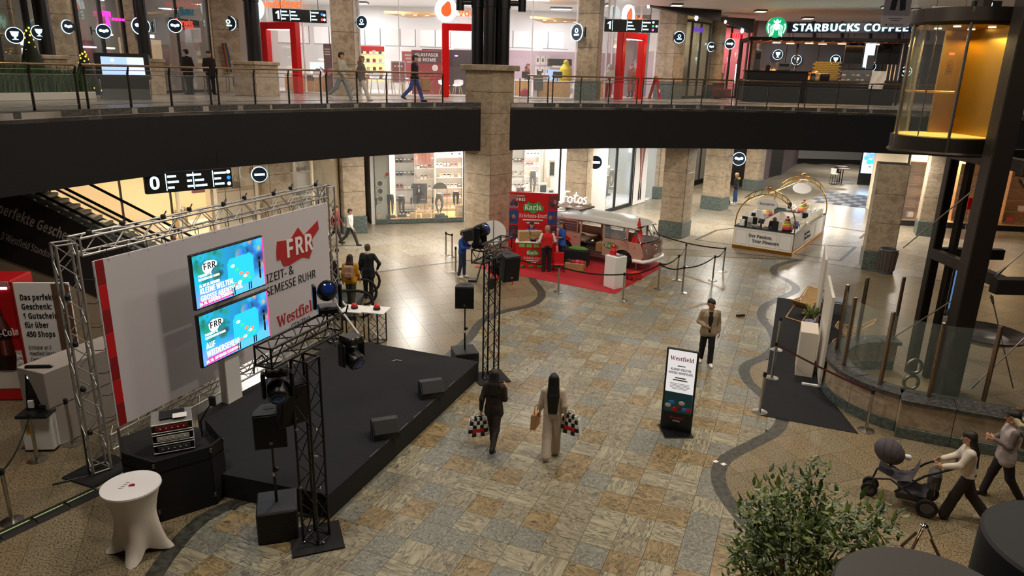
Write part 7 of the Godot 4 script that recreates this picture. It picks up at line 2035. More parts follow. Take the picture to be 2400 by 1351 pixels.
func photo_stand()->void:
	var cp:=thing("carpet","red carpet under the photo stand and the van","carpet")
	ob("pile",S().prism(plan([W(-1.5,-26.7),W(3.6,-23.6),W(6.3,-27.9),W(1.9,-31.0)]),0.012,lying(0.013)),M["carpet red"],cp)
	# the printed wall and the counter
	var w:=thing("stand_wall","red printed exhibition wall behind the two saleswomen","banner wall",V(0.77,0.013,-27.8),-0.05)
	rbx("panel",V(0,1.4,0),V(1.92,2.8,0.2),M["red"],w,0.01)
	var ph:=[mt("photo blue",hx("#23417a"),0.6),mt("photo red",hx("#7a2a30"),0.6),mt("photo dark",hx("#3a2b35"),0.6),mt("photo pink",hx("#9a6a68"),0.6)]
	for k in 6:
		var x:=-0.77 if k % 2==0 else 0.77
		var y:float=2.45-(k/2)*0.62
		rbx("photo",V(x,y,0.104),V(0.36,0.56,0.008),ph[[3,1,0,0,2,2][k]],w,0.002)
		for j in 3:ob("printed_shape",S().ball(V(x-0.08+0.08*j,y-0.1+0.1*((j+k) % 2),0.108),V(0.08,0.1,0.005),8),ph[(k+j) % 4],w)
	rbx("free_tag",V(-0.5,2.58,0.11),V(0.34,0.3,0.01),M["deep red"],w,0.002)
	txt("lettering","EINTRITT",0.05,T(-0.5,2.67,0.117),M["white"],w)
	txt("lettering","FREI",0.12,T(-0.5,2.53,0.117),M["white"],w)
	stand_logo(w,V(0,2.22,0.106),1.0)
	# counter
	var c:=thing("stand_counter","red printed counter in front of the red exhibition wall","counter",V(0.78,0.013,-26.95),-0.05)
	rbx("front",V(0,0.5,0),V(1.3,1.0,0.5),M["red"],c,0.01)
	rbx("top",V(0,1.03,0),V(1.36,0.06,0.56),M["white"],c,0.01)
	for k in 4:rbx("green_tag",V(-0.42+0.28*k,0.9,0.255),V(0.22,0.14,0.008),mt("tag green",hx("#7fae5a"),0.6),c,0.02)
	stand_logo(c,V(0,0.62,0.255),0.62)
	for k in 3:ob("printed_leaf",S().ball(V(-0.4+0.36*k,0.08,0.255),V(0.12,0.05,0.006),8),M["logo leaf"],c)
	for k in 5:
		var b:=thing("carton",["large brown carton at the left end of the red counter","flat brown carton on the red counter","brown carton stacked on the flat one","small black and white box on the red counter","second small black and white box on the red counter"][k],"box",V([0.4,0.85,0.88,0.78,1.08][k],[1.073,1.17,1.3,1.073,1.073][k],[-26.9,-27.03,-27.03,-26.78,-26.8][k]),0.2)
		rbx("box_body",V(0,[0.19,0.06,0.07,0.05,0.05][k],0),V([0.4,0.5,0.46,0.2,0.2][k],[0.38,0.12,0.14,0.1,0.1][k],[0.36,0.3,0.3,0.16,0.16][k]),M["carton"] if k<3 else M["satin black"],b,0.01)
		rbx("tape",V(0,[0.382,0.122,0.142,0.102,0.102][k],0),V([0.4,0.5,0.46,0.16,0.16][k],0.004,0.06),M["off white"],b,0.001)
	van()
	# things round the van
	var pr:=thing("parasol","closed red parasol standing on the red carpet","parasol",V(4.87,0.013,-27.0))
	bar("pole",Vector3(),V(0,2.05,0),0.022,M["white"],pr)
	var rows:=[]
	for i in 6:
		var row:=[]
		for j in 24:
			var u:=i/5.0
			var r:=(0.02+0.26*pow(u,1.2))*(1.0+0.28*cos(j*TAU/24*6)*u)
			row.append(V(cos(TAU*j/24)*r,2.05-u*(1.12+0.06*cos(j*TAU/24*6)),sin(TAU*j/24)*r))
		rows.append(row)
	ob("folded_cloth",S().skin(rows,true),mt("parasol red",hx("#d3201f"),0.7),pr)
	for k in 5:ob("printed_leaf",S().ball(V(sin(k*1.3)*0.2,1.15+0.08*k,0.22-0.025*k),V(0.05,0.03,0.02),6),M["logo leaf"],pr)
	var pd:=thing("pedestal","plain white pedestal at the corner of the red carpet","pedestal",V(3.68,0.013,-24.45),0.62)
	rbx("column",V(0,0.58,0),V(0.55,1.16,0.55),M["white"],pd,0.008)
	tag(rbx("grey_tray",V(3.78,1.185,-24.4),V(0.3,0.02,0.2),M["grey plastic"],null,0.006,Basis(Vector3.UP,0.6)),"flat grey tray on the white pedestal","tray")
	var rb:=thing("red_figure_shape","small red bag shape in place of a bear figure on the white pedestal","bag",V(3.58,1.174,-24.52))  # plain red shape in place of a bear figure
	ob("bag_body",S().lathe([W(0,0),W(0.12,0),W(0.13,0.15),W(0.09,0.26),W(0.1,0.32),W(0,0.32)],14,T(0,0,0),0.7),M["red"],rb)
	for s in [-1,1]:ob("top_knob",S().ball(V(s*0.06,0.34,0),V(0.04,0.05,0.03),8),M["red"],rb)
	var wb:=thing("wheelbarrow","red wheelbarrow before the black light tower","wheelbarrow",V(-0.35,0,-24.3),0.9)
	ob("tray",S().skin([[V(-0.5,0.62,-0.28),V(0.45,0.62,-0.28)],[V(-0.36,0.36,-0.18),V(0.3,0.36,-0.18)],[V(-0.36,0.36,0.18),V(0.3,0.36,0.18)],[V(-0.5,0.62,0.28),V(0.45,0.62,0.28)]],false,true),M["red gloss"],wb)
	for z in [-0.22,0.22]:
		bar("handle",V(-0.5,0.3,z*0.4),V(0.95,0.55,z),0.02,M["red gloss"],wb)
		bar("grip",V(0.85,0.535,z),V(1.02,0.565,z),0.026,M["ink"],wb)
		bar("leg",V(0.25,0.38,z),V(0.3,0.0,z),0.018,M["red gloss"],wb)
	ob("wheel",S().tube(V(-0.6,0.19,-0.04),V(-0.6,0.19,0.04),0.19,0.19,18),M["rubber"],wb)
	var wg:=thing("toy_wagon","small red toy cart on the corner of the red carpet","cart",V(4.55,0.013,-25.45),0.7)
	rbx("tub",V(0,0.2,0),V(0.5,0.16,0.3),M["red gloss"],wg,0.03)
	for k in 4:ob("wheel",S().tube(V([-0.18,0.18][k % 2],0.08,[-0.19,0.17][k/2]),V([-0.18,0.18][k % 2],0.08,[-0.17,0.19][k/2]),0.08,0.08,12),M["red"],wg)
	bar("handle",V(-0.25,0.22,0),V(-0.6,0.4,0),0.015,M["red gloss"],wg)
	var pb:=thing("costume_box","open carton with pink and dark cloth before the van","box",V(2.45,0.013,-26.75),-0.3)
	rbx("carton",V(0,0.14,0),V(0.75,0.28,0.5),M["carton"],pb,0.01)
	for k in 4:ob("cloth",S().ball(V(-0.25+0.17*k,0.3,0.05*(k % 2)),V(0.15,0.09,0.14),8),[M["ink"],M["deep red"],mt("cloth pink",hx("#d04a7a"),0.8),M["red"]][k],pb)
	var bk:=thing("dark_crate","large dark open crate with a green cloth before the van","crate",V(2.5,0.013,-27.45),-0.35)
	rbx("crate_body",V(0,0.33,0),V(1.1,0.66,0.5),M["matt black"],bk,0.05)
	ob("green_cloth",S().ball(V(0.1,0.66,0),V(0.42,0.1,0.2),10),mt("cloth green",hx("#5f8a35"),0.9),bk)
	var ch:=thing("child_chair","small red child chair in place of a red figure beside the man in the red jacket","chair",V(1.78,0.013,-26.35))  # chair put where a red figure sat
	rbx("seat",V(0,0.3,0),V(0.4,0.05,0.36),M["red"],ch,0.02)
	rbx("back",V(0,0.52,-0.16),V(0.4,0.4,0.04),M["red"],ch,0.02)
	for k in 4:bar("leg",V([-0.16,0.16][k % 2],0.3,[-0.14,0.14][k/2]),V([-0.2,0.2][k % 2],0,[-0.18,0.18][k/2]),0.015,M["ink"],ch)
func stand_logo(t:Node3D,at:Vector3,k:float)->void:
	var p:=[]
	for i in 24:
		var a:=TAU*i/24
		p.append(W(cos(a)*0.42,sin(a)*0.2+0.05*cos(a*6))*k)
	ob("green_logo",S().prism(plan(p),0.008,Transform3D(Basis(),at)),mt("logo leaf",hx("#4c8f3a"),0.6),t)
	ob("printed_berry",S().ball(at+V(-0.05,0.29,0.0)*k,V(0.1,0.1,0.008)*k,10),M["red gloss"],t)
	txt("lettering","Karls",0.2*k,Transform3D(Basis(),at+V(-0.02,0,0.01)),M["white"],t,"Droid Serif",true,HORIZONTAL_ALIGNMENT_CENTER,0.004,0.9)
	txt("lettering","Erlebnis-Dorf",0.13*k,Transform3D(Basis(),at+V(0,-0.34*k,0.004)),M["white"],t,"Droid Serif",false,HORIZONTAL_ALIGNMENT_CENTER,0.004,0.95)
	for j in 2:blk("print_line",at+V(0,(-0.5-0.12*j)*k,0.003),V(0.8-0.3*j,0.05,0.003)*k,M["off white"],t)
func van()->void:
	# body along x (nose at +x), width along z; the open side faces +z
	var f:=face(V(1.37,0.013,-29.3),V(0.79,0,0.61))
	var t:=thf("camper_van","old pink camper van with a grey roof and an open side door","van",f,Vector3())
	var pink:=mt("van pink",hx("#c59d8c"),0.3)
	pink.clearcoat_enabled=true
	var roof:=mt("van roof",hx("#c9c7c0"),0.3)
	# outline of the body seen from the side, upper edge at the belt line, nose rounded
	var W:=0.86
	var body:=S()
	var out:=[W(0.05,0.4),W(0.0,0.7),W(0.06,1.1)]
	var low:=[W(4.42,1.1),W(4.56,0.85),W(4.6,0.62),W(4.5,0.4)]
	var arch:=func(cx:float)->Array:
		var a:=[]
		for i in 9:a.append(W(cx+cos(PI*i/8)*0.42,0.4+sin(PI*i/8)*0.36))
		return a
	var side_poly:Array=out+low+[W(4.2,0.4)]+arch.call(3.72)+arch.call(0.95)
	# far wall and near wall; the near one leaves the door open between 1.75 and 2.75
	ob("far_side",S().prism(plan(side_poly),0.05,T(0,0,-W-0.86)),pink,t)
	ob("rear_quarter",S().prism(plan(out+[W(1.72,1.1),W(1.72,0.4)]+arch.call(0.95)),0.05,T(0,0,-0.05)),pink,t)
	ob("front_quarter",S().prism(plan([W(2.78,0.4),W(2.78,1.1)]+low+[W(4.2,0.4)]+arch.call(3.72)),0.05,T(0,0,-0.05)),pink,t)
	var nose:=[]
	for i in 7:
		var row:=[]
		var y:float=[0.4,0.5,0.62,0.75,0.88,1.0,1.1][i]
		for j in 13:
			var u:=j/12.0*2-1
			row.append(V(4.46+0.12*sin(clampf((y-0.3)*3.0,0,PI))+0.12*(1-pow(absf(u),3.0)),y,-0.86-u*-0.86))
		nose.append(row)
	ob("nose",S().skin(nose,false,true).skin(nose),pink,t)
	rbx("rear_panel",V(0.03,0.75,-0.86),V(0.06,0.7,1.7),pink,t,0.02)
	rbx("load_floor",V(2.2,0.42,-0.86),V(4.3,0.06,1.62),mt("van floor",hx("#4a2d2c"),0.7),t,0.01)
	# pillars and roof
	for x in [0.12,1.72,2.8,3.85]:
		for z in [-0.03,-1.69]:rbx("window_pillar",V(x,1.36,z),V(0.09,0.56,0.05),pink,t,0.01)
	var rr:=[]
	for i in 9:
		var a:=PI*i/8
		rr.append([V(0.1,1.6+sin(a)*0.24,-0.86+cos(a)*0.85),V(1.2,1.66+sin(a)*0.3,-0.86+cos(a)*0.87),V(3.2,1.66+sin(a)*0.3,-0.86+cos(a)*0.87),V(4.05,1.62+sin(a)*0.24,-0.86+cos(a)*0.83),V(4.3,1.6+sin(a)*0.1,-0.86+cos(a)*0.74)])
	ob("roof_shell",S().skin(rr).skin(rr.map(func(r):return r.map(func(v):return v+V(0,-0.02,0))),false,true),roof,t)
	for x in [0.75,1.55]:ob("roof_seam",S().path([V(x,1.68,0.0),V(x,1.88,-0.35),V(x,1.96,-0.86),V(x,1.88,-1.4)],0.012,5),M["grey plastic"],t)
	ob("rain_gutter",S().path([V(0.1,1.62,0.01),V(2.0,1.66,0.02),V(4.05,1.63,-0.02),V(4.3,1.61,-0.12)],0.022,6),M["chrome"],t)
	# windows
	var gl:=pane("van glass",hx("#aebfc4"),0.25)
	rbx("louvre_frame",V(0.92,1.36,0.01),V(1.35,0.5,0.03),M["aluminium"],t,0.01)
	for k in 4:rbx("louvre_pane",V(0.92,1.2+k*0.11,0.03),V(1.24,0.085,0.02),mt("louvre dark",hx("#3c4044"),0.15),t,0.005,Basis(Vector3.RIGHT,-0.25))
	rbx("door_window",V(3.32,1.36,-0.02),V(0.95,0.46,0.012),gl,t,0.003)
	rbx("far_window",V(2.3,1.36,-1.7),V(3.2,0.46,0.012),gl,t,0.003)
	var ws:=[[V(4.44,1.1,-0.06),V(4.56,1.1,-0.45),V(4.6,1.1,-0.86),V(4.56,1.1,-1.27),V(4.44,1.1,-1.66)],[V(4.12,1.6,-0.12),V(4.22,1.62,-0.48),V(4.26,1.62,-0.86),V(4.22,1.62,-1.24),V(4.12,1.6,-1.6)]]
	ob("windscreen",S().skin(ws),gl,t)
	for j in [0,2,4]:bar("windscreen_rod",ws[0][j],ws[1][j],0.024,M["chrome"],t)
	ob("windscreen_trim",S().path(ws[0],0.025),M["ink"],t)
	ob("sun_visor",S().skin([[V(4.1,1.66,-0.1),V(4.2,1.68,-0.86),V(4.1,1.66,-1.62)],[V(4.4,1.76,-0.12),V(4.52,1.78,-0.86),V(4.4,1.76,-1.6)]]),M["satin black"],t)
	# lamps, badge, bumper, plate, stripe
	for z in [-0.3,-1.42]:
		ob("headlamp",S().lathe([W(0.12,-0.03),W(0.11,0.02),W(0,0.05)],16,T(4.63,0.78,z,Basis(Vector3.BACK,-PI/2))),M["chrome"],t)
	ob("round_badge",S().path(range(16).map(func(i):return V(4.7,0.9+sin(TAU*i/16)*0.13,-0.86+cos(TAU*i/16)*0.13)),0.016,5,true),M["chrome"],t)
	ob("badge_strokes",S().path([V(4.7,0.98,-0.78),V(4.7,0.82,-0.83),V(4.7,0.92,-0.86),V(4.7,0.82,-0.89),V(4.7,0.98,-0.94)],0.012,5),M["chrome"],t)
	ob("bumper",S().path([V(4.2,0.4,0.04),V(4.62,0.4,0.0),V(4.72,0.4,-0.3),V(4.76,0.4,-0.86),V(4.72,0.4,-1.42),V(4.6,0.4,-1.7)],0.075,8),M["white gloss"],t)
	rbx("number_plate",V(4.77,0.55,-0.86),V(0.02,0.11,0.5),M["off white"],t,0.003)
	rbx("grille_slot",V(4.68,1.04,-0.86),V(0.02,0.05,0.8),M["dark wood"],t,0.004)
	ob("side_step",S().tube(V(1.6,0.38,0.02),V(3.25,0.38,0.02),0.035),M["chrome"],t)
	for x in [0.95,3.72]:
		for z in [-0.12,-1.6]:
			ob("tyre",S().lathe([W(0.2,-0.09),W(0.31,-0.09),W(0.33,-0.05),W(0.33,0.05),W(0.31,0.09),W(0.2,0.09)],22,T(x,0.33,z,Basis(Vector3.RIGHT,PI/2))),M["rubber"],t)
			ob("wheel_disc",S().lathe([W(0,0.07),W(0.1,0.09),W(0.12,0.05),W(0.2,0.08),W(0.2,0)],20,T(x,0.33,z,Basis(Vector3.RIGHT,PI/2))),M["white gloss"],t)
	# inside: bench, spare wheel behind the driver, small chest
	rbx("bench_seat",V(1.15,0.72,-1.0),V(1.1,0.14,1.2),mt("bench tan",hx("#c29a80"),0.6),t,0.04)
	rbx("bench_back",V(0.6,1.05,-1.0),V(0.14,0.6,1.2),M["bench tan"],t,0.04)
	ob("spare_wheel",S().lathe([W(0,-0.06),W(0.3,-0.06),W(0.33,0),W(0.3,0.06),W(0,0.06)],20,T(2.72,1.25,-0.35,Basis(Vector3.BACK,PI/2))),mt("wheel cover",hx("#6d5a3c"),0.6),t)
	rbx("chest",V(2.55,0.62,-0.4),V(0.4,0.36,0.4),M["oak"],t,0.01)
	rbx("front_seat",V(3.2,0.95,-0.5),V(0.5,0.75,0.5),M["bench tan"],t,0.06)
	ob("mirror",S().ball(V(3.9,1.2,0.16),V(0.05,0.11,0.08),10),M["chrome"],t)
	rbx("door_handle",V(1.5,0.95,0.01),V(0.16,0.025,0.03),M["chrome"],t,0.006)
	# printed fruit shapes and logo
	for k in 5:ob("printed_berry",S().ball(V(0.65+0.13*k,0.78+0.06*(k % 2),0.002),V(0.09,0.09,0.006),8),M["red"],t)
	ob("printed_logo",S().ball(V(3.18,0.82,0.002),V(0.34,0.15,0.008),14),M["logo leaf"],t)
	txt("lettering","Karls",0.14,T(3.16,0.82,0.012),M["off white"],t,"Droid Serif",true)
	# roof rack and neon lettering
	var rk:=thf("roof_rack","wooden roof rack on the camper van","roof rack",f,V(0.75,1.97,-0.86))
	for k in 7:rbx("slat",V(0,0.03,-0.48+0.16*k),V(1.5,0.03,0.1),mt("rack wood",hx("#7d5a42"),0.6),rk,0.006)
	for x in [-0.7,0.0,0.7]:rbx("cross_bar",V(x,0.0,0),V(0.05,0.05,1.1),M["dark wood"],rk,0.006)
	var nf:=thf("neon_sign","glowing white neon handwriting reading Fotos on the roof rack","sign",f,V(0.75,2.35,-0.7))
	nf.transform=face(f*V(0.78,2.36,-0.7),V(1,0,-0.02))
	var nm:=glow("neon white",hx("#dff2ff"),2.2)
	var strokes:=[[[-0.5,0.22],[-0.42,0.27],[-0.25,0.27],[-0.1,0.26]],[[-0.28,0.26],[-0.34,0.0],[-0.38,-0.18],[-0.48,-0.24],[-0.55,-0.16]],[[-0.46,0.02],[-0.3,0.06],[-0.18,0.06]],[[-0.1,0.06],[-0.18,-0.04],[-0.16,-0.18],[-0.06,-0.2],[0.01,-0.1],[-0.02,0.03],[-0.1,0.06],[0.0,0.0],[0.08,-0.02]],[[0.18,0.24],[0.12,0.0],[0.12,-0.16],[0.2,-0.18],[0.24,-0.12]],[[0.06,0.1],[0.26,0.1]],[[0.34,0.04],[0.26,-0.06],[0.28,-0.2],[0.36,-0.21],[0.43,-0.12],[0.41,0.0],[0.34,0.04],[0.44,-0.02],[0.5,-0.02]],[[0.62,0.04],[0.54,0.02],[0.52,-0.06],[0.6,-0.12],[0.6,-0.2],[0.5,-0.24],[0.46,-0.2]]]
	for q in strokes:ob("neon_stroke",S().path(q.map(func(p):return V(p[0],p[1],0)),0.024,6),nm,nf)
	for x in [-0.1,0.3]:
		bar("post",V(x,-0.36,0),V(x,-0.2,0),0.015,M["white"],nf)
		ob("foot",S().lathe([W(0,0.02),W(0.14,0.01),W(0.14,0),W(0,0)],14,T(x,-0.36,0)),M["white"],nf)
	area("neon_light",f*V(0.78,2.4,-0.6),W(1.1,0.4),V(0,0,1),hx("#dff2ff"),0.5)
func sweet_kiosk()->void:
	# front edge 2.62 long, side 6.2 long running away to the right
	var f:=fr(W(9.89,-31.23),W(12.05,-29.74))
	var t:=thf("macaron_kiosk","white macaron kiosk with a gold plinth and gold arches","kiosk",f,Vector3())
	var w:Material=M["white"]
	var D:=6.15
	rbx("plinth",V(1.31,0.07,-D/2),V(2.62,0.14,D),M["gold trim"],t,0.01)
	rbx("front_body",V(1.31,0.56,-0.3),V(2.58,0.84,0.56),w,t,0.01)
	rbx("left_body",V(0.3,0.56,-D/2-0.3),V(0.56,0.84,D-0.64),w,t,0.01)
	rbx("right_body",V(2.32,0.56,-D/2-0.3),V(0.56,0.84,D-0.64),w,t,0.01)
	rbx("rear_body",V(1.31,0.56,-D+0.32),V(2.58,0.84,0.56),w,t,0.01)
	var tp:=mt("slate top",hx("#27302f"),0.2)
	rbx("front_top",V(1.31,1.0,-0.32),V(2.62,0.05,0.68),tp,t,0.01)
	rbx("left_top",V(0.32,1.0,-D/2-0.3),V(0.64,0.05,D-0.7),tp,t,0.01)
	rbx("right_top",V(2.3,1.0,-D/2-0.3),V(0.64,0.05,D-0.7),tp,t,0.01)
	rbx("rear_top",V(1.31,1.0,-D+0.32),V(2.62,0.05,0.64),tp,t,0.01)
	for d in [[0.35,0.5],[1.31,1.2],[2.27,0.5]]:
		for e in [[0,0.32,d[1],0.02],[0,-0.32,d[1],0.02],[d[1]/2,0,0.02,0.64],[-d[1]/2,0,0.02,0.64]]:
			blk("panel_moulding",V(d[0]+e[0],0.56+e[1],-0.015),V(e[2],e[3],0.014),M["off white"],t)
	for k in 3:
		for e in [[0,0.32,1.8,0.02],[0,-0.32,1.8,0.02],[0.9,0,0.02,0.64],[-0.9,0,0.02,0.64]]:
			blk("panel_moulding",V(2.605,0.56+e[1],-1.05-k*2.0+e[0]),V(0.014,e[3],e[2]),M["off white"],t)
	txt("lettering","Our Passion,",0.13,T(1.2,0.66,0.0,Basis(Vector3.BACK,0.0)),M["ink"],t,"Droid Serif",true,HORIZONTAL_ALIGNMENT_CENTER,0.006,0.9)
	txt("lettering","Your Pleasure",0.13,T(1.45,0.44,0.0),M["ink"],t,"Droid Serif",true,HORIZONTAL_ALIGNMENT_CENTER,0.006,0.9)
	var sb:=Basis(Vector3.UP,PI/2)
	txt("lettering","Our Passion,",0.13,T(2.62,0.66,-2.4,sb),M["ink"],t,"Droid Serif",true,HORIZONTAL_ALIGNMENT_CENTER,0.006,0.9)
	txt("lettering","Your Pleasure",0.13,T(2.62,0.44,-2.6,sb),M["ink"],t,"Droid Serif",true,HORIZONTAL_ALIGNMENT_CENTER,0.006,0.9)
	# glass guards along the counters
	var tops:=[[V(2.55,1.2,-3.4),V(0.012,0.36,4.6)],[V(0.08,1.2,-3.4),V(0.012,0.36,4.6)],[V(2.0,1.2,-3.4),V(0.012,0.36,4.6)]]
	for q in tops:rbx("glass_guard",q[0],q[1],M["green glass"],t,0.002)
	# gold arches and beams
	for z in [-0.05,-D+0.05]:
		var p:=[V(0.03,0.1,z)]
		for i in 15:p.append(V(1.31-cos(PI*i/14)*1.28,1.25+sin(PI*i/14)*1.3,z))
		p.append(V(2.59,0.1,z))
		ob("gold_arch",S().path(p,0.028,8),M["brass"],t)
		var q:=[]
		for i in 9:q.append(V(1.31-cos(PI*(0.24+0.52*i/8))*1.36,1.25+sin(PI*(0.24+0.52*i/8))*1.5,z))
		ob("crown_rail",S().path(q,0.024,6),M["brass"],t)
		for i in 7:bar("crown_link",V(1.31-cos(PI*(0.26+0.08*i))*1.28,1.25+sin(PI*(0.26+0.08*i))*1.3,z),q[i+1],0.016,M["brass"],t)
		ob("crown_knob",S().ball(V(1.31,2.82,z),V(0.13,0.07,0.05),10),M["brass"],t)
		var ov:=thf("oval_sign",("near" if z>-1 else "far")+" white oval sign hung from the "+("near" if z>-1 else "far")+" gold arch of the kiosk","sign",f,V(1.31,2.12,z))
		ob("plate",S().lathe([W(0,-0.025),W(0.44,-0.025),W(0.46,0),W(0.44,0.025),W(0,0.025)],26,Transform3D(Basis(Vector3.RIGHT,PI/2)*Basis.from_scale(V(1,1,0.58)),Vector3())),w,ov)
		if z>-1:txt("lettering","MACARONS",0.085,T(0,0,0.03),mt("ink plum",hx("#5d4550"),0.6),ov,"Droid Serif",true,HORIZONTAL_ALIGNMENT_CENTER,0.004,0.9)
		for x in [-0.2,0.2]:bar("hanger",V(x,0.24,0),V(x,0.44,0),0.012,w,ov)
	for x in [0.25,1.31,2.37]:bar("roof_beam",V(x,2.0 if x!=1.31 else 2.55,-0.05),V(x,2.0 if x!=1.31 else 2.55,-D+0.05),0.02,M["brass"],t)
	# goods on the counters
	var cols:=[hx("#b5303c"),hx("#d9667a"),hx("#e39a4a"),hx("#e8cf5a"),hx("#9cae52"),hx("#c98a5a"),hx("#7a4a34"),hx("#e7c8b0")]
	for i in 3:
		var m:=thf("macaron_tower",["tall cone of coloured macarons on the near counter","cone of coloured macarons on the far left counter","small cone of macarons at the far end of the kiosk"][i],"macaron tower",f,V([2.15,0.5,1.6][i],1.03,[-0.45,-3.4,-5.6][i]))
		for k in 9:ob("macaron_ring",S().lathe([W(0,0),W(0.25-0.025*k,0),W(0.265-0.025*k,0.03),W(0.25-0.025*k,0.062),W(0,0.062)],16,T(0,0.02+k*0.066,0)),mt("macaron %d" % (k % 8),cols[k % 8],0.7),m)
	for i in 10:
		var b:=thf("menu_card",["black menu card at the near left corner","white framed menu card behind the first","black menu card at the near right","white card before the seller","dark card on the left counter","dark card at the middle of the left counter","white card far back on the left counter","black framed card on the rear counter","second black framed card on the rear counter","white card on the right counter"][i]+" of the kiosk","card",f,V([0.35,0.75,1.9,1.75,0.35,0.35,0.4,0.9,1.7,2.3][i],1.03,[-0.3,-0.5,-0.15,-0.12,-1.6,-2.4,-4.6,-5.8,-5.8,-3.0][i]),0.2*(i % 3)-0.2)
		rbx("frame",V(0,0.2,0),V(0.26,0.4,0.03),M["white"] if i % 3 else M["ink"],b,0.005)
		rbx("sheet",V(0,0.21,0.017),V(0.2,0.32,0.005),M["ink"] if i % 3!=2 else M["off white"],b,0.002)
	for i in 12:
		var b:=thf("white_gift_box",["first","second","third","fourth","fifth","sixth","seventh","eighth","ninth","tenth","eleventh","twelfth"][i]+" white bow topped gift box from the front on the kiosk counters","gift box",f,V([0.3,0.35,2.25,2.35,0.3,0.5,2.3,2.4,1.1,1.4,2.2,2.35][i],1.03,[-0.15,-1.1,-1.6,-2.2,-3.0,-4.0,-4.2,-4.8,-5.85,-5.9,-5.5,-5.9][i]),0.2*i,"white gift boxes on the kiosk")
		rbx("box_body",V(0,0.1,0),V(0.2,0.2,0.2),[w,M["off white"],mt("box lilac",hx("#7d74b0"),0.5)][i % 3 if i % 5==2 else i % 2],b,0.01)
		ob("bow",S().ball(V(-0.06,0.24,0),V(0.07,0.05,0.05),8).ball(V(0.06,0.24,0),V(0.07,0.05,0.05),8),w,b)
	var tl:=thf("till","black till screen in front of the kiosk seller","till",f,V(1.05,1.03,-0.45),-0.4)
	rbx("screen",V(0,0.24,0),V(0.3,0.22,0.03),M["satin black"],tl,0.01,Basis(Vector3.RIGHT,-0.4))
	ob("foot",S().lathe([W(0,0.14),W(0.03,0.14),W(0.05,0.02),W(0.12,0),W(0,0)],14),M["satin black"],tl)
	rbx("display_tray",V(0.4,1.14,-2.6),V(0.5,0.2,1.8),M["green glass"],t,0.01)
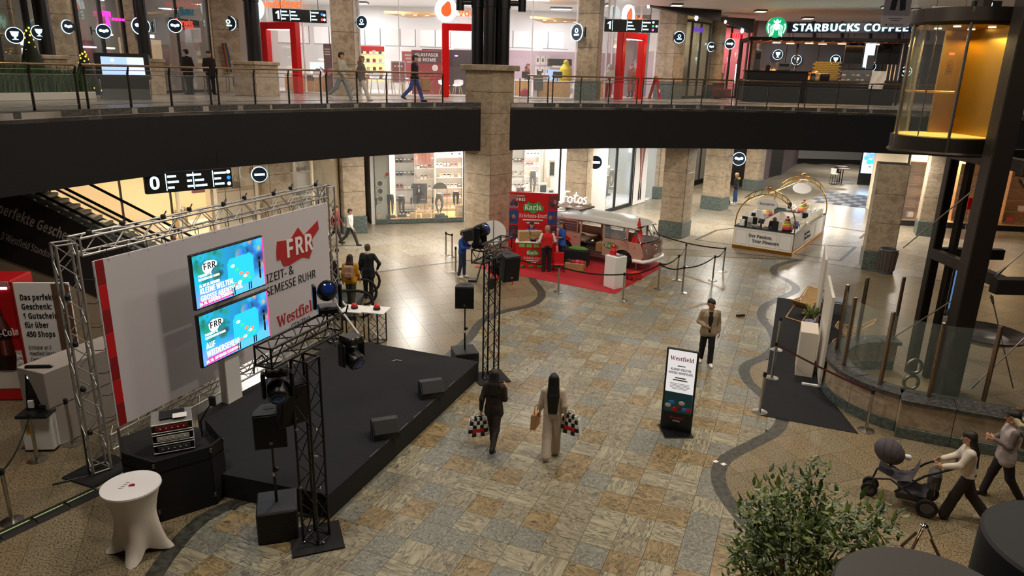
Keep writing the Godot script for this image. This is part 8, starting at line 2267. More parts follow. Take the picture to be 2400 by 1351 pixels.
func lift()->void:
	var c:=V(9.7,0,-15.5)
	var ws:=Node3D.new()
	ws.name="wall_lift"
	add_child(ws)
	ws.set_meta("kind","structure")
	# curved stone parapet: slabs, dark foot, coping
	var ring:=func(a:float,r:float)->Vector2:return W(c.x+cos(a)*r,c.z+sin(a)*r)
	for i in 10:
		var a0:=PI*0.72+i*PI*0.085
		var a1:=a0+PI*0.083
		ob("parapet_slab",wall_strip([ring.call(a0,2.05),ring.call((a0+a1)/2,2.05),ring.call(a1,2.05)],0.25,0.8,0.2),M["pillar stone"],ws)
		ob("foot_slab",wall_strip([ring.call(a0,2.08),ring.call((a0+a1)/2,2.08),ring.call(a1,2.08)],0.0,0.25,0.2),M["plinth stone"],ws)
		ob("coping_slab",wall_strip([ring.call(a0,2.1),ring.call((a0+a1)/2,2.1),ring.call(a1,2.1)],0.8,0.88,0.5),M["coping stone"],ws)
	var fw:=fr(W(8.3,-13.68),W(13.0,-11.6))
	for i in 5:
		for d in [["parapet_slab",0.25,0.8,0.0,"pillar stone",0.35],["foot_slab",0.0,0.25,0.03,"plinth stone",0.35],["coping_slab",0.8,0.88,0.04,"coping stone",0.7]]:
			var o:=rbx(d[0],V(0.5+i*1.02,(d[1]+d[2])/2,d[3]-d[5]/2),V(1.01,d[2]-d[1],d[5]),M[d[4]],ws,0.008)
			o.transform=fw*o.transform
	struct("floor_lift",S().lathe([W(0,0.01),W(1.85,0.01),W(1.85,0.0)],24,T(c.x,0,c.z)),mt("pit stone",hx("#8a7a55"),0.6))
	# glass screen with steel posts
	var g:=thing("glass_screen","curved glass screen with steel posts round the foot of the lift","glass screen")
	var ang:=[4.85,4.3,3.72,3.12,2.52,2.0,1.4]
	for i in ang.size():
		var p:Vector2=ring.call(ang[i],1.85)
		rbx("post",V(p.x,1.72,p.y),V(0.09,1.7,0.07),mt("post steel",hx("#a58f7c"),0.3,1.0),g,0.015,Basis(Vector3.UP,-ang[i]))
		if i:
			var r0:=[]; var r1:=[]
			for k in 6:
				var q:Vector2=ring.call(lerpf(ang[i],ang[i-1],k/5.0),1.83)
				r0.append(V(q.x,0.9,q.y)); r1.append(V(q.x,2.5,q.y))
			ob("curved_pane",S().skin([r0,r1]),M["green glass"],g)
	# steel frame
	var fr_:Material=M["bronze frame"]
	var s:=thing("lift_frame","dark steel lift frame with cross beams and tie rods","lift frame")
	rbx("main_column",V(9.63,5.3,-14.35),V(0.42,10.6,0.34),fr_,s,0.02)
	rbx("main_column",V(11.9,5.3,-14.1),V(0.42,10.6,0.34),fr_,s,0.02)
	rbx("rear_column",V(10.5,5.3,-17.2),V(0.22,10.6,0.22),fr_,s,0.02)
	rbx("guide_rail",V(10.75,4.4,-16.9),V(0.12,8.8,0.2),fr_,s,0.01)
	rbx("guide_rail",V(10.95,5.3,-16.5),V(0.1,5.0,0.12),M["dark wood"],s,0.01)
	for y in [3.25,5.7,8.7]:
		rbx("cross_beam",V(10.95,y,-14.3),V(1.7,0.34,0.24),fr_,s,0.015)
		rbx("side_beam",V(10.45,y,-15.8),V(0.2,0.26,2.7),fr_,s,0.015)
		rbx("rear_beam",V(11.3,y,-17.2),V(1.8,0.26,0.2),fr_,s,0.015)
	ob("lift_piston",S().tube(V(10.75,0,-15.9),V(10.75,4.6,-15.9),0.17,0.17,16).tube(V(10.75,4.6,-15.9),V(10.75,8,-15.9),0.1,0.1,14),M["brushed"],s)
	for q in [[V(10.1,3.45,-14.3),V(11.8,5.5,-14.2)],[V(10.1,5.5,-14.3),V(11.8,3.45,-14.2)],[V(10.1,3.05,-14.3),V(10.9,1.0,-14.1)],[V(9.9,1.0,-14.0),V(11.6,3.0,-14.2)],[V(9.75,5.5,-14.6),V(9.6,3.4,-17.0)],[V(9.75,3.0,-14.6),V(9.6,0.9,-17.0)]]:
		bar("tie_rod",q[0],q[1],0.014,M["steel"],s)
		ob("rod_end",S().tube(q[0].lerp(q[1],0.02),q[0].lerp(q[1],0.1),0.035,0.02),M["brushed"],s)
	for k in 6:bar("cable",V(10.2+0.05*k,0.2,-15.6),V(10.2+0.05*k,9,-15.6),0.006,M["ink"],s)
	ob("buffer_bowl",S().lathe([W(0,1.75),W(0.5,1.8),W(0.8,1.95),W(0.82,2.0),W(0.45,1.9),W(0,1.86)],22,T(10.6,0,-14.9)),mt("bowl",hx("#6d6360"),0.25,0.8),s)
	for y in [1.0,0.6]:ob("pulley",S().path(range(14).map(func(i):return V(9.35+cos(TAU*i/14)*0.17,y+sin(TAU*i/14)*0.17,-15.2)),0.04,6,true),M["brushed"],s)
	rbx("pit_beam",V(9.9,0.5,-14.9),V(0.4,1.0,0.3),fr_,s,0.02)
	var dsp:=thing("reflected_display","reflection of the lift car number display, built at the foot of the lift","display",V(9.75,2.42,-14.5))  # mirrored display of the car, built as a glowing plate
	rbx("case",Vector3(),V(0.3,0.18,0.05),M["ink"],dsp,0.01)
	txt("numeral","13:",0.12,T(0,0,0.028),glow("digit blue",hx("#9fd8ff"),2.0),dsp)
	var ad:=thing("advertising_screen","tall blue printed screen standing behind the lift frame","screen",V(12.3,0,-18.6),-0.3)
	rbx("case",V(0,1.3,0),V(0.6,2.6,0.15),M["satin black"],ad,0.02)
	rbx("screen",V(0,1.5,0.08),V(0.5,2.0,0.01),glow("ad sky",hx("#5f88b8"),0.5),ad,0.003)
	for k in 5:ob("printed_shape",S().ball(V(-0.2+0.1*k,1.0+0.25*(k % 3),0.088),V(0.2,0.16,0.004),8),[M["off white"],M["grey plastic"],M["ink"]][k % 3],ad)
	# the car, stopped at the upper level
	var k:=thing("lift_car","glass lift car with a brass door wall and a yellow lit floor","lift car",V(9.3,0.14,-15.75))
	var R:=0.97
	var br:=mt("car brass",hx("#b08d3f"),0.3,0.9)
	ob("floor_drum",S().lathe([W(0,5.7),W(R+0.06,5.7),W(R+0.1,5.74),W(R+0.06,5.78),W(R+0.06,6.06),W(0,6.06)],36),fr_,k)
	ob("car_floor",S().lathe([W(R,6.06),W(R,6.08),W(0,6.08)],36),mt("car floor",hx("#d9c36a"),0.5),k)
	ob("roof_drum",S().lathe([W(0,8.3),W(R+0.05,8.3),W(R+0.08,8.34),W(R+0.05,8.6),W(0,8.62)],36),fr_,k)
	ob("car_ceiling",S().lathe([W(0,8.27),W(R,8.27),W(R,8.3)],36),br,k)
	var arcs:=[2.0,2.6,3.2,3.8,4.4]
	for i in arcs.size():
		bar("glass_joint",V(cos(arcs[i])*R,6.08,sin(arcs[i])*R),V(cos(arcs[i])*R,8.3,sin(arcs[i])*R),0.012,M["steel"],k)
		if i:
			var r0:=[]; var r1:=[]
			for j in 6:
				var a:=lerpf(arcs[i],arcs[i-1],j/5.0)
				r0.append(V(cos(a)*R,6.08,sin(a)*R)); r1.append(V(cos(a)*R,8.3,sin(a)*R))
			ob("curved_pane",S().skin([r0,r1]),M["glass"],k)
	for a in [2.0,3.2,4.4]:bar("edge_tube",V(cos(a)*(R+0.03),5.7,sin(a)*(R+0.03)),V(cos(a)*(R+0.03),8.6,sin(a)*(R+0.03)),0.03,M["brushed"],k)
	ob("door_wall",S().box(V(0.62,7.18,-0.05),V(0.08,2.2,1.5)).box(V(0.35,7.18,-0.82),V(0.5,2.2,0.06)),br,k)
	rbx("button_panel",V(0.3,7.5,-0.785),V(0.16,0.3,0.02),M["brass"],k,0.006)
	for j in 5:ob("button",S().ball(V(0.27+0.06*(j % 2),7.42+0.06*(j/2),-0.77),Vector3.ONE*0.016,6),M["ink"],k)
	rbx("red_notice",V(0.3,7.78,-0.785),V(0.12,0.05,0.01),glow("notice red",hx("#ff6a3a"),0.8),k,0.003)
	var hr:=[]
	for i in 12:hr.append(V(cos(2.05+2.3*i/11)*(R-0.08),6.98,sin(2.05+2.3*i/11)*(R-0.08)))
	ob("hand_rail",S().path(hr,0.022,8),M["brass"],k)
	for j in 4:ob("ceiling_spot",S().lathe([W(0,8.255),W(0.07,8.255),W(0.07,8.27)],10,T(cos(j*1.57+0.8)*0.5,0,sin(j*1.57+0.8)*0.5)),M["led warm"],k)
	area("car_light",V(9.2,8.22,-15.75),W(0.8,0.8),Vector3.DOWN,hx("#ffe08a"),3.5)
func plants()->void:
	# a tall indoor fig in a planter, seen from above
	var at:=V(2.6,0,-5.3)
	var t:=thing("indoor_fig","tall leafy indoor fig tree lit from the lamp beside it","tree",at)
	ob("planter",S().lathe([W(0,0),W(0.4,0),W(0.5,0.8),W(0.44,0.8),W(0.42,0.72),W(0,0.72)],22),M["grey plastic"],t)
	var wd:=mt("bark",hx("#6a5138"),0.85)
	bar("trunk",V(0,0.7,0),V(0,2.5,0),0.045,wd,t)
	var tips:=[]
	for i in 46:
		var a:=i*2.4
		var u:=i/45.0
		var rr:=0.78*sqrt(fmod(i*0.618,1.0))*(1.0-0.3*u)
		var p:=V(cos(a)*rr,2.15+1.75*u+rng.randf_range(-0.1,0.1),sin(a)*rr*0.9)
		tips.append(p)
		ob("branch",S().path([V(0,1.5+1.4*u*u,0),V(p.x*0.35,(2.0+p.y)/2+0.1,p.z*0.35),p],0.008,5),wd,t)
	var lf:=S().skin([[V(0,0,0),V(0,0,0),V(0,0,0)],[V(-0.016,0.03,0.002),V(0,0.03,-0.004),V(0.016,0.03,0.002)],[V(-0.019,0.055,0.003),V(0,0.058,-0.004),V(0.019,0.055,0.003)],[V(-0.009,0.085,0),V(0,0.088,-0.004),V(0.009,0.085,0)],[V(0,0.105,-0.008),V(0,0.105,-0.008),V(0,0.105,-0.008)]]).mesh()
	var gm:=[]
	for k in 3:
		var m:=mt("fig leaf %d" % k,[hx("#3f5230"),hx("#56693a"),hx("#73823f")][k],0.35)
		m.backlight_enabled=true
		m.backlight=[hx("#3a4a1c"),hx("#4a5a22"),hx("#6a7a2c")][k]
		gm.append(m)
	var xs:=[]
	for p in tips:
		for j in 85:
			var o:=V(rng.randfn(),rng.randfn()*0.9,rng.randfn()).limit_length(1.9)*0.11
			var b:=Basis(Vector3.UP,rng.randf()*TAU)*Basis(Vector3.RIGHT,rng.randf_range(0.5,1.9))*Basis.from_scale(Vector3.ONE*rng.randf_range(0.7,1.15))
			xs.append(Transform3D(b,p+o))
	xs.sort_custom(func(a,b):return a.origin.y-a.origin.z*-0.4>b.origin.y-b.origin.z*-0.4)
	for i in 300:ob("leaf",lf,gm[i % 3],t).transform=xs[i]
	for k in 3:
		var mm:=MultiMesh.new()
		mm.transform_format=MultiMesh.TRANSFORM_3D
		mm.mesh=lf
		var mine:=[]
		for i in range(300,xs.size()):
			if i % 3==k:mine.append(xs[i])
		mm.instance_count=mine.size()
		for i in mine.size():mm.set_instance_transform(i,mine[i])
		var mi:=MultiMeshInstance3D.new()
		mi.name="foliage"
		mi.multimesh=mm
		mi.material_override=gm[k]
		t.add_child(mi,true)
		mi.set_meta("kind","stuff")
	# giant floor lamps with drum shades, seen from above
	for i in 2:
		var p:Vector3=[V(2.72,0,-3.72),V(3.95,0,-4.1)][i]
		var l:=thing("giant_floor_lamp",["giant floor lamp with a brown black drum shade in the middle","giant floor lamp with a black drum shade at the corner"][i]+" of the bottom right","floor lamp",p)
		var h:float=[4.1,4.25][i]
		var r:float=[0.6,0.62][i]
		ob("drum_shade",S().lathe([W(r-0.01,h-0.75),W(r,h-0.75),W(r,h-0.02),W(r-0.02,h),W(0,h)],48),[mt("shade brown",hx("#2b2623"),0.55),mt("shade black",hx("#17181c"),0.7)][i],l)
		ob("lining",S().lathe([W(0,h-0.02),W(r-0.02,h-0.02),W(r-0.02,h-0.75)],40),mt("shade lining",hx("#e8c070"),0.6),l)
		bar("pole",V(0,0,0),V(0,h-0.3,0),0.035,M["satin black"],l)
		ob("foot",S().lathe([W(0,0.06),W(0.4,0.03),W(0.4,0),W(0,0)],24),M["satin black"],l)
		ob("bulb",S().ball(V(0,h-0.5,0),Vector3.ONE*0.11,14),M["led warm"],l)  # bulb out of view under the shade, placed to light fig and floor
		var o:=OmniLight3D.new()
		o.name="unseen_bulb_light"
		o.light_color=hx("#ffcf8a")
		o.light_energy=3.0
		o.light_size=0.1
		o.omni_range=40
		o.omni_attenuation=2.0
		o.shadow_enabled=true
		l.add_child(o)
		o.position=V(0,h-0.5,0)
	var tp:=thing("tripod_stand","wooden tripod with chrome joints behind the middle lamp shade","stand",V(6.5,0,-9.5))
	for k in 3:
		var a:=k*TAU/3+0.5
		bar("leg",V(cos(a)*0.04,0.62,sin(a)*0.04),V(cos(a)*0.42,0,sin(a)*0.42),0.024,M["dark wood"],tp)
		ob("joint",S().tube(V(cos(a)*0.03,0.66,sin(a)*0.03),V(cos(a)*0.12,0.5,sin(a)*0.12),0.035,0.03),M["chrome"],tp)
	ob("hub",S().ball(V(0,0.67,0),V(0.07,0.05,0.07),10),M["chrome"],tp)
	# the pushchair
	var s:=thing("pushchair","grey black pushchair with a folded hood pushed by the long haired woman","pushchair",V(7.12,0,-11.22))
	s.transform=face(V(7.12,0,-11.22),V(-0.82,0,-0.5))
	# x forward, z to its side
	var bk:Material=M["satin black"]
	for d in [[0.5,0.13,-0.12,0.03],[0.5,0.13,0.12,0.03],[-0.42,0.17,-0.3,0.035],[-0.42,0.17,0.3,0.035]]:
		ob("wheel",S().path(range(18).map(func(i):return V(d[0]+cos(TAU*i/18)*d[1]*0.85,d[1]+sin(TAU*i/18)*d[1]*0.85,d[2])),d[3],7,true),M["rubber"],s)
		ob("rim",S().tube(V(d[0],d[1],d[2]-0.012),V(d[0],d[1],d[2]+0.012),d[1]*0.62,d[1]*0.62,14),M["grey plastic"],s)
	for z in [-0.26,0.26]:
		ob("frame_tube",S().path([V(0.5,0.15,z*0.5),V(0.44,0.42,z*0.8),V(0.2,0.52,z),V(-0.42,0.2,z*1.1)],0.02),bk,s)
		ob("frame_tube",S().path([V(0.1,0.3,z),V(-0.3,0.75,z),V(-0.72,1.05,z)],0.02),bk,s)
	bar("push_bar",V(-0.72,1.05,-0.26),V(-0.72,1.05,0.26),0.024,M["ink"],s)
	ob("seat_shell",S().skin([[V(0.42,0.6,-0.2),V(0.42,0.6,0.2)],[V(0.1,0.5,-0.22),V(0.1,0.5,0.22)],[V(-0.12,0.56,-0.22),V(-0.12,0.56,0.22)],[V(-0.2,0.85,-0.2),V(-0.2,0.85,0.2)]],false,true),mt("pram grey",hx("#45424a"),0.8),s)
	ob("hood",S().ball(V(0.3,0.92,0),V(0.27,0.22,0.23),16,Basis(Vector3.BACK,0.5)),mt("pram hood",hx("#4d474c"),0.85),s)
	for k in 3:ob("hood_seam",S().path(range(7).map(func(i):return V(0.16+0.12*k,0.92+0.24*sin(PI*i/6),cos(PI*i/6)*0.235)),0.008,5),M["grey plastic"],s)
	ob("basket",S().skin([[V(0.1,0.3,-0.24),V(-0.45,0.34,-0.24)],[V(0.06,0.16,-0.2),V(-0.4,0.2,-0.2)],[V(0.06,0.16,0.2),V(-0.4,0.2,0.2)],[V(0.1,0.3,0.24),V(-0.45,0.34,0.24)]],false,true),M["pram grey"],s)
	ob("hung_bag",S().box(V(-0.46,0.62,0),V(0.2,0.36,0.36),Basis(),0.06),mt("pram bag",hx("#4b4c50"),0.8),s)
	for k in 2:ob("white_bow",S().ball(V(0.12-0.12*k,0.78,0.24),V(0.07,0.06,0.05),8),M["white"],s)
	rbx("front_bar",V(0.24,0.74,0),V(0.05,0.05,0.46),bk,s,0.02)
# ---------------------------------------------------------------- people
# bones [a, b, ra, rb] joined smoothly and meshed as surface nets; lo / hi cut the field flat at those heights
func flesh(s:Shape,bones:Array,h:float,k:=0.035,lo:=-9.0,hi:=9.0)->void:
	var a:=Vector3.ONE*1e9
	var b:=-a
	for q in bones:
		var r:float=maxf(q[2],q[3])+2*h
		for p in [q[0],q[1]]:
			a=a.min(p-Vector3.ONE*r)
			b=b.max(p+Vector3.ONE*r)
	var nx:=int((b.x-a.x)/h)+2
	var ny:=int((b.y-a.y)/h)+2
	var nz:=int((b.z-a.z)/h)+2
	var f:=PackedFloat32Array()
	f.resize(nx*ny*nz)
	f.fill(1.0)
	for q in bones:
		var p:Vector3=q[0]
		var d:Vector3=q[1]-p
		var l:=maxf(d.length_squared(),1e-8)
		var ra:float=q[2]
		var dr:float=q[3]-ra
		var m:=maxf(ra,q[3])+k+1.5*h
		var c0:=((p.min(q[1])-Vector3.ONE*m-a)/h).floor()
		var c1:=((p.max(q[1])+Vector3.ONE*m-a)/h).ceil()
		for y in range(maxi(0,c0.y),mini(ny,c1.y+1)):
			for z in range(maxi(0,c0.z),mini(nz,c1.z+1)):
				var i:=(y*nz+z)*nx+maxi(0,c0.x)
				for x in range(maxi(0,c0.x),mini(nx,c1.x+1)):
					var v:=a+Vector3(x,y,z)*h-p
					var t:=clampf(v.dot(d)/l,0,1)
					var e:=(v-d*t).length()-ra-dr*t
					var o:=f[i]
					var w:=k-absf(o-e)
					f[i]=minf(o,e)-(w*w/(4*k) if w>0 else 0.0)
					i+=1
	if lo>-8 or hi<8:
		for y in ny:
			var c:=maxf(lo-(a.y+y*h),a.y+y*h-hi)
			for i in range(y*nz*nx,(y+1)*nz*nx):f[i]=maxf(f[i],c)
	var off:Array[int]=[1,nx*nz,nx]
	var pts:={}
	var cell:=func(i:int)->Array:
		if pts.has(i):return pts[i]
		var sum:=Vector3(); var n:=0
		var g:=Vector3()
		for c in 8:
			var j:int=i+(c & 1)+(off[1] if c & 2 else 0)+(off[2] if c & 4 else 0)
			var u:=Vector3(c & 1,1 if c & 2 else 0,1 if c & 4 else 0)
			g+=(u*2-Vector3.ONE)*f[j]
			for ax in 3:
				if u[ax]==0 and (f[j]<0)!=(f[j+off[ax]]<0):
					var w:=u
					w[ax]=f[j]/(f[j]-f[j+off[ax]])
					sum+=w
					n+=1
		var x:=i % nx; var z:=i/nx % nz; var y:=i/(nx*nz)
		pts[i]=[a+(Vector3(x,y,z)+sum/maxi(1,n))*h,g.normalized()]
		return pts[i]
	for i in range(nx*nz+nx+1,f.size()-nx*nz-nx-1):
		var inside:=f[i]<0
		for ax in 3:
			if inside!=(f[i+off[ax]]<0):
				var o1:int=off[(ax+1) % 3]
				var o2:int=off[(ax+2) % 3]
				var A:Array=cell.call(i-o1-o2); var B:Array=cell.call(i-o2); var C:Array=cell.call(i); var D:Array=cell.call(i-o1)
				if inside:
					s.tri(A[0],B[0],C[0],A[1],B[1],C[1]); s.tri(A[0],C[0],D[0],A[1],C[1],D[1])
				else:
					s.tri(A[0],C[0],B[0],A[1],C[1],B[1]); s.tri(A[0],D[0],C[0],A[1],D[1],C[1])
# a left hand, palm towards -x, fingers hanging down and gently curled forward
func hand_shape()->Shape:
	if lib.has("hand"):return lib.hand
	var s:=S()
	var q:=[[V(0,0,0),V(0,-0.035,-0.012),0.02,0.02],[V(0,-0.02,0.012),V(0,-0.08,0.026),0.017,0.014],[V(0,-0.02,-0.01),V(0,-0.08,-0.028),0.017,0.013]]
	for i in 4:
		var z:=0.03-0.019*i
		var l:float=[0.07,0.078,0.072,0.056][i]
		var p:=V(0,-0.082,z)
		var m:=V(-0.008,-0.082-l*0.45,z*1.05)
		var e:=V(-0.026,-0.082-l*0.76,z*1.05)
		var t:=V(-0.046,-0.082-l*0.93,z)
		q.append_array([[p,m,0.0095,0.009],[m,e,0.0088,0.008],[e,t,0.008,0.007]])
	q.append_array([[V(0,-0.025,0.022),V(-0.014,-0.06,0.05),0.013,0.011],[V(-0.014,-0.06,0.05),V(-0.024,-0.092,0.056),0.0105,0.008]])
	flesh(s,q,0.0055,0.008)
	lib.hand=s
	return s
func add_moved(s:Shape,o:Shape,xf:Transform3D)->void:
	var flip:=xf.basis.determinant()<0
	for i in range(0,o.v.size(),3):
		for j in ([0,2,1] if flip else [0,1,2]):
			s.v.append(xf*o.v[i+j])
			s.n.append((xf.basis*o.n[i+j]).normalized())
			s.t.append(Vector2.ZERO)
# d: h height, at, to (plan direction faced), walk (stride -1..1), la / ra arms as [elbow, wrist] offsets from the shoulder, lean, look (head turn),
# top [colour, hem], legs [colour, width], shoes, hair [colour, length], skin, fine (cell size)
func person(label:String,d:Dictionary)->Node3D:
	var h:float=d.get("h",1.75)/1.75
	var to:Vector2=d.to
	var at:Vector3=d.at
	var t:=thing("person",label,"person",at,atan2(to.x,to.y),d.get("group",""))
	var c:float=d.get("fine",0.028)
	var w:float=d.get("wide",1.0)
	var J:={}
	# legs
	var st:float=d.get("walk",0.0)
	var low:=9.0
	for sd in [-1.0,1.0]:
		var sw:float=st*sd*0.42
		var bend:float=maxf(0.06,-sw*1.1+0.05) if st!=0 else 0.04
		var hip:=V(sd*0.088*w,0.92,0)
		var knee:=hip+V(sd*0.012,-cos(sw)*0.43,sin(sw)*0.43)
		var ank:=knee+V(0,-cos(sw-bend)*0.41,sin(sw-bend)*0.41)
		var toe:=ank+V(sd*0.025,-0.055,0.155) if sw>-0.2 else ank+V(sd*0.015,-0.1,0.12)
		J[sd]=[hip,knee,ank,toe]
		low=minf(low,minf(ank.y-0.085,toe.y-0.03))
	var sitting:bool=d.get("sit",false)
	if sitting:
		for sd in [-1.0,1.0]:J[sd]=[V(sd*0.09,0.92,0),V(sd*0.12,0.9,0.4),V(sd*0.12,0.5,0.38),V(sd*0.13,0.45,0.52)]
		low=0.42
	for sd in J:
		for i in 4:J[sd][i].y-=low
	var P:=V(0,0.95-low,0)
	var up:=Basis(Vector3.RIGHT,d.get("lean",0.03))
	var U:=func(x:float,y:float,z:float)->Vector3:return P+up*V(x,y,z)
	var neck:Vector3=U.call(0,0.51,0.0)
	var hb:=up*Basis(Vector3.UP,d.get("look",0.0))*Basis(Vector3.RIGHT,d.get("nod",0.0))
	var hc:Vector3=neck+up*V(0,0.155,0.02)
	var sw2:float=0.185*w
	var arms:={}
	for sd in [-1.0,1.0]:
		var sh:Vector3=U.call(sd*sw2,0.455,-0.005)
		var q:Array=d.get("la" if sd>0 else "ra",[V(0.055,-0.27,-0.03-st*sd*0.1),V(0.075,-0.51,0.07-st*sd*0.2)])
		var e:Vector3=sh+up*V(q[0].x*sd,q[0].y,q[0].z)
		arms[sd]=[sh,e,sh+up*V(q[1].x*sd,q[1].y,q[1].z)]
	# the body: one continuous skin, with head and hands on finer grids of their own
	var torso:=func(g:float)->Array:
		var r:=[]
		for sd in [-1.0,1.0]:
			r.append_array([[U.call(sd*0.085*w,0.36,0.0),U.call(sd*0.062*w,0.14,0.005),0.108*w+g,0.098*w+g],[U.call(sd*0.062*w,0.14,0),U.call(sd*0.078*w,-0.02,-0.005),0.098*w+g,0.108*w+g]])
		r.append([U.call(-sw2*0.8,0.445,-0.01),U.call(sw2*0.8,0.445,-0.01),0.058+g,0.058+g])
		r.append([U.call(0,0.43,-0.01),neck,0.075+g*0.8,0.056+g*0.4])
		return r
	var leg:=func(g:float,flare:float)->Array:
		var r:=[[P+V(-0.07*w,0.02,-0.01),P+V(0.07*w,0.02,-0.01),0.105*w+g,0.105*w+g]]
		for sd in [-1.0,1.0]:
			var j:Array=J[sd]
			r.append_array([[j[0],j[1],0.088*w+g,0.056+g+flare*0.5],[j[1],j[2],0.054+g+flare*0.5,0.038+g+flare]])
		return r
	var body:=S()
	var bones:Array=torso.call(-0.012)+leg.call(-0.01,0.0)
	for sd in [-1.0,1.0]:
		var m:Array=arms[sd]
		bones.append_array([[m[0],m[1],0.046,0.036],[m[1],m[2],0.036,0.024],[J[sd][2],J[sd][3],0.036,0.026]])
	bones.append([neck-up*V(0,0.05,0),hc-V(0,0.05,0.01),0.054,0.05])
	for b in bones:
		for i in 2:b[i]*=1.0
	flesh(body,bones,c*1.15)
	var H:=Transform3D(hb,hc)
	var hd:=[[H*V(0,0.045,-0.02),H*V(0,0.035,0.02),0.086,0.08],[H*V(0,-0.01,0.03),H*V(0,-0.07,0.052),0.062,0.036],[H*V(0,0.012,0.096),H*V(0,-0.018,0.112),0.01,0.014],[H*V(-0.045,-0.06,0.01),H*V(0.045,-0.06,0.01),0.036,0.036]]
	for sd in [-1.0,1.0]:hd.append([H*V(sd*0.083,0.02,-0.005),H*V(sd*0.085,-0.02,0.0),0.016,0.012])
	flesh(body,hd,minf(c*0.5,0.011),0.02)
	for sd in [-1.0,1.0]:
		var m:Array=arms[sd]
		var y:Vector3=(m[1]-m[2]).normalized()
		var x:=(Vector3.RIGHT-y*y.x).normalized()
		if absf(y.x)>0.9:x=(Vector3.UP-y*y.y).normalized()
		add_moved(body,hand_shape(),Transform3D(Basis(x*sd,y,x.cross(y)),m[2]))
	var tone:String=d.get("skin","#c99a7c")
	ob("body",body,mt("skin "+tone,hx(tone),0.55),t)
	# face
	for sd in [-1.0,1.0]:
		ob("eye",S().ball(H*V(sd*0.032,0.022,0.089),Vector3.ONE*0.011,8),mt("eye",hx("#2a211c"),0.2),t)
		ob("eyebrow",S().tube(H*V(sd*0.017,0.042,0.096),H*V(sd*0.05,0.042,0.084),0.005),mt("hair "+d.hair[0],hx(d.hair[0]),0.6),t)
	ob("mouth",S().ball(H*V(0,-0.052,0.084),V(0.022,0.006,0.008),8,hb),mt("lips",hx("#8f4a45"),0.5),t)
	# clothes
	var tc:String=d.top[0]
	var hem:float=d.top[1]
	var tb:Array=torso.call(0.014)
	tb.pop_back()
	tb.append([U.call(0,0.44,-0.01),U.call(0,0.5,0.0),0.085,0.072])
	if hem<0:
		for sd in [-1.0,1.0]:tb.append([U.call(sd*0.07*w,0.0,0),P+V(sd*(0.085*w),hem,0),0.125*w,0.135*w+d.get("flare",0.0)])
	var sleeve:float=d.get("sleeve",0.95)
	var sl:=[]
	for sd in [-1.0,1.0]:
		var m:Array=arms[sd]
		sl.append([m[0],m[1],0.068+d.get("puff",0.0),0.054+d.get("puff",0.0)])
		if sleeve>0.5:sl.append([m[1],m[1].lerp(m[2],sleeve),0.052+d.get("puff",0.0),0.042+d.get("puff",0.0)])
	var sc:String=d.get("arms",tc)
	var ts:=S()
	if sc==tc:tb.append_array(sl)
	flesh(ts,tb,c,0.035,P.y+minf(hem,0.0)-0.1 if hem<0 else P.y+hem-0.02)
	ob("top",ts,mt("wear "+tc,hx(tc),0.85),t)
	if sc!=tc:
		var ss:=S()
		flesh(ss,sl,c)
		ob("sleeves",ss,mt("wear "+sc,hx(sc),0.85),t)
	if d.has("front"):
		ob("shirt_front",S().skin([[U.call(-0.05,-0.05,0.118),U.call(0,-0.05,0.128),U.call(0.05,-0.05,0.118)],[U.call(-0.06,0.15,0.115),U.call(0,0.15,0.125),U.call(0.06,0.15,0.115)],[U.call(-0.07,0.36,0.118),U.call(0,0.36,0.13),U.call(0.07,0.36,0.118)],[U.call(-0.045,0.49,0.066),U.call(0,0.49,0.078),U.call(0.045,0.49,0.066)]],false,true),mt("wear "+d.front,hx(d.front),0.85),t)
	var ls:=S()
	flesh(ls,leg.call(0.012,d.legs[1]),c,0.03)
	ob("trousers",ls,mt("wear "+d.legs[0],hx(d.legs[0]),0.85),t)
	var fs:=S()
	for sd in [-1.0,1.0]:
		var j:Array=J[sd]
		var foot:=[[j[2]+V(0,-0.03,-0.03),j[3],0.05,0.04],[j[2],j[2]+V(0,-0.03,-0.02),0.05,0.05]]
		if d.get("boots",false):foot.append([j[1].lerp(j[2],0.2),j[2],0.066,0.052])
		flesh(fs,foot,minf(c,0.02),0.02)
	ob("shoes",fs,mt("shoe "+d.shoes,hx(d.shoes),0.4),t)
	# hair
	var hl:float=d.hair[1]
	var hs:=S()
	var hr:=[[H*V(0,0.062,-0.035),H*V(0,0.07,0.03),0.09,0.074],[H*V(0,0.0,-0.06),H*V(0,0.05,-0.03),0.07,0.088]]
	if hl>0.1:
		for sd in [-1.0,0.0,1.0]:
			var root:Vector3=H*V(sd*0.045,0.03,-0.045)
			var end:Vector3=hc+up*V(sd*0.06,-hl,-0.13)
			hr.append_array([[root,hc+up*V(sd*0.058,-hl*0.45,-0.105),0.06,0.062],[hc+up*V(sd*0.058,-hl*0.45,-0.105),end,0.062,0.03]])
	flesh(hs,hr,minf(c*0.7,0.016),0.025)
	ob("hair",hs,M["hair "+d.hair[0]],t)
	t.scale=Vector3.ONE*h
	t.set_meta("hands",[t.transform*arms[1.0][2],t.transform*arms[-1.0][2]])
	return t
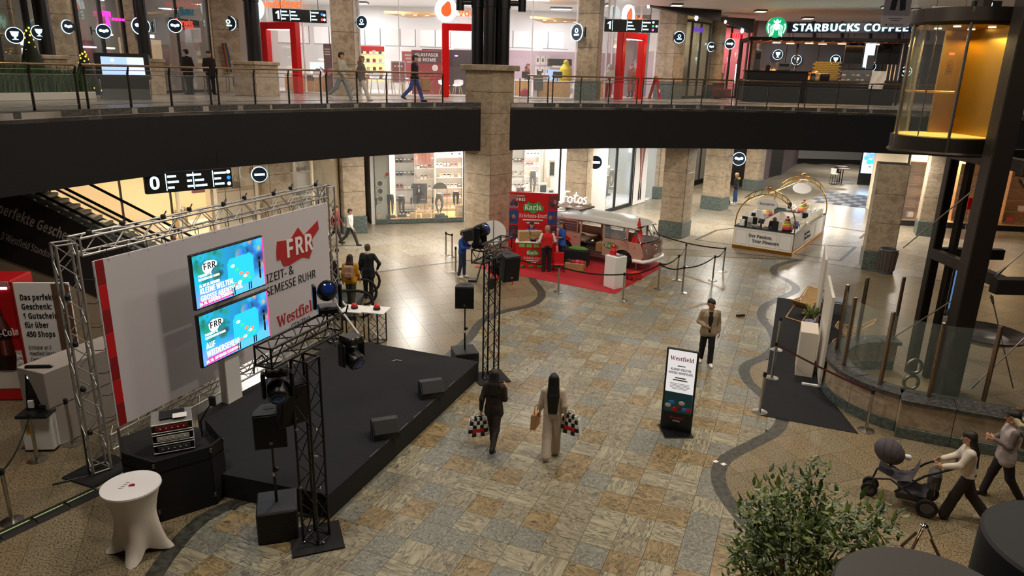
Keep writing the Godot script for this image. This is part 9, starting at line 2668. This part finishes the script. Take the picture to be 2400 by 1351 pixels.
func checked_bag(at:Vector3,turn:float,label:String)->void:
	var t:=thing("shopping_bag",label,"bag",at,turn)
	var m:=[M["white"],M["ink"],M["red"]]
	for i in 5:
		for j in 5:
			for z in [-0.05,0.05]:
				var u:=1.0-0.09*j*(0.5+j*0.12)
				rbx("bag_patch",V((i-2)*0.086*u,0.045+j*0.082,z*(1.2-0.14*j)),V(0.086*u,0.082,0.02),m[2] if j==1 and i>0 and i<4 else m[(i+j) % 2],t,0.004,Basis(Vector3.UP,0.25*sin(i*2.0+j)))
	for s in [-1,1]:rbx("bag_side",V(s*0.2,0.19,0),V(0.02,0.36,0.1),m[0],t,0.006,Basis(Vector3.BACK,s*0.16))
	ob("handle",S().path([V(-0.09,0.4,0),V(-0.05,0.5,0),V(0.05,0.5,0),V(0.09,0.4,0)],0.012),m[0],t)
func people()->void:
	var away:=W(0.12,-1)
	var p:=person("woman in a dark brown jacket and black boots walking beside the stage",{"h":1.72,"at":V(-0.3,0,-12.8),"to":W(0.25,-1),"walk":0.8,"top":["#2b211d",-0.12],"legs":["#2a211e",0.004],"shoes":"#121110","boots":true,"hair":["#1d1613",0.34],"fine":0.018,"wide":0.92,"ra":[V(0.05,-0.26,0.02),V(0.0,-0.12,0.24)]})
	var hn:Vector3=p.get_meta("hands")[0]
	checked_bag(hn+V(-0.06,-0.56,0.02),0.3,"checked black and white shopping bag held by the woman in the brown jacket")
	p=person("woman in pale wide trousers with black hair down to her waist",{"h":1.76,"at":V(0.85,0,-12.5),"to":W(0.05,-1),"walk":-0.35,"top":["#c9b7a2",0.02],"legs":["#c6b8a8",0.045],"shoes":"#d9cfc4","hair":["#100e0e",0.62],"fine":0.018,"wide":0.92})
	hn=p.get_meta("hands")[1]
	checked_bag(hn+V(0.12,-0.36,0.02),-0.6,"checked black and white shopping bag held by the woman with black hair")
	hn=p.get_meta("hands")[0]
	var hb:=thing("handbag","tan leather handbag at the left arm of the woman in pale trousers","bag",hn+V(-0.08,-0.32,0.0),1.2)
	ob("bag_body",S().prism(plan([W(-0.17,0),W(0.17,0),W(0.14,0.3),W(-0.14,0.3)]),0.1,T(0,0,-0.05)),mt("leather tan",hx("#b98d5e"),0.5),hb)
	ob("strap",S().path([V(-0.1,0.29,0),V(-0.06,0.46,0),V(0.06,0.46,0),V(0.1,0.29,0)],0.012),M["leather tan"],hb)
	p=person("bearded man in an open beige jacket walking on the stone path",{"h":1.82,"at":V(5.18,0,-17.45),"to":W(-0.1,1),"walk":0.3,"look":0.5,"top":["#9b8a72",-0.08],"front":"#171414","legs":["#121214",0.02],"shoes":"#ece9e4","hair":["#16110f",0.0],"skin":"#b98567","fine":0.017,"ra":[V(0.08,-0.27,-0.02),V(-0.06,-0.3,0.22)]})
	var hp:Transform3D=Transform3D(Basis(Vector3.UP,0.4),p.transform*V(0.035,1.615,0.08))
	ob("beard",S().ball(p.to_local(p.transform*V(0.03,1.56,0.055)),V(0.056,0.05,0.05),12),M["hair #16110f"],p)
	for s in [-1,1]:ob("collar",S().tube(V(s*0.09,1.46,0.04),V(s*0.075,1.28,0.125),0.03,0.012),mt("collar cream",hx("#cfc3ac"),0.9),p)
	var ph:=thing("phone","black phone in the hand of the bearded man","phone",p.get_meta("hands")[1]+V(0.05,-0.03,0.06),0.4)
	rbx("case",Vector3(),V(0.075,0.012,0.15),M["satin black"],ph,0.005)
	person("long haired woman in a white pullover pushing the pushchair",{"h":1.7,"at":V(7.88,0,-10.72),"to":W(-0.86,-0.42),"walk":0.75,"lean":0.12,"top":["#d9cfc0",0.0],"puff":0.012,"legs":["#2b2220",0.045],"shoes":"#e8e0d2","hair":["#241a16",0.5],"fine":0.018,"wide":0.95,"la":[V(0.04,-0.22,0.14),V(-0.02,-0.3,0.38)],"ra":[V(0.04,-0.22,0.14),V(-0.02,-0.3,0.38)]})
	p=person("man in a black cap carrying a small child past the lift parapet",{"h":1.8,"at":V(8.95,0,-11.35),"to":W(-0.9,-0.3),"walk":-0.6,"top":["#b3a8a6",-0.1],"arms":"#6f625e","legs":["#221b1a",0.012],"shoes":"#2a2624","hair":["#14110f",0.0],"fine":0.02,"la":[V(0.05,-0.24,0.06),V(-0.08,-0.18,0.26)],"ra":[V(0.05,-0.24,0.06),V(-0.1,-0.24,0.26)]})
	ob("cap_peak",S().ball(V(0,1.66,0.13),V(0.075,0.014,0.08),10),M["ink"],p)
	p=person("small child in a cream jacket held on the shoulder of the man in the cap",{"h":0.95,"at":V(8.98,1.12,-11.38),"to":W(0.75,0.65),"sit":true,"top":["#cfc0a0",-0.05],"puff":0.03,"legs":["#8d8688",0.01],"shoes":"#c9c3bb","hair":["#5a4030",0.0],"fine":0.024,"la":[V(0.06,-0.14,0.16),V(-0.04,-0.16,0.36)],"ra":[V(0.06,-0.14,0.16),V(-0.04,-0.16,0.36)]})
	var fw:=W(0,1)
	var L:=[
		["cameraman in a blue pullover and jeans behind the film camera",1.78,V(-1.85,0,-25.2),W(0.9,0.3),0.15,"#1f4fa8",0.0,"#27384f",0.01,"#e8e6e2","#5a4632",0.0,{"la":[V(0.06,-0.24,0.1),V(-0.05,-0.22,0.34)],"ra":[V(0.06,-0.24,0.1),V(-0.05,-0.22,0.34)]}],
		["man in a dark suit with a white scarf, hand on his hip, behind the escalator newel",1.84,V(-4.75,0,-22.4),W(0.1,-1),0.1,"#11131a",-0.2,"#101114",0.015,"#15130f","#4a3a2c",0.0,{"ra":[V(0.2,-0.24,-0.05),V(0.1,-0.44,0.05)]}],
		["woman in a yellow jacket with a beige backpack at the escalator newel",1.7,V(-5.05,0.1,-21.2),W(0.05,-1),0.4,"#c08a1e",-0.06,"#3a3a30",0.01,"#201c18","#2b1d14",0.36,{}],
		["woman in a dark coat beside the woman in yellow on the escalator",1.68,V(-5.75,0.1,-21.5),W(0.05,-1),0.2,"#231c1c",-0.25,"#1c1a1a",0.01,"#161413","#2a1c18",0.2,{}],
		["woman in a white jacket walking past the warm shop",1.66,V(-7.0,0,-29.7),W(1,0.15),0.9,"#ded9d2",0.0,"#33322c",0.015,"#1d1a18","#3a241a",0.1,{"arms":"#d8d3cc"}],
		["woman in a red jacket walking behind the white jacket",1.66,V(-7.75,0,-30.3),W(1,0.1),-0.8,"#7b3431",-0.05,"#2f2a26",0.015,"#1d1a18","#4a2a1c",0.15,{}],
		["man in a blue shirt walking behind the event wall",1.8,V(-11.55,0,-23.4),W(0.3,-1),0.4,"#24409a",0.0,"#20254a",0.015,"#1b1b1b","#6a4630",0.0,{"sleeve":0.3}],
		["saleswoman in a blue shirt behind the red counter",1.7,V(0.72,0,-27.45),W(0.1,1),0.0,"#2d62bf",0.0,"#1d2230",0.01,"#1b1b1b","#241a18",0.3,{"sleeve":0.3,"la":[V(0.06,-0.24,0.1),V(-0.1,-0.1,0.2)]}],
		["saleswoman in a blue shirt standing right of the red counter",1.72,V(1.95,0,-27.5),W(-1,0.3),0.0,"#2a5cb4",-0.1,"#232a3a",0.01,"#1b1b1b","#4a2420",0.26,{"sleeve":0.3,"la":[V(0.05,-0.25,0.06),V(-0.04,-0.24,0.3)]}],
		["man in a red college jacket with white sleeves seen from behind at the red counter",1.8,V(1.3,0,-26.3),W(-0.1,-1),0.0,"#c4181e",0.0,"#16151a",0.018,"#191616","#a98a74",0.0,{"arms":"#e9e3d8","wide":1.05,"la":[V(0.1,-0.24,0.02),V(0.02,-0.34,0.2)],"ra":[V(0.1,-0.24,0.02),V(0.04,-0.36,0.2)]}],
		["seller in black bending over the kiosk counter",1.66,V(11.75,0,-31.25),W(-0.5,0.9),0.0,"#17171a",0.0,"#17171a",0.015,"#17171a","#5a463a",0.05,{"lean":0.75,"nod":0.2,"la":[V(0.06,-0.24,0.12),V(-0.05,-0.4,0.3)],"ra":[V(0.06,-0.24,0.12),V(-0.05,-0.4,0.3)]}],
		["woman in a chequered pale coat pointing at the corridor shop window",1.74,V(12.95,0,-42.95),W(-0.95,-0.2),0.3,"#b8a27e",-0.42,"#1e1a19",0.004,"#16130f","#2a1a16",0.34,{"ra":[V(0.06,-0.12,0.24),V(0.02,-0.1,0.5)],"boots":true}],
		["bald man in a dark jacket with a yellow hood beside the woman in the pale coat",1.86,V(13.5,0,-43.1),W(-0.8,-0.5),0.1,"#1d1c22",-0.05,"#2d4a72",0.012,"#e6e6e6","#b98a72",0.0,{"skin":"#c08a72"}],
		["man in a cream jacket walking along the upper railing",1.84,V(-6.75,UP_Y,-28.3),W(1,0.15),0.95,"#b8b0a2",-0.06,"#7d8588",0.02,"#d9d5cd","#2a1d18",0.0,{"puff":0.02,"la":[V(0.05,-0.24,0.08),V(-0.02,-0.28,0.32)]}],
		["woman in a grey jacket walking in front of the man in cream",1.72,V(-6.1,UP_Y,-28.9),W(1,0.1),-0.9,"#6b635c",-0.08,"#c9c4bc",0.03,"#d9d5cd","#7a6450",0.25,{"la":[V(0.05,-0.24,0.08),V(-0.02,-0.26,0.32)]}],
		["man in a black pullover with a blue lit tone painted into his trousers, walking by the upper railing",1.8,V(-4.05,UP_Y,-29.1),W(1,0.15),0.85,"#141112",-0.04,"#1c3f9c",0.02,"#15110f","#1c1412",0.0,{}],  # blue light on the trousers is put into their colour
		["person in red sitting at the far left desk of the phone shop",1.66,V(0.55,UP_Y+0.05,-40.6),W(0.8,0.5),0.0,"#8a3a48",0.0,"#2b2426",0.01,"#222222","#6a3a2a",0.15,{}],
		["person in a white hooded top with red trousers before the right portal",1.76,V(4.75,UP_Y,-38.2),W(0.2,-1),0.2,"#dcd8d2",-0.06,"#b01f2a",0.02,"#eeeeee","#d6d2cc",0.12,{"lean":0.2}],
		["woman in a brown coat standing inside the right red portal",1.78,V(6.3,UP_Y+0.05,-40.7),W(-0.6,0.7),0.0,"#5b4038",-0.55,"#2a2022",0.01,"#1c1818","#7a4a34",0.3,{}],
		["left of two dark figures before the sweet shop",1.8,V(-13.7,UP_Y,-30.7),W(-0.9,-0.3),0.0,"#1b1412",-0.25,"#17151a",0.015,"#151515","#241814",0.0,{}],
		["right of two dark figures before the sweet shop",1.76,V(-13.05,UP_Y,-31.3),W(0.5,0.5),0.0,"#1d1513",-0.2,"#17151a",0.015,"#151515","#2c1c16",0.1,{}],
		["barista in grey behind the counter of the coffee stand",1.68,V(16.6,UP_Y,-41.2),W(0.3,0.9),0.0,"#5f5a58",0.0,"#1b1b1b",0.01,"#1b1b1b","#a8845c",0.12,{}],
		["customer in a tan jacket at the right end of the coffee stand",1.74,V(19.45,UP_Y,-40.2),W(-0.9,-0.3),0.0,"#a08a70",-0.06,"#2b2624",0.01,"#1b1b1b","#3a2a22",0.0,{}],
		["dark clothed person at the left picture edge beside the grass bed",1.75,V(-15.35,UP_Y,-20.3),W(0.7,-0.4),0.3,"#15171a",-0.1,"#15171a",0.015,"#121212","#1b1715",0.0,{}],
		["person in a white top leaning on the railing seen through the lift",1.75,V(20.7,UP_Y,-33.6),W(-0.6,0.8),0.2,"#d8d5d0",0.0,"#1c2238",0.015,"#1b1b1b","#241a18",0.0,{"lean":0.4,"la":[V(0.05,-0.2,0.14),V(-0.03,-0.28,0.36)],"ra":[V(0.05,-0.2,0.14),V(-0.03,-0.28,0.36)]}]]
	for q in L:
		var d:={"h":q[1],"at":q[2],"to":q[3],"walk":q[4],"top":[q[5],q[6]],"legs":[q[7],q[8]],"shoes":q[9],"hair":[q[10],q[11]],"fine":0.032 if q[2].y>1 else 0.027}
		d.merge(q[12],true)
		p=person(q[0],d)
		if "backpack" in q[0]:
			var bp:=thing("backpack","beige backpack on the back of the woman in yellow","backpack",p.position+V(0,1.02,0.23))
			ob("pack",S().box(V(0,0.19,0),V(0.3,0.4,0.15),Basis(),0.05),mt("pack beige",hx("#b08d77"),0.7),bp)
			ob("pocket",S().box(V(0,0.1,0.08),V(0.22,0.16,0.05),Basis(),0.02),M["pack beige"],bp)
		if "scarf" in q[0]:ob("scarf",S().lathe([W(0.07,1.45),W(0.085,1.47),W(0.085,1.53),W(0.07,1.55)],16),M["off white"],p)
		if "hood beside" in q[0]:ob("hood",S().ball(V(0,1.46,-0.1),V(0.13,0.09,0.09),12),mt("hood yellow",hx("#b8a82a"),0.85),p)
		if "blue lit" in q[0]:
			var sb:=thing("shoulder_bag","tan bag carried by the man with blue lit trousers","bag",p.position+V(0.45,0.35,0.1),0.2)
			ob("bag_body",S().box(V(0,0.3,0),V(0.34,0.5,0.16),Basis(),0.05),M["leather tan"],sb)
			ob("handle",S().path([V(-0.08,0.54,0),V(-0.05,0.68,0),V(0.05,0.68,0),V(0.08,0.54,0)],0.012),M["leather tan"],sb)
